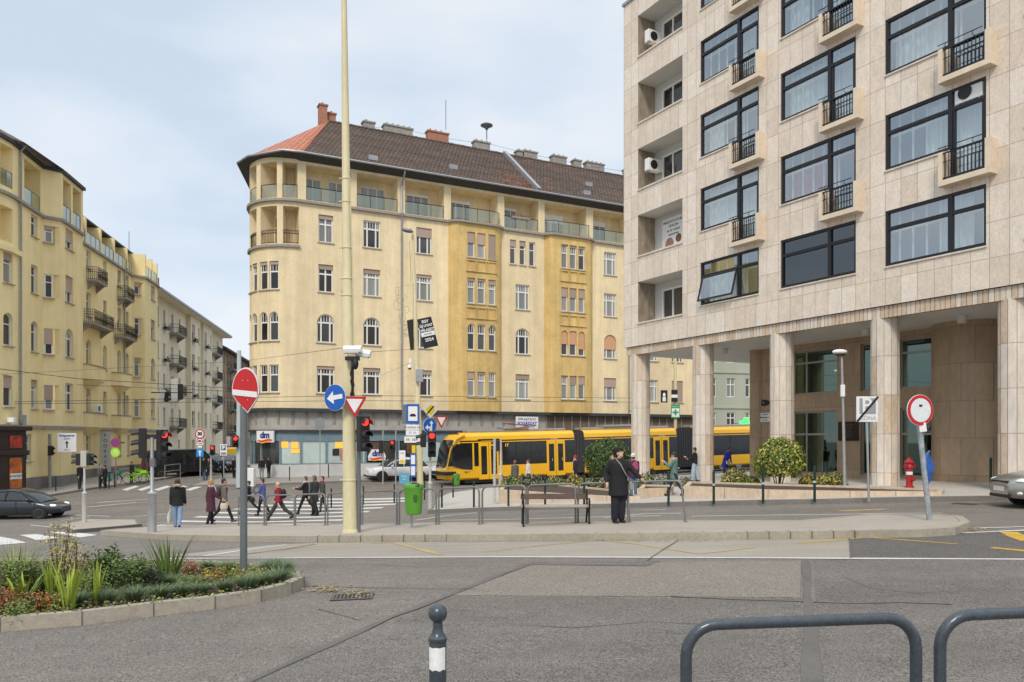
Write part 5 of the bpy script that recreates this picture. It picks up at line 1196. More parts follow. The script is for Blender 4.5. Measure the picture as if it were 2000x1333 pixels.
for x in (-.76, .76):
    mb = MB(); V = lambda y, z: Vector((x, y, z))
    mb.tube([V(-.27, 0), V(-.245, .03), V(-.22, .22), V(-.20, .34), V(-.24, .42)], [.03, .022, .024, .026, .028], 7)
    mb.tube([V(.31, 0), V(.29, .03), V(.22, .18), V(.14, .33), V(.10, .42)], [.03, .022, .022, .026, .028], 7)
    mb.tube([V(-.2, .30), V(-.1, .385), V(0, .40), V(.09, .37), V(.16, .27)], .018, 6)
    mb.tube([V(-.27, .42), V(.18, .42)], .025, 7); mb.tube([V(.15, .42), V(.19, .6), V(.235, .76)], [.026, .022, .018], 7)
    mb.tube([V(-.27, .42), V(-.305, .50), V(-.29, .58), V(-.22, .62), V(-.1, .61), V(.05, .60), V(.18, .65)], .02, 7)
    mb.tube([p+Vector((x, 0, 0)) for p in spiral((-.22, .54), .075, 16, 1.3, math.pi)], .014, 5); mb.tube([p+Vector((x, 0, 0)) for p in spiral((.23, .78), .05, 12, 1.2, -1.5)], .013, 5)
    mb.tube([V(-.25, .44), V(-.17, .5), V(-.21, .57)], .012, 5)
    mb.build('cast_iron_end', mat('cast_iron_black', (.016, .018, .017), .4, .3), t)
# ---- green litter bin
def litterbin(u, v, dz, label, hide_post=False, s=1.0):
    t = thing('litter_bin', label, 'litter bin', at(u, v, dz), R(-20)); t.scale = (s, s, s); gr = mat('bin_green', (.085, .29, .025), .4, noise=[(3, .08, (1, 1, 1))], coat=.2)
    if not hide_post: mb = MB(); mb.tube([(-.12, .1, -.03), (-.12, .1, .55)], .035, 10); mb.build('post', galv, t)
    mb = MB(); mb.lathe([(.17, .33), (.195, .35), (.215, .6), (.232, .93), (.24, .96), (.24, 1.0)], 24); mb.build('body', gr, t)
    mb = MB(); mb.lathe([(.25, .98), (.25, 1.03), (.235, 1.07), (.12, 1.11), (.001, 1.12)], 24); mb.build('lid', gr, t)
    mb = MB(); mb.lathe([(.11, -.005), (.11, .012)], 18, sy=.62, M=Matrix.Translation((.12, -.14, 1.075)) @ Matrix.Rotation(R(28), 4, 'X') @ Matrix.Rotation(R(15), 4, 'Y')); mb.build('opening', blackp, t)
    mb = MB(); mb.tube([(.16+.0*math.cos(a), -.155+.0, .74) for a in (0, 1)], .001, 4)
    q = MB(); q.lathe([(.035, 0), (.055, .004), (.05, .012)], 20, sy=1.9, M=Matrix.Rotation(R(38), 4, 'Z') @ Matrix.Translation((0, -.218, .74)) @ Matrix.Rotation(R(90), 4, 'X')); q.build('badge', mat('bin_badge', (.035, .12, .015), .4), t)
    return t
litterbin(808, 1031, IS, 'bright green litter bin on a post in front of the island railing')
litterbin(892, 957, PZ, 'small bright green bin beside the front of the tram', True, .85)
# ---- signals
def lens(mb, c, r, mi, M): mb.lathe([(r, 0), (r*.8, .02), (.001, .03)], 14, mi, M=M @ Matrix.Translation(c) @ Matrix.Rotation(R(90), 4, 'X'))
def signal(parent, x, y, z, rz, lit=0, n=3, size=.30, name='signal_head'):
    # n lens head facing local -y turned by rz, bottom at z; parts hang under one head mesh
    M = Matrix.Translation((x, y, z)) @ Matrix.Rotation(rz, 4, 'Z'); w = size; hh = n*size*1.06
    mb = MB(); mb.box(-w/2, w/2, -.10, .10, 0, hh, 0, M); h = mb.build(name, blackp, parent, bevel=.02)
    for k in range(n):
        zc = hh-(k+.5)*size*1.06; q = MB(); lens(q, (0, -.10, zc), w*.36, 0, M); q.build('lens', redlamp if (lit and k == 0) else lampoff, h)
        q = MB(); A = [(math.pi*j/10) for j in range(-1, 12)]; r = w*.40
        for j in range(len(A)-1):
            a, b = A[j], A[j+1]; p = [M @ Vector((r*math.cos(q_), yy, zc+r*math.sin(q_)-(.0 if yy > -.2 else .04))) for q_ in (a, b) for yy in (-.10, -.10-w*.75)]
            q.face([p[0], p[2], p[3], p[1]], 0, True)
        q.build('visor', blackp, h)
    return h
def post(t, h, r=.04, base=.75, rb=.085, m=None, m2=None):
    mb = MB(); mb.lathe([(rb*1.1, -.05), (rb, .02), (rb, base), (rb*1.15, base+.03), (r*1.3, base+.09), (r, base+.12), (r, h)], 14) if base else mb.lathe([(r*1.25, -.05), (r, .03), (r, h)], 12)
    return mb.build('post', m or galv, t)
palep = mat('signal_post_pale', (.46, .45, .42), .5, noise=[(8, .12, (1, 1, 1))])
# double headed signals on the small and the main island
b = at(165, 1021, .125); sc = F/b.y; H = lambda v, b=b: (HZ-v)/F*b.y-b.z
t = thing('traffic_light', 'pale post with two small back to back pedestrian lights on the little island at left', 'traffic light', b); post(t, H(884), .045, H(965), .10, palep)
mb = MB(); mb.box(-.13, .13, -.1, .1, H(912), H(881)); mb.build('control_box', mat('box_sage', (.42, .42, .36), .5), t, bevel=.02)
signal(t, .24, 0, H(909), R(75), 0, 2, .24); signal(t, -.24, 0, H(909), R(-75), 0, 2, .24)
b = at(297, 1040, IS); H = lambda v, b=b: (HZ-v)/F*b.y-b.z
t = thing('traffic_light', 'grey post with a large black double traffic light beside the woman carrying a tote bag', 'traffic light', b); post(t, H(855), .05, H(966), .115, galv)
signal(t, -.28, .05, H(895), R(-68), 0, 3, .26); signal(t, .26, .05, H(898), R(58), 1, 3, .26); mb = MB(); mb.box(-.16, .16, -.02, .25, H(858), H(849)); mb.build('mount', blackp, t)
mb = MB(); mb.box(-.05, .09, -.05, .06, H(912), H(896)); mb.build('button_box', steelg, t)
def simple_signal(u, v, dz, vtop, vlight, lit, n, size, rz, label, r=.04, base=.0, m=None, dx=0.0):
    b = at(u, v, dz); H = lambda q: (HZ-q)/F*b.y-b.z; t = thing('traffic_light', label, 'traffic light', b); post(t, H(vtop), r, base, .085, m or palep); signal(t, dx, -.16, H(vlight), rz, lit, n, size); return t, H
simple_signal(412, 938, .115, 853, 889, 1, 2, .32, R(10), 'pale post with a red pedestrian light near the drugstore corner', .05, .95, dx=.18)
simple_signal(773, 945, .03, 838, 879, 1, 2, .32, R(-5), 'thin grey post with a lit red pedestrian light before the drugstore windows', .05, 0, galv, -.18)
simple_signal(748, 945, .03, 838, 886, 0, 3, .28, R(170), 'thin grey post whose black signal faces away beside the white car', .05, 0, galv, -.1)
b = at(840, 994, PZ); H = lambda v, b=b: (HZ-v)/F*b.y-b.z
t, H = simple_signal(840, 994, PZ, 790, 893, 1, 3, .31, R(6), 'post at the plaza kerb with a lit red light below three road signs', .045, .95, palep, .09); signal(t, -.26, 0, H(874), R(-80), 0, 2, .25)
TSP, TSH = t, H
t, H = simple_signal(97, 954, .115, 848, 890, 0, 2, .30, R(60), 'weathered concrete post with a small signal before the hanging advert', .10, 0, cemm, .16)
for u, v, dx in ((966, 985, 0), (978, 968, 0)):
    b = at(u, v, PZ); H = lambda q: (HZ-q)/F*b.y-b.z; t = thing('traffic_light', 'grey post with a signal seen edge on in front of the tram door' if u == 978 else 'plain pale post without a visible light before the tram, left of its neighbour', 'traffic light', b); post(t, H(857), .05, .9 if u == 978 else 0, .1, palep)
    if u == 978: signal(t, -.16, 0, H(882), R(-85), 0, 2, .24)
# ---- sign plates
def disc(t, c, r, m, rz=0, y=-.0, name='plate', n=36, sx=1.0, poly=None):
    A = poly or [(r*math.cos(2*math.pi*k/n), r*math.sin(2*math.pi*k/n)) for k in range(n)]
    mb = MB(); M = Matrix.Translation(c) @ Matrix.Rotation(rz, 4, 'Z'); mb.prism(A, y-.004, y+.004, 0, M); return mb.build(name, m, t)
def tri(r): return [(r*math.cos(R(a)), r*math.sin(R(a))) for a in (30, 150, 270)]
def rtri(r, q=.14):
    A = tri(r); o = []
    for i in range(3):
        p, c, n_ = Vector(A[i-1]), Vector(A[i]), Vector(A[(i+1) % 3]); o += [tuple(c.lerp(p, q)), tuple(c.lerp(p, q*.3).lerp(c.lerp(n_, q*.3), .5)), tuple(c.lerp(n_, q))]
    return o
def arrow(L, w, hw, hl): return [(-w, -L), (w, -L), (w, L-hl), (hw, L-hl), (0, L), (-hw, L-hl), (-w, L-hl)]
def rot2(A, a): return [(x*math.cos(a)-z*math.sin(a), x*math.sin(a)+z*math.cos(a)) for x, z in A]
def yield_sign(t, c, r, rz):
    disc(t, c, r, signgrey, rz, .006, 'plate_back', poly=rtri(r*1.02)); disc(t, c, r, signred, rz, -.0, 'red_border', poly=rtri(r)); disc(t, c, r*.66, signw, rz, -.006, 'white_field', poly=rtri(r*.66, .05))
def prio_sign(t, c, r, rz):
    q = [(r, 0), (0, r), (-r, 0), (0, -r)]; s_ = lambda k: [(x*k, z*k) for x, z in q]
    disc(t, c, r, signw, rz, 0, 'white_border', poly=q); disc(t, c, r, signk, rz, -.004, 'black_line', poly=s_(.93)); disc(t, c, r, signw, rz, -.008, 'white_border', poly=s_(.90)); disc(t, c, r, signy, rz, -.012, 'yellow_field', poly=s_(.68))
    disc(t, c, r, signk, rz, -.016, 'black_bar', poly=rot2([(-.09*r, -.60*r), (.09*r, -.60*r), (.09*r, .60*r), (-.09*r, .60*r)], R(-45)))
# the no entry sign on its grey pole in the flower bed
b = G(476, 1135, .1)
Yn = b.y; H = lambda v: (HZ-v)/F*Yn-b.z
t = thing('no_entry_sign', 'bent red no entry sign on a grey pole rising from the flower bed', 'road sign', b)
mb = MB(); mb.lathe([(.047, -.2), (.047, H(735))], 16); mb.build('pole', steelg, t)
rr = .292; c = Vector((.045, -.06, H(763)))
Rz = R(-22)
def bentdisc(k, y, kx=1.0):   # the disc's lower edge is folded back to a blunt point
    A = []
    for i in range(40):
        a = 2*math.pi*i/40; x = rr*k*kx*math.cos(a); z = rr*k*math.sin(a)
        if z < -.04: q = (-.04-z)/(rr*k); x *= max(.10, 1-q**1.6) if q > .0 else 1; x += .06*q
        A.append((x*.74, z))
    return A
disc(t, c, 0, signgrey, Rz, .006, 'plate_back', poly=bentdisc(1.04, 0)); disc(t, c, 0, signw, Rz, -.002, 'white_edge', poly=bentdisc(1.03, 0)); disc(t, c, 0, signred, Rz, -.008, 'red_face', poly=bentdisc(.965, 0))
disc(t, c, 0, signw, Rz, -.014, 'white_bar', poly=[(-.20, .014), (.20, -.028), (.20, -.103), (-.20, -.061)])
mb = MB()
for x, z in ((-.04, .13), (.05, .125), (.045, -.13)): mb.lathe([(.006, 0), (.001, .004)], 8, M=Matrix.Translation(c) @ Matrix.Rotation(Rz, 4, 'Z') @ Matrix.Translation((x, -.013, z)) @ Matrix.Rotation(R(90), 4, 'X'))
mb.build('rivets', signw, t)
# ---- the tall yellow mast and what hangs on it
b = at(684, 1041, IS); Ym = b.y; H = lambda v: (HZ-v)/F*Ym-b.z; X = lambda u: (u-1000)/F*Ym-b.x
t = thing('tall_mast', 'tall tapering pale yellow steel mast standing on the traffic island', 'mast', b)
mb = MB(); hT = H(-30); k = (X(672)-X(684))/H(0)
pr = [(0, .20), (.08, .18), (.09, .168), (H(780), .142), (H(778), .134), (H(560), .121), (H(558), .116), (H(350), .10), (H(348), .095), (H(150), .078), (hT, .062)]
mb.tube([(k*z, 0, z-.05 if z == 0 else z) for z, r in pr], [r for z, r in pr], 20); mb.build('shaft', mastm, t)
for v in (350, 395, 485, 545, 578, 680, 938):
    mb = MB(); z = H(v); r = np.interp(z, [p[0] for p in pr], [p[1] for p in pr]); mb.lathe([(r+.006, -.02), (r+.012, -.012), (r+.012, .012), (r+.006, .02)], 18, c=(k*z, 0, z)); mb.tube([(k*z-r-.01, -.03, z), (k*z-r-.06, -.03, z)], .018, 5); mb.build('clamp_ring', mastm, t)
mb = MB(); mb.tube([(k*H(690)+.16, -.10, H(700)), (k*H(540)+.14, -.08, H(520)), (k*H(350)+.1, -.06, H(350))], .012, 5); mb.build('cable', mastm, t)
t = thing('signal_pole', 'thin grey pole strapped to the tall mast, carrying its red signal', 'pole', b+Vector((X(700), .02, 0)))
mb = MB(); mb.tube([(0, 0, -.03), (0, 0, H(818))], .05, 10); mb.build('shaft', steelg, t)
for v in (940, 860): mb = MB(); mb.tube([(0, 0, H(v)), (-.22, .02, H(v))], .02, 6); mb.build('bracket', steelg, t)
t = thing('traffic_light', 'large black three lens light with lit red lamp on the tall yellow mast', 'traffic light', b+Vector((X(712), -.18, H(882)))); signal(t, 0, 0, 0, R(38), 1, 3, .26)
t = thing('direction_sign', 'round blue sign with a white arrow pointing left on the tall yellow mast', 'road sign', b+Vector((X(659.5), -.28, H(778))))
Rz = R(-26); r_ = .30
disc(t, (0, 0, 0), r_*1.03, signw, Rz, .004, 'white_edge'); disc(t, (0, 0, 0), r_, signblue, Rz, -.004); disc(t, (0, 0, 0), 0, signw, Rz, -.012, 'arrow', poly=[(x, z) for x, z in rot2(arrow(.225, .052, .15, .19), R(97))]); disc(t, (0, 0, 0), r_*1.02, signgrey, Rz, .012, 'plate_back')
mb = MB(); mb.tube([(0, .03, .02), (X(684)-X(659.5), .2, .02)], .025, 6); mb.build('bracket', galv, t)
t = thing('yield_sign', 'large red bordered give way triangle on the tall yellow mast', 'road sign', b+Vector((X(697.5), -.30, H(790)))); yield_sign(t, (0, 0, 0), .335, R(18)); mb = MB(); mb.tube([(0, .03, .06), (-.15, .2, .06)], .02, 6); mb.build('bracket', galv, t)
t = thing('camera_mast', 'dark cable covered bracket pole with two white surveillance cameras on the tall mast', 'camera', b+Vector((X(693), -.26, H(775)))); t.scale = (.82, .82, 1)
hh = H(705)-H(775); mb = MB(); mb.tube([(0, 0, 0), (0, 0, hh)], .04, 8); mb.tube([(-.05, -.02, 0), (.04, -.03, hh*.3), (-.04, -.04, hh*.6), (.03, -.03, hh)], .03, 6); mb.tube([(.05, -.02, 0), (-.04, -.04, hh*.4), (.05, -.04, hh*.8)], .022, 6); mb.build('pole', dark, t)
mb = MB(); mb.box(-.2, .2, -.07, .07, hh-.02, hh+.07); mb.ball((.10, -.08, hh-.1), (.09, .09, .14)); mb.build('bracket', dark, t)
for (x0, x1, z0, z1, y) in ((-.22, .22, .20, .20, -.08), (.08, .46, .16, .10, .05)):
    A = Vector((x0, y, hh+z0)); B = Vector((x1, y-.05, hh+z1)); mb = MB(); mb.tube([A, B], .075, 8); mb.tube([A+(A-B)*.02+Vector((0, 0, .03)), B+(B-A)*.14+Vector((0, 0, .03))], .085, 8); c_ = mb.build('camera_housing', white, t); q = MB(); q.tube([B, B+(B-A)*.04], .06, 8); q.build('lens', lampoff, c_)
# ---- second yellow mast with stop panel and posters
b = at(821, 962, .06); Y2 = b.y; H = lambda v: (HZ-v)/F*Y2-b.z; X = lambda u: (u-1000)/F*Y2-b.x; m2 = b.copy()
t = thing('street_lamp', 'yellow lamp mast with a drooping lamp head behind the litter bin', 'street lamp', b)
mb = MB(); pr = [(-.05, .22), (.3, .20), (H(760), .165), (H(758), .15), (H(600), .13), (H(598), .115), (H(452), .075)]; kx = (X(806)-X(821))/H(452); mb.tube([(kx*z, 0, z) for z, r in pr], [r for z, r in pr], 16)
mb.tube([(kx*H(452), 0, H(452)), (kx*H(449)-.1, -.1, H(447)), (X(797), -.3, H(452))], .035, 8); mb.build('shaft', mastm, t)
mb = MB(); mb.ball((0, 0, 0), (.36, .17, .12), M=Matrix.Translation((X(797), -.35, H(454))) @ Matrix.Rotation(R(12), 4, 'Y')); mb.build('lamp_head', steelg, t)
mb = MB(); mb.tube([(X(803), -.02, H(550)), (X(800), -.02, H(470))], .01, 4); mb.build('cable', dark, t)
t = thing('tram_stop_sign', 'blue and white tram stop panel fixed to the second yellow mast', 'sign', b+Vector((X(803), -.25, H(790)))); w = 27/F*Y2; h = H(790)-H(828)
mb = MB(); mb.box(-w*.62, w*.55, .03, .25, -h, 0); mb.build('case', steelg, t, bevel=.02); mb = MB(); mb.box(-w*.30, w*.62, -.03, .03, -h, 0); mb.build('blue_panel', signblue, t); mb = MB(); mb.box(-w*.16, w*.50, -.036, -.03, -h*.86, -h*.12); mb.build('white_panel', signw, t); mb = MB(); mb.box(-w*.06, w*.4, -.04, -.036, -h*.64, -h*.56); mb.box(-w*.0, w*.34, -.04, -.036, -h*.56, -h*.5); mb.build('bus_symbol', signk, t)
for (v0, v1, wd, x0, txt, lab) in ((830, 840, 26, 807, 'Krisztina tér', 'white stop name plate under the blue tram stop panel'), (841, 851, 26, 807, '17  61', 'white line number plate second below the blue stop panel'), (853, 865, 30, 806, '56  56A', 'white tram timetable plate third below the blue stop panel')):
    q = thing('stop_plate', lab, 'sign', b+Vector((X(x0), -.25, H(v1)))); hh = H(v0)-H(v1); mb = MB(); mb.box(-wd/2/F*Y2, wd/2/F*Y2, -.02, .02, 0, hh); mb.build('plate', signw, q); text(txt, hh*.62, signk, q, (0, -.024, hh/2))
for (u, v0, v1, wd, m, lab, kd) in ((809, 870, 885, 7, signy, 'narrow yellow notice on the second mast above the timetable', 0), (808, 886, 932, 11, signblue, 'blue framed tall timetable board at the foot of the second mast', 1), (787, 880, 906, 12, signw, 'white notice board left of the blue timetable board', 0), (791, 924, 945, 20, mat('poster_cyan', (.10, .34, .5), .5), 'light blue poster board low beside the second mast', 2)):
    q = thing('notice_board', lab, 'sign', b+Vector((X(u), -.28, H(v1)))); hh = H(v0)-H(v1); ww = wd/F*Y2
    mb = MB(); mb.box(-ww/2, ww/2, -.02, .02, 0, hh); mb.build('board', m, q)
    if kd == 1: mb = MB(); mb.box(-ww*.36, ww*.36, -.03, -.02, hh*.55, hh*.93); mb.build('timetable', signw, q); mb = MB(); mb.box(-ww*.36, ww*.36, -.03, -.02, hh*.08, hh*.46); mb.build('timetable', signw, q)
    if kd == 2: text('Budai', .12, signw, q, (0, -.026, hh*.72)); text('séta', .12, signw, q, (0, -.026, hh*.45))
    if kd == 0 and m == signw: text('HÍREK', .08, signblue, q, (0, -.026, hh*.8)); mb = MB(); mb.box(-ww*.4, ww*.4, -.026, -.02, hh*.05, hh*.3); mb.build('picture', signy, q)
    mb = MB(); mb.tube([(ww*.3, .03, hh*.5), (ww*.3+.12, .2, hh*.5)], .015, 5); mb.build('bracket', galv, q)
    if v1 > 930: mb = MB(); mb.tube([(-ww*.3, 0, 0), (-ww*.3, 0, -.5)], .015, 5); mb.build('leg', galv, q)
t = thing('control_box', 'grey steel control box high on the second yellow mast', 'box', b+Vector((X(820), -.25, H(747)))); mb = MB(); mb.box(-.2, .22, -.12, .12, 0, H(722)-H(747)); mb.build('case', zinc, t, bevel=.015)
t = thing('dome_camera', 'white dome camera on a curved arm of the second yellow mast', 'camera', b+Vector((X(801), -.2, H(720)))); mb = MB(); mb.lathe([(.12, 0), (.13, .1), (.1, .17), (.03, .22)], 14); mb.tube([(0, 0, .22), (.1, 0, .34), (.4, .1, .30)], .03, 6); mb.box(-.03, .07, -.03, .03, .3, .56); mb.build('housing', white, t); mb = MB(); mb.ball((0, 0, 0), .105); mb.build('dome', lampoff, t)
postb = mat('black_placard', (.014, .014, .014), .5)
for (u0, v0, w_, h_, rot, ry, lab, kd) in ((836, 651, .85, 1.75, R(-14), R(15), 'tilted black election placard with white lettering on the second yellow mast', 1), (806, 655, .8, 1.75, R(-14), R(68), 'black placard seen nearly edge on at the left of the second mast', 0)):
    q = thing('placard', lab, 'poster', b+Vector((X(u0), -.2, H(v0))), (0, rot, ry)); mb = MB(); mb.box(-w_/2, w_/2, -.02, .02, -h_/2, h_/2); mb.build('board', postb, q)
    if kd:
        for k, (s_, sz) in enumerate((('EGY', .22), ('ÚJ UTAT', .2), ('VÁLASZT', .2))): text(s_, sz, signw, q, (0, -.026, .66-.25*k), bold=.008)
        mb = MB(); mb.box(-w_*.48, w_*.48, -.026, -.02, -.2, .05); mb.build('white_strip', signw, q); text('kerület', .16, signk, q, (0, -.03, -.07)); text('2024', .26, signw, q, (0, -.026, -.42), bold=.006)
# lattice ornament hanging left of the second mast
t = thing('light_ornament', 'unlit curled wire light ornament hanging left of the second mast', 'ornament', b+Vector((X(788), -.1, H(660))))
mb = MB(); wire = mat('ornament_wire', (.40, .37, .30), .6)
x0, x1 = X(772)-X(788), X(808)-X(788); z1 = H(555)-H(660)
mb.tube([(x0, 0, z1-.25), (x1, 0, z1), (x1, 0, 0), (x0+.5, 0, .25)], .014, 4)
for (cx, cz, r0, tn, a0) in ((-.15, z1-.9, .38, 1.4, 0), (.15, z1-1.5, .3, 1.5, 2), (-.1, z1-2.0, .3, 1.3, 4), (.12, z1-2.5, .26, 1.4, 1), (0, .6, .3, 1.2, 3), (-.2, z1-1.3, .5, .8, 1), (.1, .3, .24, 1.4, 5), (-.2, z1-.5, .28, 1.2, 2.4)):
    mb.tube([Vector((cx+p.y, 0, cz+p.z)) for p in spiral((0, 0), r0, 22, tn, a0)], .013, 4)
mb.tube([(x0+.2, 0, z1-.3), (-.3, 0, z1*.6), (-.1, 0, .5), (.2, 0, 0)], .013, 4); mb.build('wire', wire, t)
# ---- signs on the signal post at the plaza kerb
b = TSP.location; H = TSH; sc = b.y/F
t = thing('priority_sign', 'yellow and white diamond priority road sign struck with a black bar', 'road sign', b+Vector((.02, -.1, H(801)))); prio_sign(t, (0, 0, 0), .34, R(38))
t = thing('direction_sign', 'round blue sign with straight and left white arrows above the plaza signal', 'road sign', b+Vector((.0, -.1, H(832)))); Rz = R(40); disc(t, (0, 0, 0), .30, signw, Rz, .004, 'white_edge'); disc(t, (0, 0, 0), .29, signblue, Rz, -.004)
disc(t, (0, 0, 0), 0, signw, Rz, -.012, 'arrow', poly=[(x+.07, z) for x, z in arrow(.20, .03, .09, .12)]); disc(t, (0, 0, 0), 0, signw, Rz, -.016, 'arrow', poly=[(.04, -.20), (.04, -.03), (-.10, -.03), (-.10, .04), (-.22, -.07), (-.10, -.18), (-.10, -.10), (-.02, -.10), (-.02, -.20)])
t = thing('yield_sign', 'small give way triangle right of the blue two arrow sign', 'road sign', b+Vector((.44, -.08, H(821)))); yield_sign(t, (0, 0, 0), .32, R(36)); mb = MB(); mb.tube([(-.42, .06, .1), (0, .02, .1)], .018, 5); mb.build('bracket', galv, t)
# ---- sign posts on the left
def signpost(u, v, dz, vtop, label, r=.035, m=None):
    b = at(u, v, dz); H = lambda q: (HZ-q)/F*b.y-b.z; t = thing('sign_post', label, 'road sign', b); mb = MB(); mb.lathe([(r, -.05), (r, H(vtop))], 10); mb.build('pole', m or galv, t); return t, H, b.y/F
t, H, s = signpost(391, 941, .115, 838, 'post with a 30 limit, a lorry ban and a blue one way arrow sign')
q = H(848); disc(t, (0, -.05, q), 10.5*s, signw, 0, 0, 'round_plate'); disc(t, (0, -.05, q), 10*s, signred, 0, -.006, 'red_ring'); disc(t, (0, -.05, q), 7.3*s, signw, 0, -.012, 'white_field'); text('30', 9*s, signk, t, (0, -.07, q), bold=.02)
q = H(862); mb = MB(); mb.box(-6.5*s, 6.5*s, -.05, -.04, q-7.5*s, q+7.5*s); mb.build('white_board', signw, t); disc(t, (0, -.05, q), 6*s, signred, 0, -.006, 'red_ring'); disc(t, (0, -.05, q), 4.6*s, signw, 0, -.012, 'white_field'); mb = MB(); mb.box(-3.2*s, 2.6*s, -.072, -.068, q-1.6*s, q+1.8*s); mb.build('lorry_symbol', signk, t)
q = H(885); mb = MB(); mb.box(-7*s, 7*s, -.05, -.04, q-7.5*s, q+7.5*s); mb.build('blue_board', mat('sign_blue_bright', (.02, .22, .62), .4), t); disc(t, (0, -.05, q), 0, signw, 0, -.008, 'arrow', poly=arrow(5.5*s, 1.4*s, 4*s, 4*s)); q = H(873); mb = MB(); mb.box(-4*s, 4*s, -.05, -.04, q-1.8*s, q+1.8*s); mb.build('small_plate', signw, t)
t, H, s = signpost(437, 938, .115, 868, 'post with a blue parking sign on a white board'); mb = MB(); mb.box(-6.5*s, 6.5*s, -.05, -.04, H(890), H(868)); mb.build('white_board', signw, t); mb = MB(); mb.box(-4.5*s, 4.5*s, -.055, -.05, H(880), H(870)); mb.build('blue_board', signblue, t); text('P', 9*s, signw, t, (0, -.06, H(875)), bold=.02); mb = MB(); mb.box(-5*s, 5*s, -.055, -.05, H(888.5), H(884)); mb.build('text_strip', mat('plate_brown', (.3, .16, .14), .5), t)
t, H, s = signpost(226, 951, .115, 853, 'rusty post with a no stopping sign over a round green sign', .035, mat('rusty_post', (.25, .12, .07), .7))
disc(t, (0, -.05, H(865)), 9*s, signred, 0, 0, 'red_ring'); disc(t, (0, -.05, H(865)), 7*s, signblue, 0, -.006, 'blue_field')
for a in (45, -45): disc(t, (0, -.05, H(865)), 0, signred, 0, -.012-.003*(a > 0), 'red_cross', poly=rot2([(-1*s, -7*s), (1*s, -7*s), (1*s, 7*s), (-1*s, 7*s)], R(a)))
disc(t, (0, -.05, H(884)), 9*s, mat('lime_sign', (.38, .75, .05), .4), 0, 0, 'round_plate'); disc(t, (0, -.05, H(884)), 4*s, signw, 0, -.006, 'emblem'); disc(t, (0, -.05, H(884)), 2.6*s, mat('lime_sign', (.38, .75, .05)), 0, -.012, 'emblem')
t, H, s = signpost(625, 936, .115, 815, 'grey post carrying a sign plate seen from its back before the drugstore'); disc(t, (0, -.06, H(829)), 0, signgrey, R(50), 0, 'plate_back', poly=[(-.42, .3), (-.2, .42), (.2, .42), (.42, .3), (.42, -.3), (0, -.45), (-.42, -.3)])
# tall grey pole with a red signal at the drugstore corner
b = at(467, 951, .115); H = lambda q: (HZ-q)/F*b.y-b.z; t = thing('corner_pole', 'tall pale blue grey pole at the drugstore corner behind the no entry sign', 'pole', b); mb = MB(); mb.tube([(0, 0, -.05), (0, 0, H(840)), (0, 0, H(685))], [.20, .17, .13], 14); mb.build('shaft', mat('pale_blue_pole', (.44, .50, .51), .5), t)
t = thing('traffic_light', 'lit red light mounted on the tall grey corner pole', 'traffic light', b+Vector((-.12, -.35, H(874)))); signal(t, 0, 0, 0, R(25), 1, 2, .36); mb = MB(); mb.box(-.55, -.3, -.05, .1, .1, .7); mb.build('control_box', signgrey, t)
t = thing('litter_bin', 'small white metal bin beside the tall grey corner pole', 'litter bin', b+Vector((.75, .1, 0))); mb = MB(); mb.box(-.22, .22, -.2, .2, 0, 1.2); mb.build('body', signw, t, bevel=.03)
# distant hanging signal cluster over the street
t = thing('traffic_light', 'cluster of signals and a tilted white board hung over the street on a span wire', 'traffic light', P(341, 790, 66)); signal(t, .5, 0, .4, R(200), 0, 3, .42); signal(t, -.7, 0, .2, R(150), 0, 2, .4); mb = MB(); mb.box(-.28, .28, -.03, .03, .3, 2.2); mb.build('board', signw, t); mb = MB(); mb.box(-.2, .2, -.03, .03, -.1, 1.3, 0, Matrix.Translation((-1.3, 0, 0)) @ Matrix.Rotation(R(18), 4, 'Y')); mb.build('board', signw, t); mb = MB(); mb.tube([(-2, 0, 1.0), (1.5, 0, 1.0)], .05, 5); mb.build('frame', dark, t)
# ---- zone sign and leaning round sign on the right
b = at(1697, 976, PZ); Yz = b.y; H = lambda v: (HZ-v)/F*Yz-b.z; X = lambda u: (u-1000)/F*Yz-b.x
t = thing('zone_sign', 'grey end of parking zone sign with a black diagonal bar', 'road sign', b); mb = MB(); mb.tube([(0, 0, -.05), (X(1692), 0, H(780))], .033, 10); mb.build('pole', galv, t)
cx = X(1692); w = 21/F*Yz; z0, z1 = H(824.5), H(775)
mb = MB(); mb.box(cx-w, cx+w, -.06, -.035, z0, z1); mb.build('plate', signw, t, bevel=.004); zg = mat('zone_grey', (.28, .29, .31), .5)
mb = MB(); zb_ = z0+(z1-z0)*.31; mb.box(cx-w*.72, cx+w*.78, -.066, -.06, zb_, z1-.05); mb.build('grey_panel', zg, t); text('P', (z1-zb_)*1.15, signw, t, (cx-.02, -.07, (zb_+z1-.05)/2), bold=.008); text('ZÓNA', (z1-z0)*.22, mat('zone_text', (.45, .45, .46), .5), t, (cx+.02, -.064, z0+(z1-z0)*.15), bold=.004)
mb = MB(); L_ = math.hypot(2*w, z1-z0); mb.box(-.028, .028, -.082, -.078, -L_*.49, L_*.49, 0, Matrix.Translation((cx, 0, (z0+z1)/2)) @ Matrix.Rotation(math.atan2(2*w, z1-z0), 4, 'Y')); mb.build('black_bar', signk, t)
b = at(1816, 1016, IS); Yl = b.y; H = lambda v: (HZ-v)/F*Yl-b.z; X = lambda u: (u-1000)/F*Yl-b.x
t = thing('no_vehicles_sign', 'leaning white round sign with a red ring on a scuffed grey post', 'road sign', b); top = Vector((X(1795), 0, H(826)))
mb = MB(); mb.tube([(0, 0, -.06), tuple(top), (X(1792), 0, H(790))], .052, 12); mb.build('pole', mat('scuffed_post', (.36, .39, .41), .5, .3, noise=[(5, .3, (1, 1, 1)), (25, .2, (1, 1, 1))]), t)
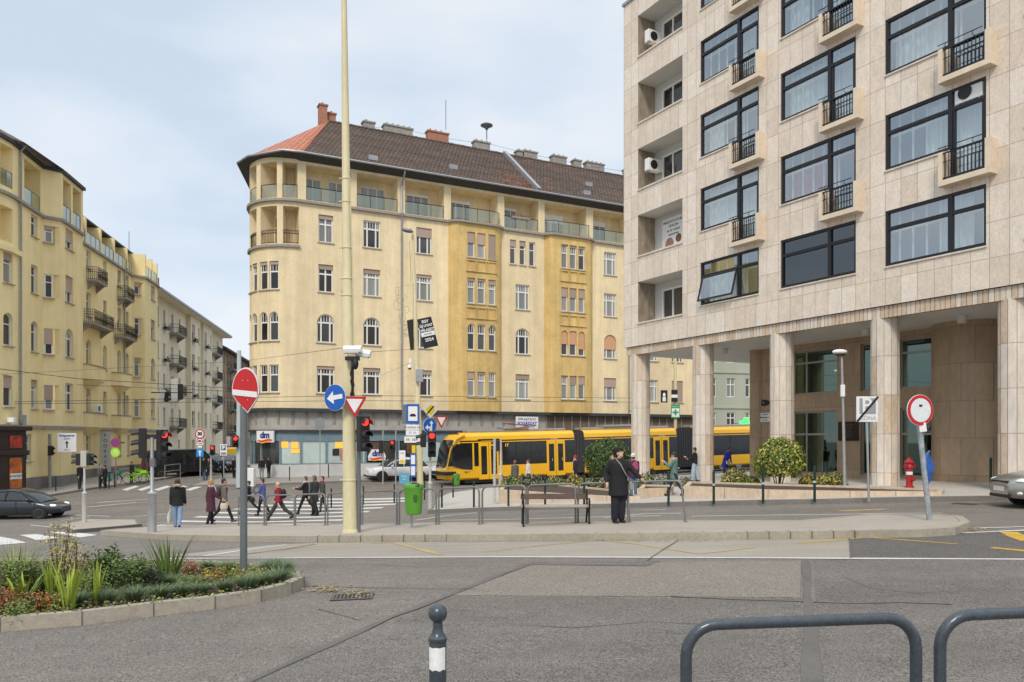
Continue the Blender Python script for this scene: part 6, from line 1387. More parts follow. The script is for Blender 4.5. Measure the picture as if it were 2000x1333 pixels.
c = (X(1793), -.085, H(802)); Rz = R(14); r_ = .312
disc(t, c, r_, signgrey, Rz, .014, 'plate_back'); disc(t, c, r_, signw, Rz, .004, 'white_edge'); disc(t, c, r_*.97, signred, Rz, -.004, 'red_ring'); disc(t, c, r_*.76, mat('sign_white_dirty', (.70, .73, .73), .4, noise=[(14, .1, (1, 1, 1))]), Rz, -.012, 'white_field'); disc(t, c, 0, signk, Rz, -.018, 'sticker', poly=[(-.04, .07), (.03, .07), (.03, .11), (-.04, .11)])
mb = MB(); mb.box(-.06, .08, -.075, -.06, 0, .18, 0, Matrix.Translation((X(1799), 0, H(844))) @ Matrix.Rotation(R(-8), 4, 'Y')); mb.build('small_plate', signw, t)
t = thing('blue_cloth', 'blue torn plastic bag hanging from the leaning sign post', 'bag', b+Vector((X(1806), 0, H(945)))); mb = MB(); zz = H(880)-H(945); prof = [(.02, 0), (.035, .12), (.11, .3), (.12, .55), (.09, .8), (.04, 1.0), (.015, 1.12)]
for i in range(len(prof)-1):
    for j in range(8):
        f_ = lambda k, a: (.075+prof[k][0]*math.cos(a)*.9+.03*math.sin(k*2.3), prof[k][0]*.4*math.sin(a)*(1+.5*math.sin(3*a+k)), prof[k][1]*zz/1.12)
        a0, a1 = 2*math.pi*j/8, 2*math.pi*(j+1)/8; mb.face([f_(i, a0), f_(i, a1), f_(i+1, a1), f_(i+1, a0)], 0, True)
mb.build('sheet', mat('blue_plastic', (.025, .10, .36), .4, noise=[(8, .4, (1, 1, 1))]), t)
# ---- small street lamp and hydrant
b = at(1650, 951, PZ); Yq = b.y; H = lambda v: (HZ-v)/F*Yq-b.z; X = lambda u: (u-1000)/F*Yq-b.x
t = thing('street_lamp', 'slim grey street lamp with a flat white head before the brown wall', 'street lamp', b); mb = MB(); mb.tube([(0, 0, -.05), (X(1647), 0, H(800)), (X(1644), 0, H(697))], [.06, .045, .04], 10); mb.build('pole', galv, t)
mb = MB(); mb.ball((0, 0, 0), (.26, .16, .09), M=Matrix.Translation((X(1639), -.05, H(688)))); mb.build('lamp_head', white, t); mb = MB(); mb.ball((X(1640), -.05, H(693)), (.2, .12, .06)); mb.build('lens', lampoff, t)
mb = MB(); mb.box(X(1644)-.07, X(1644)+.07, -.1, -.05, H(775), H(752)); mb.build('small_boxes', white, t)
b = at(1776, 953, PZ); t = thing('fire_hydrant', 'red fire hydrant with a white band before the green glass window', 'fire hydrant', b); hy = mat('hydrant_red', (.36, .018, .03), .4, coat=.2)
mb = MB(); mb.lathe([(.14, -.02), (.14, .05), (.10, .07), (.10, .62), (.125, .64), (.125, .70), (.11, .72), (.11, .78), (.15, .80), (.15, .84), (.10, .88), (.05, .93), (.05, .98), (.001, .985)], 18); mb.build('body', hy, t)
for a in (0, 180, 270): mb = MB(); mb.lathe([(.045, 0), (.045, .13), (.065, .135), (.065, .19), (.02, .2)], 10, M=Matrix.Translation((0, 0, .70 if a != 270 else .28)) @ Matrix.Rotation(R(a+20), 4, 'Z') @ Matrix.Rotation(R(90), 4, 'Y')); mb.build('outlet', hy, t)
mb = MB(); mb.lathe([(.103, .42), (.103, .52)], 18); mb.build('white_band', signw, t)
# ---- posters and lamp in the passage
b = P(1319, 880, 66); b.z = g(b.x, b.y); H = lambda v: (HZ-v)/F*66-b.z; X = lambda u: (u-1000)/F*66-b.x
t = thing('poster_mast', 'pale mast behind the tram carrying two placards and a green pharmacy board', 'mast', b); mb = MB(); mb.tube([(0, 0, -.1), (0, 0, H(690))], .14, 10); mb.build('shaft', mastm, t)
for (u, v0, v1, wd, lab, m, kd) in ((1296, 763, 787, 13, 'small black placard with a figure left of the passage mast', postb, 0), (1316, 762, 786, 12, 'small black and white placard on the passage mast', postb, 1), (1318, 791, 817, 17, 'green and white pharmacy board on the passage mast', mat('pharmacy_green', (.02, .30, .12), .5), 2)):
    q = thing('placard', lab, 'poster', b+Vector((X(u), -.25, H(v1)))); s = 66/F; hh = H(v0)-H(v1); mb = MB(); mb.box(-wd/2*s, wd/2*s, -.03, .03, 0, hh); mb.build('board', m, q)
    mb = MB()
    if kd == 0: mb.ball((0, -.03, hh*.62), (.12, .02, .18)); mb.box(-.14, .14, -.04, -.03, hh*.1, hh*.45)
    if kd == 1: mb.box(-wd/2*s, wd/2*s, -.04, -.03, hh*.35, hh*.6)
    if kd == 2: mb.box(-wd*.42*s, wd*.42*s, -.04, -.03, hh*.08, hh*.72)
    mb.build('print', signw, q)
    if kd == 2: mb = MB(); mb.prism([(-.08, -.25), (.08, -.25), (.08, -.08), (.25, -.08), (.25, .08), (.08, .08), (.08, .25), (-.08, .25), (-.08, .08), (-.25, .08), (-.25, -.08), (-.08, -.08)], -.05, -.045, 0, Matrix.Translation((0, 0, hh*.42))); mb.build('cross', grnx if False else mat('pharmacy_green', (.02, .30, .12)), q); text('Gyógyszertár', .11, signw, q, (0, -.035, hh*.85))
# bike stands and railings in front of the yellow house
for (u0, u1, v, lab) in ((228, 258, 945, 'low pale railing before the yellow house, by the green bicycle'), (322, 352, 935, 'low pale railing before the dark van')):
    A = at(u0, v, .115); B = at(u1, v-4, .115); c = (A+B)/2; t = thing('low_railing', lab, 'railing', c); mb = MB(); up = Vector((0, 0, 1))
    mb.tube([A-c-up*.05, A-c+up*.95, B-c+up*.95, B-c-up*.05], .03, 6); mb.tube([A-c+up*.5, B-c+up*.5], .025, 6); mb.build('hoop', galv, t)
t = thing('utility_cabinet', 'grey utility cabinet by the dark shop front', 'cabinet', at(48, 952, .115), R(70)); mb = MB(); mb.box(-.4, .4, -.2, .2, 0, 1.3); mb.build('case', zinc, t, bevel=.02)
t = thing('utility_cabinet', 'small white utility box at the foot of the concrete post', 'cabinet', at(106, 948, .115), R(70)); mb = MB(); mb.box(-.28, .28, -.2, .2, 0, 1.0); mb.build('case', white, t, bevel=.02)
# ---- overhead wires
def wire(name_lab, pts, r=.014, sag=.0):
    A = [P(*p) for p in pts]; q = []
    for i in range(len(A)-1):
        for k in range(12): f_ = k/12; p = A[i].lerp(A[i+1], f_); p.z -= sag*4*f_*(1-f_); q.append(p)
    q.append(A[-1]); mb = MB(); mb.tube(q, r, 4); o = mb.build('overhead_wire', dark); tag(o, name_lab, 'wire', 'overhead wires of the tram line')
wire('upper of two level overhead wires crossing in front of the cream house', [(-60, 787, 47), (700, 773, 50), (1240, 778, 60)])
wire('lower of two level overhead wires crossing in front of the cream house', [(-60, 790, 47), (700, 783, 50), (1240, 786, 60)])
wire('sloping overhead wire crossing the yellow house at its arched windows', [(-40, 716, 40), (150, 740, 48), (470, 760, 62)], .018)
wire('faint overhead wire rising from the yellow house to the tall mast', [(0, 732, 46), (480, 705, 54), (684, 678, 20.3)], .008)
wire('span wire holding the hanging signal cluster over the street', [(150, 752, 50), (341, 760, 66), (476, 766, 54)], .016)
wire('thin wire from the tall mast to the second yellow mast', [(690, 690, 20.5), (812, 682, 43)], .008)
wire('thin wire from the second mast to the cream facade', [(742, 735, 56), (812, 705, 43)], .008)
wire('long sagging wire between chimneys along the cream house roof ridge', [(640, 236, 62), (780, 250, 66), (950, 280, 70), (1217, 335, 75)], .012, .2)
# ================================================================ tram
TS0 = Vector((-3.42, 51.89, -3.21)); pitch = -math.atan((.65)/26)
TRM = thing('tram', 'long yellow low floor tram with dark windows and black bellows, crossing the junction', 'tram', TS0, (0, pitch, math.atan2(.453, .891)))
TRM.rotation_euler = Matrix.Rotation(math.atan2(.453, .891), 4, 'Z').to_euler()
TRM.rotation_euler = (Matrix.Rotation(math.atan2(.453, .891), 4, 'Z') @ Matrix.Rotation(pitch, 4, 'Y')).to_euler()
def section(x0, x1, name='body'):
    mb = MB()
    prof = [(.12, .36), (.0, .48), (-.02, 1.25), (0, 2.85), (.02, 3.02), (.05, 3.30), (.22, 3.50), (.55, 3.56)]
    prof = prof+[(2.4-y, z) for y, z in prof[::-1]]
    for i in range(len(prof)):
        a, b = prof[i], prof[(i+1) % len(prof)]
        mb.face([(x0, *a), (x1, *a), (x1, *b), (x0, *b)], 1 if (1.25 <= a[1] <= 3.02 and 1.25 <= b[1] <= 3.02 and abs(a[0]-b[0]) < .5) else 0)
    for x in (x0, x1): mb.face([(x, *p) for p in prof], 2)
    return mb.build(name, [tyel, tblk, bellow], TRM)
def trect(x0, x1, z0, z1, m, name, y=-.03, parent=None, th=.02):
    mb = MB(); mb.box(x0, x1, y-th/2, y+th/2, z0, z1); return mb.build(name, m, parent or TRM)
def tdoor(x, w=1.5):
    d = MB(); d.box(x, x+w, -.045, -.0, .34, 2.86); d.box(x+w/2-.012, x+w/2+.012, -.05, -.044, .36, 2.84, 1); o = d.build('door', [tyel, blackp], TRM)
    for k in (0, 1):
        xx = x+k*w/2; p = MB(); p.box(xx+.17, xx+w/2-.15, -.055, -.046, .68, 2.62); p.build('pane', tblk, o)
    return o
bodies = [(.0, 9.0), (9.85, 18.4), (20.2, 28.6), (29.4, 37)]
for a, b in bodies:
    section(a, b); trect(a+.02, b-.02, 2.86, 2.925, tyel, 'waist_stripe', -.02, None, .03)
for a, b in ((9.0, 9.85), (18.4, 20.2), (28.6, 29.4)):
    mb = MB(); n = max(4, int((b-a)/.12))
    for i in range(n):
        x = a+(b-a)*i/n; mb.box(x, x+(b-a)/n*.8, .03+.04*(i % 2), 2.35-.04*(i % 2), .45, 3.42)
    mb.box(a, b, .09, 2.3, .46, 3.38); mb.build('bellows', bellow, TRM)
for x in (1.33, 6.66, 16.1, 26.1): tdoor(x)
# cab: lofted nose
st = [(-1.05, .42, .62, 1.12, 1.2), (-.98, .34, .42, 1.3, 1.45), (-.75, .22, .38, 1.32, 2.5), (-.42, .08, .36, 1.3, 3.1), (0, -.005, .36, 1.25, 3.45)]
mb = MB(); rings = []
for (x, y0, zb, zw, zt) in st:
    r = [(x, y0+.1, zb), (x, y0, zb+.12), (x, y0, zw), (x, y0+.02, (zw+zt)/2), (x, y0+.06, zt-.08), (x, y0+.3, zt), (x, 2.4-y0-.3, zt), (x, 2.4-y0-.06, zt-.08), (x, 2.4-y0-.02, (zw+zt)/2), (x, 2.4-y0, zw), (x, 2.4-y0, zb+.12), (x, 2.4-y0-.1, zb)]
    rings.append(r)
for i in range(len(rings)-1):
    for j in range(12):
        k = (j+1) % 12; mi = 0
        if j in (2, 3, 4, 7, 8) and i < 3: mi = 1
        if j in (5, 6): mi = 1 if i < 3 else 0
        if j in (0, 1, 9, 10, 11): mi = 0
        mb.face([rings[i][j], rings[i][k], rings[i+1][k], rings[i+1][j]], mi, True)
mb.face(rings[0][::-1], 0); mb.build('cab', [tyel, tblk], TRM, angle=30)
# cab side window, pillar and front details
mb = MB(); mb.prism([(-.55, 2.52), (-.30, 2.80), (.85, 2.82), (.85, 1.02), (.1, 1.08), (-.62, 1.35)], -.02, -.012); mb.build('cab_window', tblk, TRM)
mb = MB(); mb.tube([(-.98, .06, 1.30), (-.72, .02, 2.45), (-.30, -.025, 3.15), (.3, -.03, 3.42)], [.05, .06, .08, .09], 8); mb.build('cab_pillar', tyel, TRM)
trect(.86, .98, .95, 2.84, tyel, 'window_post', -.025); trect(2.95, 3.1, 1.2, 2.84, tyel, 'window_post', -.025)
for x in (4.2, 5.4, 11.4, 13.4, 15, 21.9, 23.9): trect(x, x+.03, 1.28, 2.84, blackp, 'window_joint', -.012)
mb = MB(); mb.box(-1.22, -.35, -.02, 2.42, .74, .96); mb.build('bumper', blackp, TRM, bevel=.05)
for y in (.45, 1.75): mb = MB(); mb.ball((-1.02, y, 1.08), (.06, .14, .1)); mb.build('headlight', mat('headlight_glass', (.7, .7, .68), .1, spec=.6), TRM)
mb = MB(); mb.tube([(-.5, -.05, 2.7), (-1.0, -.28, 2.85), (-1.18, -.32, 2.6), (-1.18, -.32, 2.1)], .03, 6); mb.box(-1.25, -1.13, -.42, -.22, 2.0, 2.45); mb.build('mirror', blackp, TRM)
text('17', .3, mat('tram_display', (.85, .5, .08), .4, emit=.5), TRM, (3.45, -.06, 2.62))
trect(1.3, 3.0, 3.0, 3.1, blackp, 'destination_strip', .01); trect(1.5, 2.8, 2.9, 2.99, mat('destination_yellow', (.5, .3, .03), .5), 'destination_sign', -.045)
text('BKV', .22, mat('tram_text', (.12, .07, .02), .5), TRM, (.45, -.02, .88))
text('www.bkk.hu', .13, signw, TRM, (7.3, -.0, 2.98)); text('www.bkk.hu', .13, signw, TRM, (17, -.0, 2.98))
for x in (6.9, 7.72): text('♿' if False else 'i', .3, signw, TRM, (x+.2, -.06, 1.5))
for a, b in ((.3, 8.6), (10.2, 18.2), (20.5, 28.3)):
    mb = MB(); mb.box(a, b, .06, 2.3, .12, .36); mb.build('underframe', blackp, TRM)
    for k in range(12):
        pass
for xw in (2.6, 4.4, 12.6, 14.4, 23.0, 24.8):
    mb = MB(); mb.lathe([(.28, 0), (.30, .02), (.30, .1), (.1, .12)], 16, c=(0, 0, 0), M=Matrix.Translation((xw, .02, .3)) @ Matrix.Rotation(R(-90), 4, 'X')); mb.build('wheel', railsteel, TRM)
mb = MB()
for a, b in ((.9, 8.7), (10.1, 18.2), (20.4, 28.4)): mb.box(a, b, .7, 1.7, 3.56, 3.74)
for a, b in ((3.6, 5.6), (12, 15)): mb.box(a, b, .6, 1.8, 3.741, 3.9)
mb.build('roof_equipment', zinc, TRM, bevel=.04)
mb = MB(); mb.tube([(4.4, .6, 3.75), (6.2, .6, 3.95), (4.2, 1.2, 4.1), (6.2, 1.8, 3.95), (4.4, 1.8, 3.75)], .03, 6); mb.tube([(4.2, .3, 4.14), (4.2, 2.1, 4.14)], .03, 6); mb.build('pantograph_folded', mat('pantograph_red', (.3, .05, .04), .5), TRM)
mb = MB(); mb.tube([(16.6, 1.2, 3.6), (14.6, 1.2, 4.7), (16.0, 1.2, 5.85)], .035, 6); mb.tube([(16.0, .3, 5.87), (16.0, 2.1, 5.87)], .03, 6); mb.tube([(16.3, .6, 3.6), (14.6, 1.0, 4.7)], .02, 5); mb.build('pantograph', dark, TRM)
# ================================================================ cars
def carbody(t, L, W, stations, green, paint, roofm=None):
    # stations: x, zbottom, zmid, ztop, halfwidth ; green: x, zbelt, zroof, half width at belt, half width at roof
    mb = MB(); rings = []
    for x, zb, zm, zt, w in stations:
        h = [(w*.86, zb), (w*.97, zb+.10), (w, zm), (w*.975, zt-.10), (w*.90, zt-.02), (w*.60, zt+.015), (0, zt+.03)]
        r = [(x, y, z) for y, z in h]+[(x, -y, z) for y, z in h[-2::-1]]; rings.append(r)
    n = len(rings[0])
    for i in range(len(rings)-1):
        for j in range(n-1): mb.face([rings[i][j], rings[i][j+1], rings[i+1][j+1], rings[i+1][j]], 0, True)
        mb.face([rings[i][0], rings[i+1][0], rings[i+1][-1], rings[i][-1]], 0)
    mb.face(rings[0], 0, True); mb.face(rings[-1][::-1], 0, True)
    bo = mb.build('body', paint, t, angle=50)
    g_ = MB(); rr = []
    for x, zb, zr, wb, wr in green:
        rr.append([(x, wb, zb), (x, wr+(wb-wr)*.12, zr-.09), (x, wr*.93, zr-.02), (x, wr*.6, zr+.01), (x, 0, zr+.02), (x, -wr*.6, zr+.01), (x, -wr*.93, zr-.02), (x, -wr-(wb-wr)*.12, zr-.09), (x, -wb, zb)])
    top = max(q[2] for q in green)
    for i in range(len(rr)-1):
        rf_ = green[i][2] > top-.13 and green[i+1][2] > top-.13
        for j in range(8): g_.face([rr[i][j], rr[i][j+1], rr[i+1][j+1], rr[i+1][j]], 1 if (rf_ and 1 <= j <= 6) else 0, True)
    g_.build('cabin', [mat('car_glass', (.03, .034, .036), .08, spec=.45), paint], t, angle=35)
    # pillars along the glass edges
    P_ = MB()
    for s in (1, -1):
        side = [Vector(r[1]) if s > 0 else Vector(r[7]) for r in rr]; P_.tube(side, .035, 6)
        for i in (0, len(rr)-1): pass
    P_.build('pillars', paint, t); return bo
def wheel(t, x, y, r, side, rim=None, w=.21):
    M = Matrix.Translation((x, y, r)) @ Matrix.Rotation(R(-90 if side < 0 else 90)*-1, 4, 'X')
    mb = MB(); mb.lathe([(r*.66, -w*.5), (r*.93, -w*.5), (r, -w*.3), (r, w*.3), (r*.93, w*.5), (r*.66, w*.5)], 26, M=M); o = mb.build('wheel', rubber, t)
    q = MB(); q.lathe([(r*.66, w*.44), (r*.62, w*.36), (r*.58, w*.22), (.001, w*.2)], 26, 1, M=M)
    for k in range(5):
        a = 2*math.pi*k/5; q.prism([(-.028, .03), (.028, .03), (.04, r*.62), (-.04, r*.62)], -w*.46, -w*.34, 0, M @ Matrix.Rotation(a, 4, 'Z') @ Matrix.Rotation(R(90), 4, 'X') @ Matrix.Scale(1, 4))
    q.lathe([(r*.16, w*.2), (r*.16, w*.48), (.001, w*.5)], 12, 0, M=M); q.lathe([(r*.67, w*.38), (r*.67, w*.5), (r*.60, w*.5), (r*.60, w*.38)], 26, 0, M=M); q.build('rim', [rim or galv, blackp], o)
    a = MB(); a.lathe([(r*1.13, -w*.45), (r*1.13, w*.38), (r*1.02, w*.40)], 26, M=M); a.build('wheel_arch', blackp, t); return o
def gpitch(x, y, d):   # slope of the ground along heading d
    return math.atan((g(x+d[0]*1.3, y+d[1]*1.3)-g(x-d[0]*1.3, y-d[1]*1.3))/2.6)
def caremp(label, x, y, hd, dz=0.0):
    d = (math.cos(hd), math.sin(hd)); p = gpitch(x, y, d); rl = gpitch(x, y, (-d[1], d[0]))
    return thing('car', label, 'car', (x, y, g(x, y)+dz), (Matrix.Rotation(hd, 4, 'Z') @ Matrix.Rotation(-p, 4, 'Y') @ Matrix.Rotation(rl, 4, 'X')).to_euler())
def headlights(t, x, y, z, m=None, s=(.16, .2, .09)):
    for k in (1, -1): mb = MB(); mb.ball((x, k*y, z), s, 12, 8); mb.build('headlight', m or mat('headlight_glass', (.7, .7, .68), .1, spec=.6), t)
def doorlines(t, xs, z0, z1, w):
    for k in (1, -1):
        for x in xs: mb = MB(); mb.box(x, x+.016, k*w-.012, k*w+.006, z0, z1); mb.build('door_gap', blackp, t)
def hatch(label, u, v, hd, paint, lit=False):
    b = G(u, v); t = caremp(label, b.x, b.y, hd)
    S_ = [(-2.2, .42, .62, .80, .60), (-2.12, .30, .6, .98, .80), (-1.7, .22, .6, 1.0, .86), (-.6, .20, .58, .97, .875), (.6, .20, .58, .94, .875), (1.25, .22, .56, .86, .86), (1.75, .26, .52, .74, .82), (2.08, .30, .48, .64, .70), (2.22, .36, .46, .56, .5)]
    Gs = [(-2.05, .98, 1.02, .70, .66), (-1.55, .98, 1.30, .80, .60), (-.9, .97, 1.44, .82, .58), (-.1, .96, 1.49, .83, .58), (.45, .95, 1.42, .82, .60), (1.0, .90, 1.15, .80, .66), (1.42, .82, .86, .76, .72)]
    carbody(t, 4.4, 1.75, S_, Gs, paint)
    for x in (-1.35, 1.35):
        for s in (1, -1): wheel(t, x, s*.80, .315, s)
    headlights(t, 1.85, .62, .66, mat('headlight_on', (1, .93, .8), .3, emit=.5) if lit else None, (.20, .13, .065))
    for s in (1, -1): mb = MB(); mb.ball((.85, s*.95, .98), (.1, .1, .075)); mb.build('mirror', paint, t)
    doorlines(t, (-.95, .25, 1.12), .3, .93, .872); 
    for s in (1, -1):
        for A, B in (((1.0, s*.80, .92), (.42, s*.71, 1.40)), ((-.28, s*.845, .95), (-.28, s*.70, 1.43)), ((-1.3, s*.83, .98), (-1.5, s*.72, 1.28))): mb = MB(); mb.tube([A, B], .03, 6); mb.build('door_pillar', paint, t)
    mb = MB(); mb.box(2.12, 2.2, -.5, .5, .30, .42); mb.build('grille', blackp, t)
    for s in (1, -1): mb = MB(); mb.ball((2.05, s*.6, .44), (.06, .07, .05)); mb.build('fog_lamp', signw, t)
    return t
navy = mat('car_paint_slate', (.035, .042, .052), .25, .4, coat=.6); silver = mat('car_paint_silver', (.36, .35, .32), .3, .6, coat=.6); whitep = mat('car_paint_white', (.66, .66, .66), .3, coat=.5); blackpt = mat('car_paint_black', (.012, .013, .015), .25, .2, coat=.6)
b = G(105, 1010); hd = R(-4)
hatch('dark slate grey hatchback with its headlight on, at the left edge of the photo', 41, 1012, R(3), navy, True)
def sedan(label, x, y, hd, paint, cat=None):
    t = caremp(label, x, y, hd)
    S_ = [(-2.35, .45, .62, .90, .62), (-2.25, .30, .6, 1.0, .82), (-1.6, .22, .6, 1.02, .89), (0, .2, .58, .99, .905), (.9, .22, .56, .97, .90), (1.5, .24, .54, .90, .88), (2.0, .26, .5, .80, .80), (2.22, .28, .48, .72, .66), (2.3, .36, .46, .62, .5)]
    Gs = [(-1.9, .99, 1.05, .74, .68), (-1.3, 1.0, 1.38, .82, .60), (-.6, .99, 1.46, .84, .60), (.1, .98, 1.45, .84, .60), (.7, .97, 1.25, .82, .66), (1.25, .95, .98, .78, .74)]
    carbody(t, 4.65, 1.8, S_, Gs, paint)
    for x_ in (-1.3, 1.35):
        for s in (1, -1): wheel(t, x_, s*.82, .325, s)
    headlights(t, 1.98, .63, .70, None, (.22, .15, .075))
    for s in (1, -1): mb = MB(); mb.ball((.75, s*1.0, 1.02), (.1, .11, .08)); mb.build('mirror', paint, t); mb = MB(); mb.ball((2.12, s*.60, .40), (.08, .16, .06)); mb.build('fog_lamp', mat('headlight_glass', (.7, .7, .68), .1), t)
    mb = MB(); mb.box(2.2, 2.29, -.42, .42, .58, .70); mb.build('grille', blackp, t); mb = MB(); mb.box(2.2, 2.3, -.5, .5, .28, .36); mb.build('bumper_slot', blackp, t); mb = MB(); mb.box(2.285, 2.31, -.26, .26, .44, .55); mb.build('number_plate', signw, t)
    doorlines(t, (-.6, .5), .3, .96, .9); return t
# the silver car: front wheel near (1990,997)
w0 = G(1985, 998); hd = R(172); ca = (math.cos(hd), math.sin(hd))
cx = w0.x-ca[0]*1.35-(-ca[1])*(.82); cy = w0.y-ca[1]*1.35-(ca[0])*(.82)
sedan('silver saloon car cut off by the right edge of the photo', w0.x-ca[0]*1.35+1.15, w0.y-ca[1]*1.35+.85, hd, silver)
def suv(label, x, y, hd, paint):
    t = caremp(label, x, y, hd)
    S_ = [(-2.25, .5, .75, 1.0, .7), (-2.15, .36, .72, 1.08, .86), (-1.5, .28, .7, 1.10, .92), (0, .26, .68, 1.07, .93), (1.0, .28, .66, 1.05, .92), (1.7, .3, .64, .98, .88), (2.1, .34, .6, .88, .78), (2.25, .42, .58, .78, .6)]
    Gs = [(-2.1, 1.06, 1.15, .76, .72), (-1.75, 1.07, 1.55, .84, .66), (-.8, 1.07, 1.66, .86, .66), (.0, 1.06, 1.65, .86, .66), (.6, 1.04, 1.45, .84, .70), (1.2, 1.02, 1.06, .8, .76)]
    carbody(t, 4.5, 1.85, S_, Gs, paint)
    for x_ in (-1.4, 1.4):
        for s in (1, -1): wheel(t, x_, s*.84, .37, s, mat('black_rim', (.05, .05, .05), .4, .4))
    headlights(t, 1.98, .62, .84); mb = MB(); mb.box(2.1, 2.24, -.45, .45, .5, .76); mb.build('grille', blackp, t)
    for s in (1, -1): mb = MB(); mb.ball((.7, s*1.02, 1.1), (.1, .11, .09)); mb.build('mirror', paint, t); mb = MB(); mb.tube([(-.2, s*.87, 1.06), (-.2, s*.74, 1.62)], .03, 6); mb.build('door_pillar', paint, t); mb = MB(); mb.tube([(.62, s*.86, 1.06), (.45, s*.77, 1.5)], .03, 6); mb.build('door_pillar', paint, t)
    mb = MB(); mb.box(-2.2, 2.2, -.95, .95, .26, .42); mb.build('sill_trim', blackp, t); doorlines(t, (-.7, .45, 1.2), .42, 1.04, .925); return t
def along(s, off): return (-13.6+.891*s-.453*off, 56.6+.453*s+.891*off)
th = math.atan2(.453, .891)
x, y = along(4.15, -3.6); suv('white off road car with black rims before the drugstore windows', x, y, th+math.pi, whitep)
x, y = along(8.9, -3.6); suv('white car half hidden behind the front of the tram', x, y, th+math.pi, whitep)
# parked vehicles up the street
sd = (-.171, .985); LH = math.atan2(sd[1], sd[0])
def van(label, x, y, hd, paint):
    t = caremp(label, x, y, hd); t['category'] = 'van'; t.name = 'van'
    mb = MB(); prof = [(-2.6, .35), (2.5, .35), (2.55, .95), (2.25, 1.15), (1.55, 1.95), (1.1, 2.12), (-2.5, 2.15), (-2.6, 2.0)]; mb.prism(prof, -.95, .95); mb.build('body', paint, t, bevel=.06)
    for s in (1, -1): mb = MB(); mb.prism([(1.95, 1.25), (1.45, 1.85), (.75, 1.85), (.75, 1.25)], s*.955-.004, s*.955+.004); mb.build('side_window', mat('car_glass', (.03, .034, .036), .04), t)
    mb = MB(); mb.face([(2.27, -.8, 1.16), (2.27, .8, 1.16), (1.60, .72, 1.93), (1.60, -.72, 1.93)]); mb.build('windscreen', mat('car_glass', (.03, .034, .036), .04), t)
    mb = MB(); mb.face([(-2.612, -.8, 1.2), (-2.612, .8, 1.2), (-2.612, .75, 1.9), (-2.612, -.75, 1.9)]); mb.build('rear_window', mat('car_glass', (.03, .034, .036), .04), t)
    for x_ in (-1.7, 1.65):
        for s in (1, -1): wheel(t, x_, s*.86, .34, s)
    headlights(t, 2.5, .72, .85, None, (.06, .16, .12))
    for s in (1, -1): mb = MB(); mb.box(-2.64, -2.6, s*.8-.08, s*.8+.08, .8, 1.3); mb.build('tail_light', signred, t)
    return t
b = G(348, 934); van('black van parked beyond the junction before the pale house', b.x-.4, b.y+1.5, LH+R(-60), blackpt)
for (u, v, dy, kind, pt, lab) in ((425, 921, 0, 'h', navy, 'dark car parked up the street behind the pale signal post'), (447, 922, 2, 's', blackpt, 'black car parked up the street beside the corner pole'), (378, 926, 0, 'h', blackpt, 'small dark car parked beside the black van'), (413, 914, 10, 's', mat('car_paint_grey', (.25, .25, .26), .3, .4), 'grey car farthest up the side street')):
    b = G(u, v)
    if kind == 'h': hatch(lab, u, v, LH+math.pi, pt)
    else: sedan(lab, b.x, b.y, LH+math.pi, pt)
b = G(420, 918); t = caremp('yellow van roof visible among the parked cars up the street', b.x-.5, b.y+6, LH); t['category'] = 'van'; t.name = 'van'
mb = MB(); mb.box(-2.2, 2.2, -.9, .9, .4, 2.0); mb.build('body', mat('van_yellow', (.65, .42, .03), .4), t, bevel=.12)
for x_ in (-1.4, 1.4):
    for s in (1, -1): wheel(t, x_, s*.82, .33, s)
for s in (1, -1): mb = MB(); mb.box(-1.9, 1.7, s*.9-.006, s*.9+.006, 1.2, 1.75); mb.build('side_window', mat('car_glass', (.03, .034, .036), .04), t)
# ================================================================ bicycles
def bicycle(u, v, rz, label, m, dz=.115):
    t = thing('bicycle', label, 'bicycle', G(u, v, dz), rz)
    for x in (-.52, .52):
        mb = MB(); mb.tube([(x+.33*math.cos(a), 0, .34+.33*math.sin(a)) for a in [2*math.pi*k/22 for k in range(22)]], .022, 6, closed=True); w_ = mb.build('wheel', rubber, t); q = MB()
        for k in range(10): a = math.pi*k/10*2; q.tube([(x, 0, .34), (x+.32*math.cos(a), 0, .34+.32*math.sin(a))], .004, 3)
        q.build('spokes', galv, w_)
    mb = MB(); mb.tube([(-.52, 0, .34), (-.08, 0, .30), (.40, 0, .78), (.52, 0, .34)], .035, 7); mb.tube([(-.08, 0, .30), (-.2, 0, .82)], .028, 7); mb.tube([(-.52, 0, .34), (-.18, 0, .70)], .02, 6); mb.tube([(-.16, 0, .62), (.38, 0, .70)], .04, 7); mb.tube([(.40, 0, .78), (.36, 0, 1.02)], .025, 6); mb.build('frame', m, t)
    mb = MB(); mb.tube([(.28, -.28, 1.05), (.38, 0, 1.03), (.28, .28, 1.05)], .018, 6); mb.build('handlebar', dark, t); mb = MB(); mb.ball((-.22, 0, .88), (.14, .08, .045)); mb.build('saddle', blackp, t)
    for x in (-.52, .52):
        mb = MB(); mb.tube([(x+.37*math.cos(a), 0, .34+.37*math.sin(a)) for a in [math.pi*(.05+.8*k/10) for k in range(11)]], .03, 6); mb.build('mudguard', m, t)
    mb = MB(); mb.box(.40, .72, -.16, .16, .72, .92); mb.build('basket', m, t); mb = MB(); mb.tube([(-.08, -.1, .3), (-.02, -.1, .14), (.02, -.2, .14)], .014, 5); mb.build('crank', dark, t)
    return t
lime = mat('bike_lime', (.25, .55, .02), .4); teal = mat('bike_teal', (.03, .22, .22), .4)
bicycle(265, 945, R(8), 'lime green hire bicycle parked before the yellow house', lime)
bicycle(281, 942, R(160), 'second lime green hire bicycle, nearest the black van', lime)
bicycle(219, 948, R(75), 'teal bicycle parked at the low railing', teal)
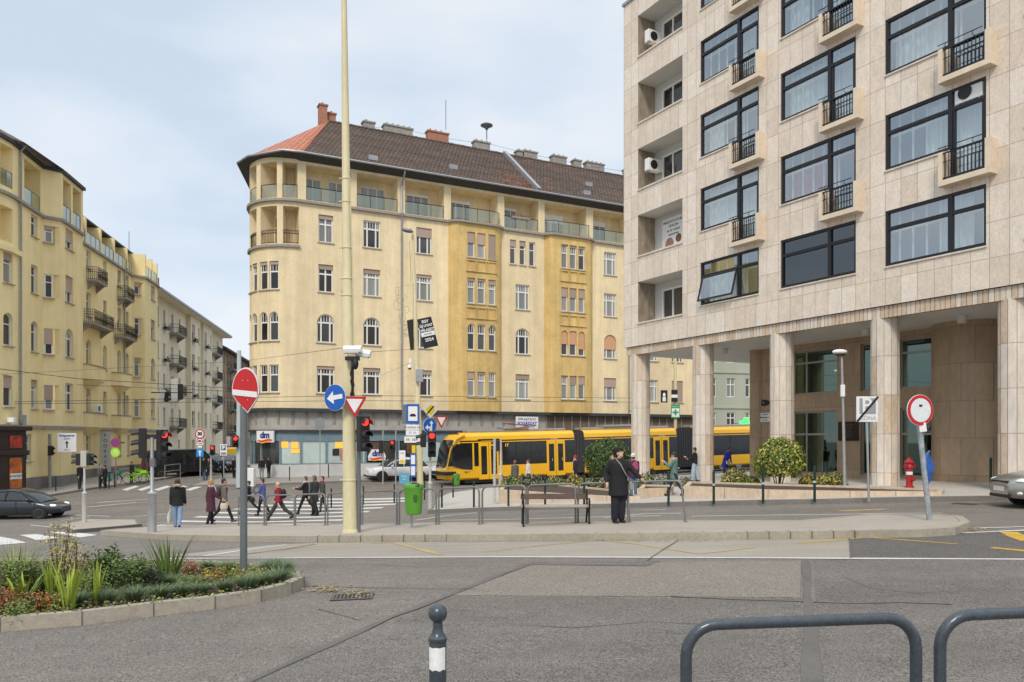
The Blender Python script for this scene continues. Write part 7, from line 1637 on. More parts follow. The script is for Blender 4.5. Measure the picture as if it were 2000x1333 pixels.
# ================================================================ people
def _cap(mb, p0, p1, r0, r1, n=10):
    p0 = Vector(p0); p1 = Vector(p1); d = p1-p0; L = d.length
    q = d.to_track_quat('Z', 'Y').to_matrix().to_4x4() if L > 1e-6 else Matrix.Identity(4); M = Matrix.Translation(p0) @ q
    pr = [(r0*math.cos(a), r0*math.sin(a)) for a in (-1.5, -1.0, -.5, 0)]+[(r1*math.cos(a), L+r1*math.sin(a)) for a in (0, .5, 1.0, 1.5)]
    mb.lathe(pr, n, 0, M=M)
def _loft(mb, rings, n=14):
    # rings: (cx, cy, z, rx, ry)
    vs = []; fs = []
    for cx, cy, z, rx, ry in rings:
        for j in range(n):
            a = 2*math.pi*j/n; vs.append((cx+rx*math.cos(a), cy+ry*math.sin(a), z))
    for i in range(len(rings)-1):
        for j in range(n): fs.append((i*n+j, i*n+(j+1) % n, (i+1)*n+(j+1) % n, (i+1)*n+j))
    fs.append(tuple(range(n-1, -1, -1))); fs.append(tuple((len(rings)-1)*n+j for j in range(n))); mb.raw(vs, fs, 0, True)
def remesh(mb, name, m, vox, sm=3):
    o = mb.build(name+'_tmp', m); md = o.modifiers.new('r', 'REMESH'); md.mode = 'VOXEL'; md.voxel_size = vox; s = o.modifiers.new('s', 'SMOOTH'); s.iterations = sm; s.factor = .5
    dg = bpy.context.evaluated_depsgraph_get(); me = bpy.data.meshes.new_from_object(o.evaluated_get(dg)); me.name = name
    old = o.data; bpy.data.objects.remove(o); bpy.data.meshes.remove(old)
    for f in me.polygons: f.use_smooth = True
    return me
_pm = {}
def cloth(c, r=.85):
    k = tuple(round(x, 3) for x in c)
    if k not in _pm: _pm[k] = mat('cloth_%02d' % len(_pm), c, r, noise=[(7, .14, (1, 1, 1)), (60, .10, (1, 1, 1))], bump=.12, bscale=30)
    return _pm[k]
hairm = lambda c: mat('hair_%d_%d' % (int(c[0]*99), int(c[1]*99)), c, .6, noise=[(30, .3, (1, 1, .2))])
def person(loc, rz, h, label, coat=(.02, .02, .022), trou=(.02, .02, .025), shoe=(.015, .015, .015), hair=(.05, .03, .02), hairstyle='short', hat=None, stride=0., armL=(0., .25), armR=(0., .25), fat=1.0, hem=.0, flare=1.0, hood=None, bag=None, pack=None, scarf=None, headtilt=0., headturn=0., lean=0., vox=.018, legw=1.0, handLout=0.08, handRout=0.08, group=None):
    k = h/1.75; t = thing('person', label, 'person', loc, rz, group); V = lambda x, y, z: Vector((x*k, y*k, z*k))
    # skeleton: x = right, y = forward
    hipz = .93; J = {}
    def leg(s, a, fl):
        hip = V(s*.092, 0, hipz); kn = hip+V(0, .43*math.sin(a), -.43*math.cos(a)); an = kn+V(0, .42*math.sin(a-fl), -.42*math.cos(a-fl)); return hip, kn, an
    LL = leg(-1, stride, .06 if stride >= 0 else .45*abs(stride)+.1); RL = leg(1, -stride, .06 if stride <= 0 else .45*abs(stride)+.1)
    drop = min(LL[2].z, RL[2].z)-.085*k
    sh = lambda p: p-Vector((0, 0, drop))
    LL = [sh(p) for p in LL]; RL = [sh(p) for p in RL]; pel = sh(V(0, 0, .97)); ly = math.tan(lean)
    up = lambda x, y, z: sh(V(x, y+ly*(z-.95), z))
    W_ = .185*fat**.4
    def arm(s, ang, el, out):
        a = up(s*W_, 0, 1.42); e_ = a+V(s*.29*math.sin(out), .29*math.sin(ang)*math.cos(out), -.29*math.cos(ang)*math.cos(out)); w_ = e_+V(s*.26*math.sin(out*.6), .26*math.sin(ang+el), -.26*math.cos(ang+el)); return a, e_, w_, (w_-e_).normalized()
    LA = arm(-1, *armL, handLout); RA = arm(1, *armR, handRout)
    hd = up(0, .02, 1.60); hr = Matrix.Rotation(headturn, 3, 'Z') @ Matrix.Rotation(headtilt, 3, 'X')
    hp = lambda x, y, z: hd+hr @ V(x, y, z)
    # ---- body (skin), one continuous mesh
    b = MB(); _loft(b, [(0, 0, .0, 0, 0)][:0]+[(*up(0, 0, z)[:2], up(0, 0, z).z, rx*k, ry*k) for z, rx, ry in ((.86, .13, .09), (.95, .15, .10), (1.08, .13, .09), (1.25, .15, .10), (1.40, .155, .09), (1.46, .09, .06))])
    for A in (LL, RL): _cap(b, A[0], A[1], .075*k, .05*k); _cap(b, A[1], A[2], .05*k, .035*k); _cap(b, A[2], A[2]+V(0, .1, -.06), .035*k, .03*k)
    for A in (LA, RA): _cap(b, A[0], A[1], .045*k, .036*k); _cap(b, A[1], A[2], .036*k, .026*k); _cap(b, A[2], A[2]+A[3]*.07*k, .03*k, .032*k)
    _cap(b, up(0, 0, 1.42), hp(0, -.01, -.05), .055*k, .052*k); M3 = hr.to_4x4()
    b.ball(hp(0, -.005, .04), (.077*k, .097*k, .105*k), 14, 10, M=M3); b.ball(hp(0, .022, -.045), (.056*k, .066*k, .062*k), 12, 8, M=M3); _cap(b, hp(0, .088, .02), hp(0, .104, -.012), .011*k, .017*k, 8)
    for s in (-1, 1): b.ball(hp(s*.078, -.005, .01), (.014*k, .022*k, .034*k), 8, 6, M=M3)
    me = remesh(b, 'body', skin, vox*k, 2)
    x = MB()   # fingers, thumb, eyes, mouth
    for A, s in ((LA, -1), (RA, 1)):
        d = A[3]; pc = A[2]+d*.085*k; sd = Vector((0, 1, 0)); sd = (sd-d*sd.dot(d)).normalized(); nn = d.cross(sd)*s
        for i, L_ in enumerate((.062, .072, .068, .052)):
            q = pc+sd*(.024-.016*i)*k; m1 = q+d*L_*.55*k+nn*.006*k; m2 = m1+d*L_*.45*k+nn*.02*k; x.tube([q-d*.02*k, m1, m2], [.0095*k, .009*k, .007*k], 6)
        q = A[2]+d*.03*k+sd*.026*k; x.tube([q, q+d*.03*k+sd*.022*k, q+d*.06*k+sd*.026*k+nn*.012*k], [.012*k, .0105*k, .008*k], 6)
    for s in (-1, 1): x.ball(hp(s*.031, .086, .035), (.012*k, .008*k, .008*k), 8, 6, 1, M=M3); x.tube([hp(s*.05, .083, .055), hp(s*.03, .093, .06), hp(s*.012, .093, .055)], .005*k, 5, 2)
    x.tube([hp(-.024, .079, -.052), hp(0, .088, -.05), hp(.024, .079, -.052)], .006*k, 5, 3)
    xm = x.mesh('x', [skin, signk, hairm(hair), mat('lips', (.40, .14, .12), .5)])
    bm = bmesh.new(); bm.from_mesh(me); bm.from_mesh(xm); bm.to_mesh(me); bm.free(); bpy.data.meshes.remove(xm)
    for m in (signk, hairm(hair), mat('lips', (.4, .14, .12))): me.materials.append(m)
    place('body', me, t)
    # ---- trousers
    b = MB(); _loft(b, [(pel.x, pel.y, pel.z+dz*k, rx*k*fat**.5, ry*k*fat**.5) for dz, rx, ry in ((-.13, .11, .09), (-.05, .17, .125), (.05, .165, .12), (.14, .145, .105))])
    lw = legw
    for A in (LL, RL): _cap(b, A[0], A[1], .098*k*fat**.5, .068*k*lw); _cap(b, A[1], A[2]+V(0, 0, .03), .068*k*lw, .055*k*lw)
    place('trousers', remesh(b, 'trousers', cloth(trou), .02*k, 2), t)
    for A in (LL, RL):
        b = MB(); f_ = A[2]; tilt = V(0, .13, -.055) if f_.z < .14*k else V(0, .12, -.085)
        _cap(b, f_+V(0, 0, .05), f_+V(0, -.01, 0), .05*k, .046*k); _cap(b, f_+V(0, -.03, -.045), f_+tilt, .042*k, .038*k); _cap(b, f_+V(0, .03, -.05), f_+tilt*.8, .046*k, .044*k)
        place('shoe', remesh(b, 'shoe', cloth(shoe, .5), .012*k, 1), t)
    # ---- coat
    b = MB(); hz = .90-hem; rg = []
    for z, rx, ry in ((hz, .185*flare, .15*flare), (hz+(.9-hz)*.5+.0, .185*(1+(flare-1)*.5), .145*(1+(flare-1)*.5)), (.95, .185, .140), (1.08, .172, .130), (1.25, .188, .138), (1.38, .190, .122), (1.45, .13, .09), (1.50, .075, .07)):
        p = up(0, 0, z); rg.append((p.x, p.y, p.z, rx*k*fat, ry*k*fat))
    rg = [r for i, r in enumerate(rg) if i == 0 or r[2] > rg[i-1][2]+1e-4]
    _loft(b, rg, 18)
    for A in (LA, RA): _cap(b, A[0]+V(0, 0, -.02), A[1], .072*k*fat**.4, .060*k*fat**.3); _cap(b, A[1], A[2]-A[3]*.02*k, .060*k*fat**.3, .046*k)
    place('coat', remesh(b, 'coat', cloth(coat), .017*k, 2), t)
    # ---- hair / hat / hood
    if hairstyle != 'bald':
        b = MB(); b.ball(hp(0, -.022, .065), (.086*k, .098*k, .095*k), 14, 10, M=M3)
        if hairstyle == 'long':
            for s in (-1, 0, 1): _cap(b, hp(s*.045, -.055, .05), hp(s*.055, -.075, -.20), .05*k, .035*k)
        elif hairstyle == 'bob':
            for s in (-1, 0, 1): _cap(b, hp(s*.05, -.045, .05), hp(s*.062, -.05, -.07), .045*k, .045*k)
        elif hairstyle == 'bun': b.ball(hp(0, -.12, .08), .042*k)
        else: b.ball(hp(0, -.05, .0), (.07*k, .06*k, .07*k), M=M3)
        me = remesh(b, 'hair', hairm(hair), .014*k, 1)
        bm = bmesh.new(); bm.from_mesh(me); iv = hr.inverted()
        dl = [v for v in bm.verts if (lambda q: q.y > .052*k and q.z < .085*k)(iv @ (v.co-hd))]; bmesh.ops.delete(bm, geom=dl, context='VERTS'); bm.to_mesh(me); bm.free(); place('hair', me, t)
    if hat:
        b = MB(); b.ball(hp(0, -.012, .085), (.094*k, .108*k, .098*k), 16, 10, M=M3); me = remesh(b, 'hat', cloth(hat), .012*k, 2); bm = bmesh.new(); bm.from_mesh(me); iv = hr.inverted()
        bmesh.ops.delete(bm, geom=[v for v in bm.verts if (iv @ (v.co-hd)).z < .048*k+.25*(iv @ (v.co-hd)).y*.3], context='VERTS'); bm.to_mesh(me); bm.free(); ho = place('hat', me, t)
        b = MB(); b.tube([hp(.094*math.cos(a), -.012+.108*math.sin(a), .052+.02*math.sin(a)) for a in [2*math.pi*j/18 for j in range(18)]], .016*k, 6, closed=True); b.build('hat_brim', cloth(hat), ho)
    if hood:
        b = MB(); q = up(0, -.07, 1.47)
        b.tube([q+V(.105*math.cos(a), .075*math.sin(a)-.02, .03+.035*math.sin(-a)) for a in [math.pi*(.82+1.36*j/14) for j in range(15)]], .042*k, 8); me = b.mesh('hood_fur', cloth(hood, .95)); place('hood_fur', me, t)
        f_ = MB()
        for _ in range(260):
            a = math.pi*(.82+1.36*random.random()); c_ = q+V(.105*math.cos(a), .075*math.sin(a)-.02, .03+.035*math.sin(-a)); dv = Vector([random.gauss(0, 1) for _ in range(3)]).normalized(); s_ = dv.cross(Vector((0, 0, 1))).normalized()*.008*k; f_.face([c_+dv*.035*k-s_, c_+dv*.035*k+s_, c_+dv*.072*k])
        f_.build('hood_fur', cloth(hood, .95), t)
    if scarf:
        b = MB(); q = up(0, .01, 1.485); b.tube([q+V(.075*math.cos(a), .07*math.sin(a), .01*math.sin(2*a)) for a in [2*math.pi*j/14 for j in range(14)]], .032*k, 7, closed=True); b.tube([q+V(.03, .08, 0), up(.04, .145, 1.35), up(.05, .15, 1.15)], [.035*k, .04*k, .035*k], 7); b.build('scarf', cloth(scarf), t)
    if pack:
        b = MB(); q = up(0, -.20*fat, 1.24); b.ball((q.x, q.y, q.z), (.15*k, .105*k, .215*k), 12, 8); po = b.build('backpack', cloth(pack), t); b = MB(); b.ball((q.x, q.y-.08*k, q.z-.07*k), (.11*k, .05*k, .1*k)); b.build('pocket', cloth(pack), po)
        for s in (-1, 1): b = MB(); b.tube([up(s*.09, -.12, 1.42), up(s*.10, .0, 1.49), up(s*.11, .125*fat, 1.35), up(s*.13, .06, 1.12), up(s*.12, -.12, 1.06)], .016*k, 5); b.build('strap', cloth(pack), po)
    if bag:
        kind, c, s = bag
        if kind == 'cross':
            b = MB(); F_ = .158*fat; b.tube([up(-s*.13, -.06, 1.47), up(-s*.11, .05, 1.50), up(-s*.06, F_*.9, 1.36), up(s*.03, F_+.012, 1.18), up(s*.15*fat, F_*.72, 1.02), up(s*.2*fat, .02, .93)], .013*k, 6); b.build('bag_strap', cloth(c), t)
            b = MB(); q = up(s*.215*fat, .02, .86); M = Matrix.Translation(q); b.box(-.045*k, .045*k, -.13*k, .13*k, -.10*k, .10*k, 0, M); b.build('shoulder_bag', cloth(c), t, bevel=.02)
        else:
            A = LA if s < 0 else RA; q = A[2]+A[3]*.10*k
            b = MB(); w_, hh = (.19, .36) if kind == 'tote' else (.15, .22); dz = .16 if kind == 'tote' else .1
            _loft(b, [(q.x+s*.03, q.y, q.z-(dz+hh)*k, .05*k, w_*.9*k), (q.x+s*.03, q.y, q.z-(dz+hh*.5)*k, .075*k, w_*k), (q.x+s*.03, q.y, q.z-dz*k, .025*k, w_*.8*k)], 12)
            bo = b.build('bag', cloth(c), t); b = MB(); b.tube([q+V(s*.03, -.1, -dz), q+V(0, 0, .02), q+V(s*.03, .1, -dz)], .008*k, 5); b.build('bag_handle', cloth(c), bo)
    return t, up, hp, k
BK = (.014, .014, .016); NV = (.02, .025, .05); DG = (.05, .05, .052); JN = (.22, .33, .52); BR = (.09, .05, .03)
def at_(u, v, dz=0): return G(u, v, dz)
def hgt(u, v, vt, dz=0): p = G(u, v, dz); return min(1.88, max(1.56, (v-vt)/F*p.y))
def pp(u, v, vt, dz, rz, label, **kw):
    p = G(u, v, dz); return person(p, R(rz), min(1.88, max(1.52, (v-vt)/F*p.y)), label, **kw)
# the man in black by the railing
p = G(1208, 1022, IS)
t, up, hp, k = person(p, R(205), 1.74, 'stout man in long black coat and knit cap resting a hand on the railing', coat=BK, trou=(.016, .018, .028), shoe=(.016, .016, .017), hair=(.04, .035, .03), hat=(.012, .012, .013), fat=1.28, hem=.27, flare=1.06, hood=(.42, .30, .17), bag=('cross', (.30, .29, .27), -1), headtilt=R(24), headturn=R(38), armL=(.62, .25), handLout=.42, armR=(-.35, .95), handRout=.34, vox=.011, legw=1.5)
b = MB()
for s in (-1, 1): b.tube([hp(s*.034+.022*math.cos(a), .096, .032+.018*math.sin(a)) for a in [2*math.pi*j/10 for j in range(10)]], .0035, 4, closed=True); b.tube([hp(s*.056, .094, .036), hp(s*.08, .0, .03)], .003, 4)
b.build('glasses', dark, t)
CR = 'pedestrians on the crossing and around the junction'
pp(347, 1035, 935, 0.05, 12, 'woman seen from behind in black jacket and pale jeans with white tote', coat=BK, trou=JN, shoe=BK, hair=(.06, .035, .025), hairstyle='bob', hood=(.40, .36, .26), hem=.08, flare=1.08, bag=('tote', (.62, .60, .55), -1), stride=.16, armL=(-.1, .2), armR=(.15, .2), group=CR)
pp(412, 1028, 936, 0.0, -48, 'blonde woman in a long maroon coat with a cream handbag, seen from the side', coat=(.075, .022, .038), trou=BK, hair=(.42, .24, .09), hairstyle='bob', hem=.36, flare=1.15, scarf=(.6, .56, .5), bag=('hand', (.62, .54, .42), 1), stride=.12, armR=(.3, .7), armL=(-.2, .2), group=CR)
pp(437, 1021, 931, 0.0, -58, 'person in a patterned grey brown jacket with a dark rucksack, walking beside the maroon coat', coat=(.16, .13, .11), trou=BK, hair=(.03, .025, .02), pack=(.05, .035, .05), stride=-.4, group=CR)
pp(486, 1004, 936, 0.0, 92, 'person in black with a grey rucksack, half hidden by the no entry sign post', coat=BK, trou=BK, pack=(.16, .15, .14), stride=.5, group=CR)
pp(513, 1007, 934, 0.0, 85, 'walker in a blue quilted jacket carrying a small bag', coat=(.09, .11, .28), trou=BK, hair=(.05, .03, .025), hem=.14, stride=.25, bag=('hand', BK, -1), armL=(.3, .8), group=CR)
pp(545, 1017, 936, 0.0, 88, 'bald man in a red jacket with a black rucksack, striding left', coat=(.28, .02, .035), trou=(.045, .045, .047), hairstyle='bald', pack=(.02, .018, .022), stride=.56, armL=(-.3, .3), armR=(.3, .4), lean=.06, legw=1.25, fat=1.08, group=CR)
pp(597, 1004, 928, 0.0, 86, 'person in black with a pale scarf holding a camera, left of a walking trio', coat=BK, trou=BK, hair=(.12, .09, .07), scarf=(.6, .58, .55), stride=.4, armL=(.5, 1.2), armR=(.5, 1.2), group=CR)
pp(614, 1008, 928, 0.0, 62, 'person in dark coat and wide trousers, middle of a walking trio', coat=(.03, .04, .038), trou=BK, hair=(.16, .10, .06), hairstyle='bob', stride=-.2, hem=.3, flare=1.15, legw=1.5, scarf=(.3, .28, .26), group=CR)
pp(630, 1001, 930, 0.0, 110, 'person with a maroon scarf and grey coat, right of a walking trio', coat=(.07, .07, .065), trou=DG, hair=(.1, .04, .03), scarf=(.22, .03, .05), stride=.16, hem=.15, group=CR)
pp(511, 936, 893, .115, 20, 'red haired person in a black jacket and grey jeans before the drugstore door', coat=BK, trou=(.22, .22, .24), hair=(.28, .10, .05), hairstyle='bob', hood=(.3, .27, .22), group=CR)
pp(525, 934, 901, .115, 60, 'person in black with a rucksack standing at the drugstore door', coat=BK, trou=BK, pack=BK, hair=(.04, .03, .02), group=CR)
pp(398, 941, 893, .05, 176, 'dark haired person in black coat and jeans walking under the one way sign', coat=BK, trou=(.06, .10, .16), hair=(.02, .015, .012), hairstyle='long', hem=.2, stride=.25, shoe=(.5, .5, .5), group=CR)
pp(408, 937, 897, .05, 170, 'person in dark clothes just behind the one with blue jeans', coat=(.02, .025, .03), trou=BK, hair=(.03, .02, .02), stride=-.2, group=CR)
pp(435, 936, 895, .05, 178, 'person in a navy coat and pale cap walking towards us under the parking sign', coat=(.022, .025, .06), trou=BK, hat=(.5, .46, .36), hem=.12, stride=.2, handLout=.4, handRout=.4, group=CR)
pp(457, 936, 893, .05, 150, 'person in black standing left of the tall grey corner pole', coat=BK, trou=BK, hair=(.02, .02, .02), group=CR)
pp(58, 951, 911, .115, -60, 'person in a dark green jacket standing by the dark shop front', coat=(.04, .075, .03), trou=DG, hat=(.02, .02, .02), fat=1.1, group=CR)
pp(156, 955, 906, .115, -100, 'broad person in a black jacket seen from behind before the yellow house', coat=BK, trou=(.03, .035, .05), hair=(.03, .025, .02), fat=1.25, group=CR)
pp(196, 953, 907, .115, -95, 'person with a pale shirt under a dark jacket talking before the yellow house', coat=(.14, .12, .11), trou=BK, hair=(.08, .06, .05), group=CR)
pp(205, 954, 910, .115, 85, 'person in black facing the one with the pale shirt', coat=BK, trou=BK, hair=(.03, .025, .02), hem=.1, group=CR)
pp(257, 944, 905, .115, -20, 'person in black standing behind the green bicycles', coat=BK, trou=BK, hair=(.1, .07, .06), armL=(.6, 1.0), group=CR)
TRK = 'people waiting along the tram stop'
def ppY(u, vt, Y, rz, label, **kw):
    x = (u-1000)/F*Y; z = g(x, Y)+.125; h = min(1.86, max(1.5, (HZ-vt)/F*Y-z)); return person((x, Y, z), R(rz), h, label, group=TRK, **kw)
ppY(1006, 903, 40.5, 25, 'person in a brown knit hat and grey coat seen from behind by the tram', coat=(.10, .095, .085), trou=BK, hat=(.26, .09, .04), hem=.3, flare=1.15)
ppY(1032, 900, 40.0, 70, 'person in a white jacket with dark red hair beside the tram', coat=(.66, .62, .60), trou=DG, hair=(.16, .02, .035), hairstyle='bun', scarf=(.6, .55, .54))
ppY(1124, 892, 39.0, 75, 'person in a dark jacket and bright red cap beside the tram', coat=(.02, .022, .03), trou=BK, hat=(.50, .015, .03), fat=1.15, scarf=(.55, .5, .45))
pp(1237, 973, 887, PZ, 15, 'person in a white knit hat and maroon coat with a pink edged rucksack', coat=(.055, .018, .04), trou=(.10, .15, .26), hat=(.68, .66, .62), pack=(.30, .05, .13), shoe=(.06, .03, .03), hem=.1)
pp(1317, 969, 889, PZ, 70, 'person in a sage green coat eating something red in the gap between the planters', coat=(.11, .20, .17), trou=(.02, .025, .045), hat=(.03, .05, .04), hem=.2, stride=-.35, armL=(.6, 1.7), armR=(.5, 1.7), scarf=(.5, .5, .48))
ppY(1357, 877, 33.5, 60, 'person in a black hooded top and wide pale jeans by the stone column', coat=BK, trou=(.36, .44, .52), hair=(.02, .02, .02), legw=1.6, stride=.12, armL=(.4, 1.5), armR=(.3, 1.3))
ppY(1381, 892, 34.0, 40, 'shorter person in a dark coat and blue skirt beside the wide pale jeans', coat=(.022, .022, .028), trou=(.02, .16, .32), hair=(.04, .035, .03), hem=.25, flare=1.25, hood=(.05, .05, .05))
ppY(1417, 893, 38.0, -60, 'stooping person in a bright blue coat behind the columns', coat=(.03, .04, .36), trou=(.03, .03, .2), hair=(.14, .06, .03), lean=.35, hem=.3, bag=('cross', (.6, .6, .6), 1))
# ================================================================ planters and plants
def leafquad(mb, c, n, L, w, mi, droop=.25):
    n = n.normalized(); a = n.cross(Vector((random.gauss(0, 1), random.gauss(0, 1), random.gauss(0, .5)))).normalized(); b = n.cross(a)
    p = [c-a*L*.5, c+b*w*.5-n*L*.03, c+a*L*.5-n*L*droop, c-b*w*.5-n*L*.03]; mb.face(p, mi)
def shrub(name, label, loc, r, n, mats, wts, L=.10, w=.05, cat='shrub', sz=(1, 1, .92), gaps=.0, stem=True, group=None):
    t = thing(name, label, cat, loc, random.random()*6, group); rz = r*sz[2]; mb = MB()
    lob = [Vector([random.gauss(0, 1) for _ in range(3)]).normalized() for _ in range(14)]; la = [random.uniform(-.13, .07) for _ in lob]
    for _ in range(n):
        d = Vector([random.gauss(0, 1) for _ in range(3)]).normalized()
        if d.z < -.75: continue
        q = 1+sum(a*max(0, d.dot(l))**5 for a, l in zip(la, lob)); rad = q*(random.random()**.22 if random.random() < .8 else random.uniform(.5, .95))*random.uniform(.93, 1.06)
        c = Vector((d.x*r*sz[0], d.y*r*sz[1], d.z*rz))*rad+Vector((0, 0, rz*.93+.12*r))
        nn = (d+Vector([random.gauss(0, .45) for _ in range(3)]))
        leafquad(mb, c, nn, L*random.uniform(.7, 1.25), w*random.uniform(.7, 1.2), random.choices(range(len(mats)), wts)[0])
    mb.build('foliage', mats, t)
    if stem:
        mb = MB()
        for _ in range(9):
            a = random.random()*6.28; q = random.uniform(.05, .3)*r; mb.tube([(q*.4*math.cos(a), q*.4*math.sin(a), -.1), (q*math.cos(a), q*math.sin(a), rz*.4), (q*2.2*math.cos(a), q*2.2*math.sin(a), rz*1.0)], [.025, .02, .012], 5)
        mb.build('stem', stemm, t)
    return t
# stone planters
def planter(name, label, front, back, h0, m=travw):
    F_ = [G(u, v, PZ) for u, v in front]; B_ = [G(u, v, PZ) for u, v in back]; poly = ccw([(p.x, p.y) for p in F_]+[(p.x, p.y) for p in B_]); t = thing(name, label, 'planter', (poly[0][0], poly[0][1], 0))
    o = Vector(poly[0]); L = dens(poly, .5); zt = h0; n = len(L); V2 = [Vector(p) for p in L]; cen = sum(V2, Vector((0, 0)))/n
    mb = MB(); inn = []
    for i in range(n):
        d = (V2[(i+1) % n]-V2[i-1]).normalized(); inn.append(V2[i]+Vector((-d.y, d.x))*.16)
    for i in range(n):
        j = (i+1) % n; a, b, c, d = V2[i], V2[j], inn[j], inn[i]; q = lambda p, z: (p.x-o.x, p.y-o.y, z)
        mb.face([q(a, g(a.x, a.y)-.1), q(b, g(b.x, b.y)-.1), q(b, zt), q(a, zt)]); mb.face([q(a, zt), q(b, zt), q(c, zt), q(d, zt)]); mb.face([q(c, zt-.2), q(d, zt-.2), q(d, zt), q(c, zt)])
    mb.build('stone_wall', m, t)
    mb = MB(); mb.face([(p.x-o.x, p.y-o.y, zt-.06) for p in inn]); mb.build('soil', soil, t)
    mb = MB(); F2 = dens([(p.x, p.y) for p in F_], 1.25, False)
    for p in F2[1:-1]: mb.box(p[0]-o.x-.005, p[0]-o.x+.005, p[1]-o.y-.012, p[1]-o.y+.02, g(*p), zt+.001)
    if mb.v: mb.build('stone_joints', tar, t)
    return t
pz = lambda u, vt, vb: (HZ-vt)/F*G(u, vb, PZ).y
zA = pz(980, 957, 984); zB = pz(1400, 952, 974)
planter('stone_planter', 'low pink travertine planter behind the bench, holding the dark round bush', ((975, 984), (1080, 982), (1185, 979.5), (1250, 976)), ((1235, 966), (1100, 964), (985, 968)), zA)
planter('stone_planter', 'short travertine planter wall between the man in black and the green coat', ((1246, 975), (1312, 968)), ((1316, 961), (1255, 964)), pz(1280, 954, 971))
planter('stone_planter', 'long travertine planter before the columns, holding the variegated round bush', ((1336, 974.5), (1500, 975), (1660, 971.5), (1840, 967.5)), ((1845, 960), (1640, 957), (1345, 962)), zB)
# the two clipped bushes
def bushat(u, vc, rpx, Y): p = P(u, vc, Y); r = rpx/F*Y; return (p.x, p.y, p.z-r*.92*.93-.12*r), r
loc, r = bushat(1186, 898, 46, 32.6); shrub('round_bush', 'clipped round dark green laurel bush in the planter behind the bench', loc, r, 5200, [lf_dark, lf_mid, mat('leaf_dull', (.055, .08, .035), .5)], (5, 2.2, 2), .15, .065, 'bush')
loc, r = bushat(1521, 900, 51, 27.6); shrub('round_bush', 'clipped round yellow variegated bush before the columns', loc, r, 5200, [lf_lime, lf_yel, lf_dark, lf_mid, mat('leaf_cream', (.50, .43, .17), .5)], (2.2, 2.0, 3.2, 2.4, 1.0), .13, .07, 'bush')
# low plants in the planters
def lowplant(u, v, Y, wpx, hpx, mats, wts, label, n=380):
    v -= 9; hpx += 12; n = int(n*1.9); p = P(u, v, Y); r = wpx/2/F*Y*1.15; h = hpx/F*Y; t = thing('low_shrub', label, 'plant', (p.x, p.y, p.z-h), 0, 'low shrubs in the stone planters'); mb = MB()
    for _ in range(n):
        a = random.random()*6.28; q = r*random.random()**.5; z = h*random.random()*(1-.5*(q/r)**2); c = Vector((q*math.cos(a), q*.7*math.sin(a), z)); leafquad(mb, c, Vector((math.cos(a)*.6, math.sin(a)*.6, .8))+Vector([random.gauss(0, .5) for _ in range(3)]), .16, .065, random.choices(range(len(mats)), wts)[0])
    mb.build('foliage', mats, t); mb = MB()
    for _ in range(7): a = random.random()*6.28; mb.tube([(0, 0, -.15), (r*.4*math.cos(a), r*.3*math.sin(a), h*.5), (r*.8*math.cos(a), r*.6*math.sin(a), h)], .012, 4)
    mb.build('stem', stemm, t)
pl_a = [lf_mid, lf_dark, lf_gold, lf_silver]
for i, (u, v, w_, h_, wt, lab) in enumerate(((1000, 936, 44, 24, (3, 3, 3, 0), 'dry olive shrub at the left end of the planter behind the bench'), (1040, 934, 48, 24, (2, 2, .5, 4), 'silvery grey shrub second from the left in the planter behind the bench'), (1085, 937, 48, 22, (3, 3, 2, 1), 'green shrub in the middle of the planter behind the bench'), (1122, 936, 36, 22, (1, 1, 4, 0), 'golden brown shrub just left of the dark round bush'), (1158, 938, 40, 20, (2, 2, 1, 3), 'pale green shrub at the foot of the dark round bush'), (1192, 940, 40, 18, (1, 2, 1, 3), 'grey green shrub right below the dark round bush'))):
    lowplant(u, v, 32.2+.1*i, w_, h_, pl_a, wt, lab)
for i, (u, v, w_, h_, wt, lab) in enumerate(((1262, 930, 40, 24, (2, 2, 1, 3), 'grey green shrub behind the man in black'), (1297, 934, 46, 20, (0, 1, 0, 6), 'silver leaved mound left of the green coat'), (1335, 940, 34, 16, (1, 1, 1, 5), 'silver leaved mound right of the green coat'), (1436, 922, 50, 26, (3, 2, 2.5, .5), 'dry olive shrub left of the variegated round bush'), (1580, 935, 34, 16, (1, 1, 4, 0), 'yellowish low shrub right of the variegated round bush'), (1625, 930, 54, 22, (2, 2, 4, 0), 'broad golden green shrub below the small street lamp'), (1470, 940, 30, 12, (3, 3, 1, 0), 'low green tuft under the variegated round bush'))):
    lowplant(u, v, (31.8, 31.6, 31.0, 28.6, 27.6, 26.8, 28.2)[i], w_, h_, pl_a, wt, lab)
p = G(1697, 957, PZ); 
# ---- the flower bed
def blades(mb, n, h, spread, w, mi=(0,), lean=.5, bend=.5, c=(0, 0, 0), flat=1):
    for _ in range(n):
        a = random.random()*6.283; hh = h*random.uniform(.6, 1.08); l = lean*random.random()**.7; q = spread*random.random()**.6; b0 = Vector((c[0]+q*math.cos(a)*.5, c[1]+q*math.sin(a)*.5, c[2])); d = Vector((math.cos(a), math.sin(a), 0)); s = Vector((-math.sin(a), math.cos(a), 0))*w*.5
        P_ = [b0+d*(l*hh*(f+bend*f*f*f)) + Vector((0, 0, hh*(f-.28*bend*l*f*f))) for f in (0, .35, .7, 1.0)]; W2 = (.8, 1, .7, .05); m_ = random.choice(mi)
        for i in range(3): mb.face([P_[i]-s*W2[i], P_[i]+s*W2[i], P_[i+1]+s*W2[i+1], P_[i+1]-s*W2[i+1]], m_, True)
tm = [lf_blue, lf_mid, mat('leaf_blue_pale', (.16, .22, .16), .6)]
tuf = []
for k in range(3): mb = MB(); blades(mb, 420, .19, .10, .0045, (0, 0, 0, 1, 2), .85, .75); tuf.append(mb.mesh('foliage', tm))
TG = 'blue fescue grass tufts in the flower bed'
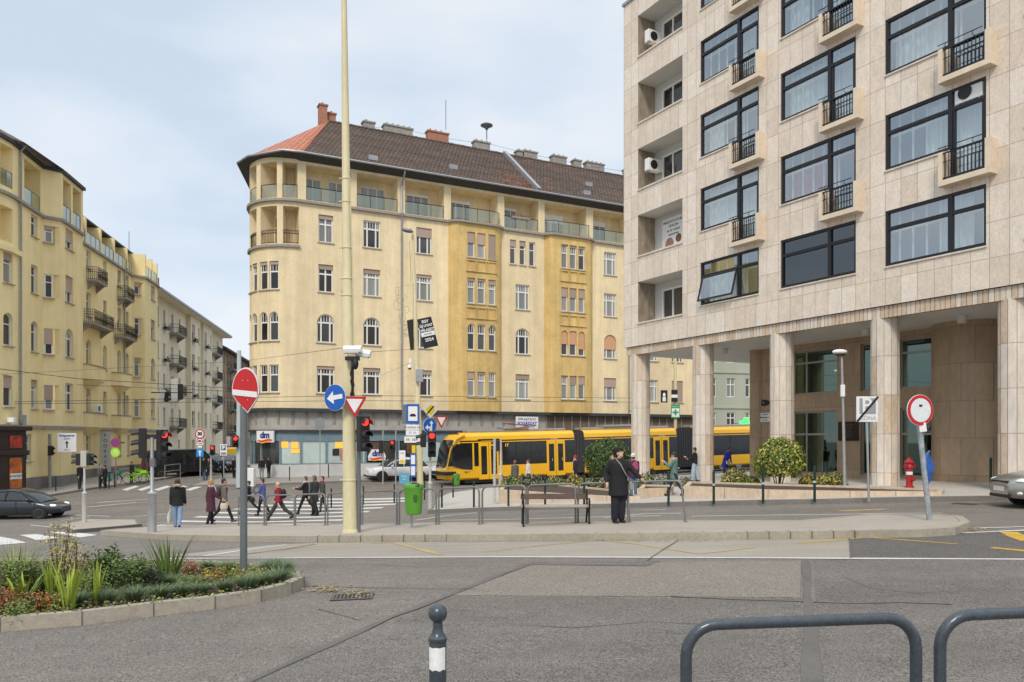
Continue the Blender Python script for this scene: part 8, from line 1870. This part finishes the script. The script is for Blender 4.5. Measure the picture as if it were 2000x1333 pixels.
spots = [(150,1184),(205,1181),(262,1176),(312,1170),(352,1166),(392,1162),(440,1156),(483,1152),(516,1146),(545,1136),(556,1122),(405,1116),(446,1118),(520,1120),(330,1146),(380,1148),(500,1126),(537,1114)]
for i, (u, v) in enumerate(spots):
    p = G(u, v, .10); t = thing('grass_tuft', 'spiky blue green fescue tuft in the flower bed', 'grass tuft', p, random.random()*6, TG); t.scale = (random.uniform(.85, 1.15),)*3; place('foliage', tuf[i % 3], t)
def iris(u, v, n, h, spread, label, mats=(lf_lime, lf_mid), w=.028, lean=.35):
    t = thing('sword_leaf_plant', label, 'plant', G(u, v, .10), random.random()*6); mb = MB(); blades(mb, n, h, spread, w, (0, 1, 1), lean, .35); mb.build('foliage', list(mats), t); return t
iris(330, 1136, 46, .66, .22, 'tall fan of sword shaped green leaves near the middle of the bed', (lf_mid, mat('leaf_fresh', (.12, .19, .04), .5)), .026, .42)
iris(135, 1192, 26, .58, .12, 'bright lime sword leaved plant at the front of the bed', (lf_lime, lf_lime), .032, .3)
iris(187, 1182, 14, .56, .06, 'slender lime green upright plant right of the bright sword leaved one', (lf_lime, lf_lime), .028, .25)
iris(100, 1168, 24, .5, .14, 'mid green sword leaved clump behind the bright lime one', (lf_mid, lf_lime), .03, .35)
iris(42, 1180, 22, .36, .14, 'broad leaved green clump left of the orange flowers', (lf_mid, lf_lime), .05, .6)
iris(40, 1140, 60, .62, .3, 'fine leaved tall green clump at the back left of the bed', (lf_mid, lf_lime), .012, .4)
iris(30, 1150, 10, .62, .2, 'thin tall blade clump at the left edge of the bed', (lf_mid, lf_mid), .02, .4)
def leafy(u, v, w_, h, mats, wts, label, n, L=.05, stems=8, dz=.10, top=0.0):
    p = G(u, v, dz); t = thing('leafy_plant', label, 'plant', p, random.random()*6); mb = MB(); st = MB()
    for i in range(stems):
        a = random.random()*6.28; q = w_*.5*random.random()**.6; hh = h*random.uniform(.7, 1.05); e_ = Vector((q*math.cos(a), q*math.sin(a), hh)); b0 = e_*.25; b0.z = 0; st.tube([b0, b0.lerp(e_, .5)+Vector((0, 0, .03)), e_], [.006, .005, .003], 4)
        for _ in range(n//stems):
            f_ = random.random()**.7 if not top else 1-top*random.random(); c = b0.lerp(e_, f_)+Vector([random.gauss(0, .045+.03*(1-f_)) for _ in range(3)]); c.z = max(.01, c.z); leafquad(mb, c, Vector((random.gauss(0, .5), random.gauss(0, .5), 1)), L*random.uniform(.6, 1.3), L*.5, random.choices(range(len(mats)), wts)[0])
    mb.build('foliage', mats, t); st.build('stem', stemm, t); return t
leafy(118, 1150, .50, .86, [lf_gold, lf_lime, lf_straw, lf_mid], (4, 1.2, 2, .8), 'tall straw coloured autumn shrub at the back of the bed', 700, .045, 14)
leafy(150, 1160, .36, .70, [lf_gold, lf_straw, lf_mid], (3, 2, 1), 'second straw coloured shrub right of the tallest one', 300, .045, 8)
leafy(210, 1148, .62, .50, [lf_dark, lf_mid, fl_red], (6, 3, .12), 'bushy dark green rose plant in the middle of the bed', 1500, .06, 16)
leafy(255, 1156, .5, .42, [lf_dark, lf_mid], (6, 3), 'dark green leafy bush right of the rose plant', 1000, .055, 14)
leafy(75, 1165, .55, .40, [lf_mid, lf_dark], (4, 3), 'dense green leafy bush at the left of the bed', 1100, .055, 14)
leafy(20, 1160, .5, .38, [lf_mid, lf_dark, lf_lime], (4, 3, 1), 'dense green leafy bush at the left edge of the bed', 900, .05, 12)
leafy(170, 1172, .5, .30, [lf_mid, lf_dark], (3, 3), 'low leafy green plant behind the lime sword leaves', 800, .05, 12)
leafy(298, 1152, .34, .28, [mat('leaf_blackgreen', (.018, .032, .016), .5), lf_dark], (5, 2), 'nearly black green round plant before the tall sword leaves', 1000, .035, 14)
leafy(12, 1195, .5, .24, [lf_red, fl_or, lf_straw], (5, 1, 1), 'rust red low plant at the left edge of the bed', 800, .035, 14)
for (u, v, lab, m_) in ((82, 1192, 'orange pansies in the front left of the bed', fl_or), (118, 1190, 'yellow pansies beside the bright lime leaves', lf_yel), (60, 1192, 'dark purple leaved flowers among the orange pansies', mat('leaf_purple', (.06, .02, .04), .5)), (372, 1124, 'dark red flowers behind the fescue row', fl_red), (395, 1148, 'yellow flecked low plant in the right half of the bed', lf_yel), (420, 1136, 'orange yellow flowers left of the no entry post', fl_or), (450, 1132, 'lime yellow low plant near the no entry post', lf_lime), (505, 1135, 'yellow green low plant right of the no entry post', lf_yel), (360, 1158, 'green low plant between the fescue tufts', lf_mid), (470, 1140, 'golden flowers at the foot of the no entry post', lf_yel), (25, 1208, 'small green weeds along the front kerb at left', lf_mid)):
    leafy(u, v, .36, .14, [m_, lf_mid, lf_dark], (4, 2, 1), lab, 420, .035, 10)
# ground cover and fallen leaves over the soil
mb = MB(); bx = [p[0] for p in BED]; by = [p[1] for p in BED]
def inside(x, y):
    c = False; n = len(BED)
    for i in range(n):
        (x1, y1), (x2, y2) = BED[i], BED[i-1]
        if (y1 > y) != (y2 > y) and x < (x2-x1)*(y-y1)/(y2-y1)+x1: c = not c
    return c
cnt = 0
while cnt < 9000:
    x = random.uniform(max(-6.5, min(bx)), max(bx)); y = random.uniform(min(by), max(by))
    if not inside(x, y): continue
    cnt += 1; d = min((Vector((x, y))-Vector(p)).length for p in BED[:11])
    if random.random() < .25: continue
    leafquad(mb, Vector((x, y, g(x, y)+.11+random.random()*.06)), Vector((random.gauss(0, .5), random.gauss(0, .5), 1)), .045, .025, random.choices((0, 1, 2, 3, 4), (4, 4, 2, 1, 2))[0])
tag(mb.build('ground_cover', [lf_mid, lf_dark, lf_straw, lf_lime, stemm]), kind='stuff')
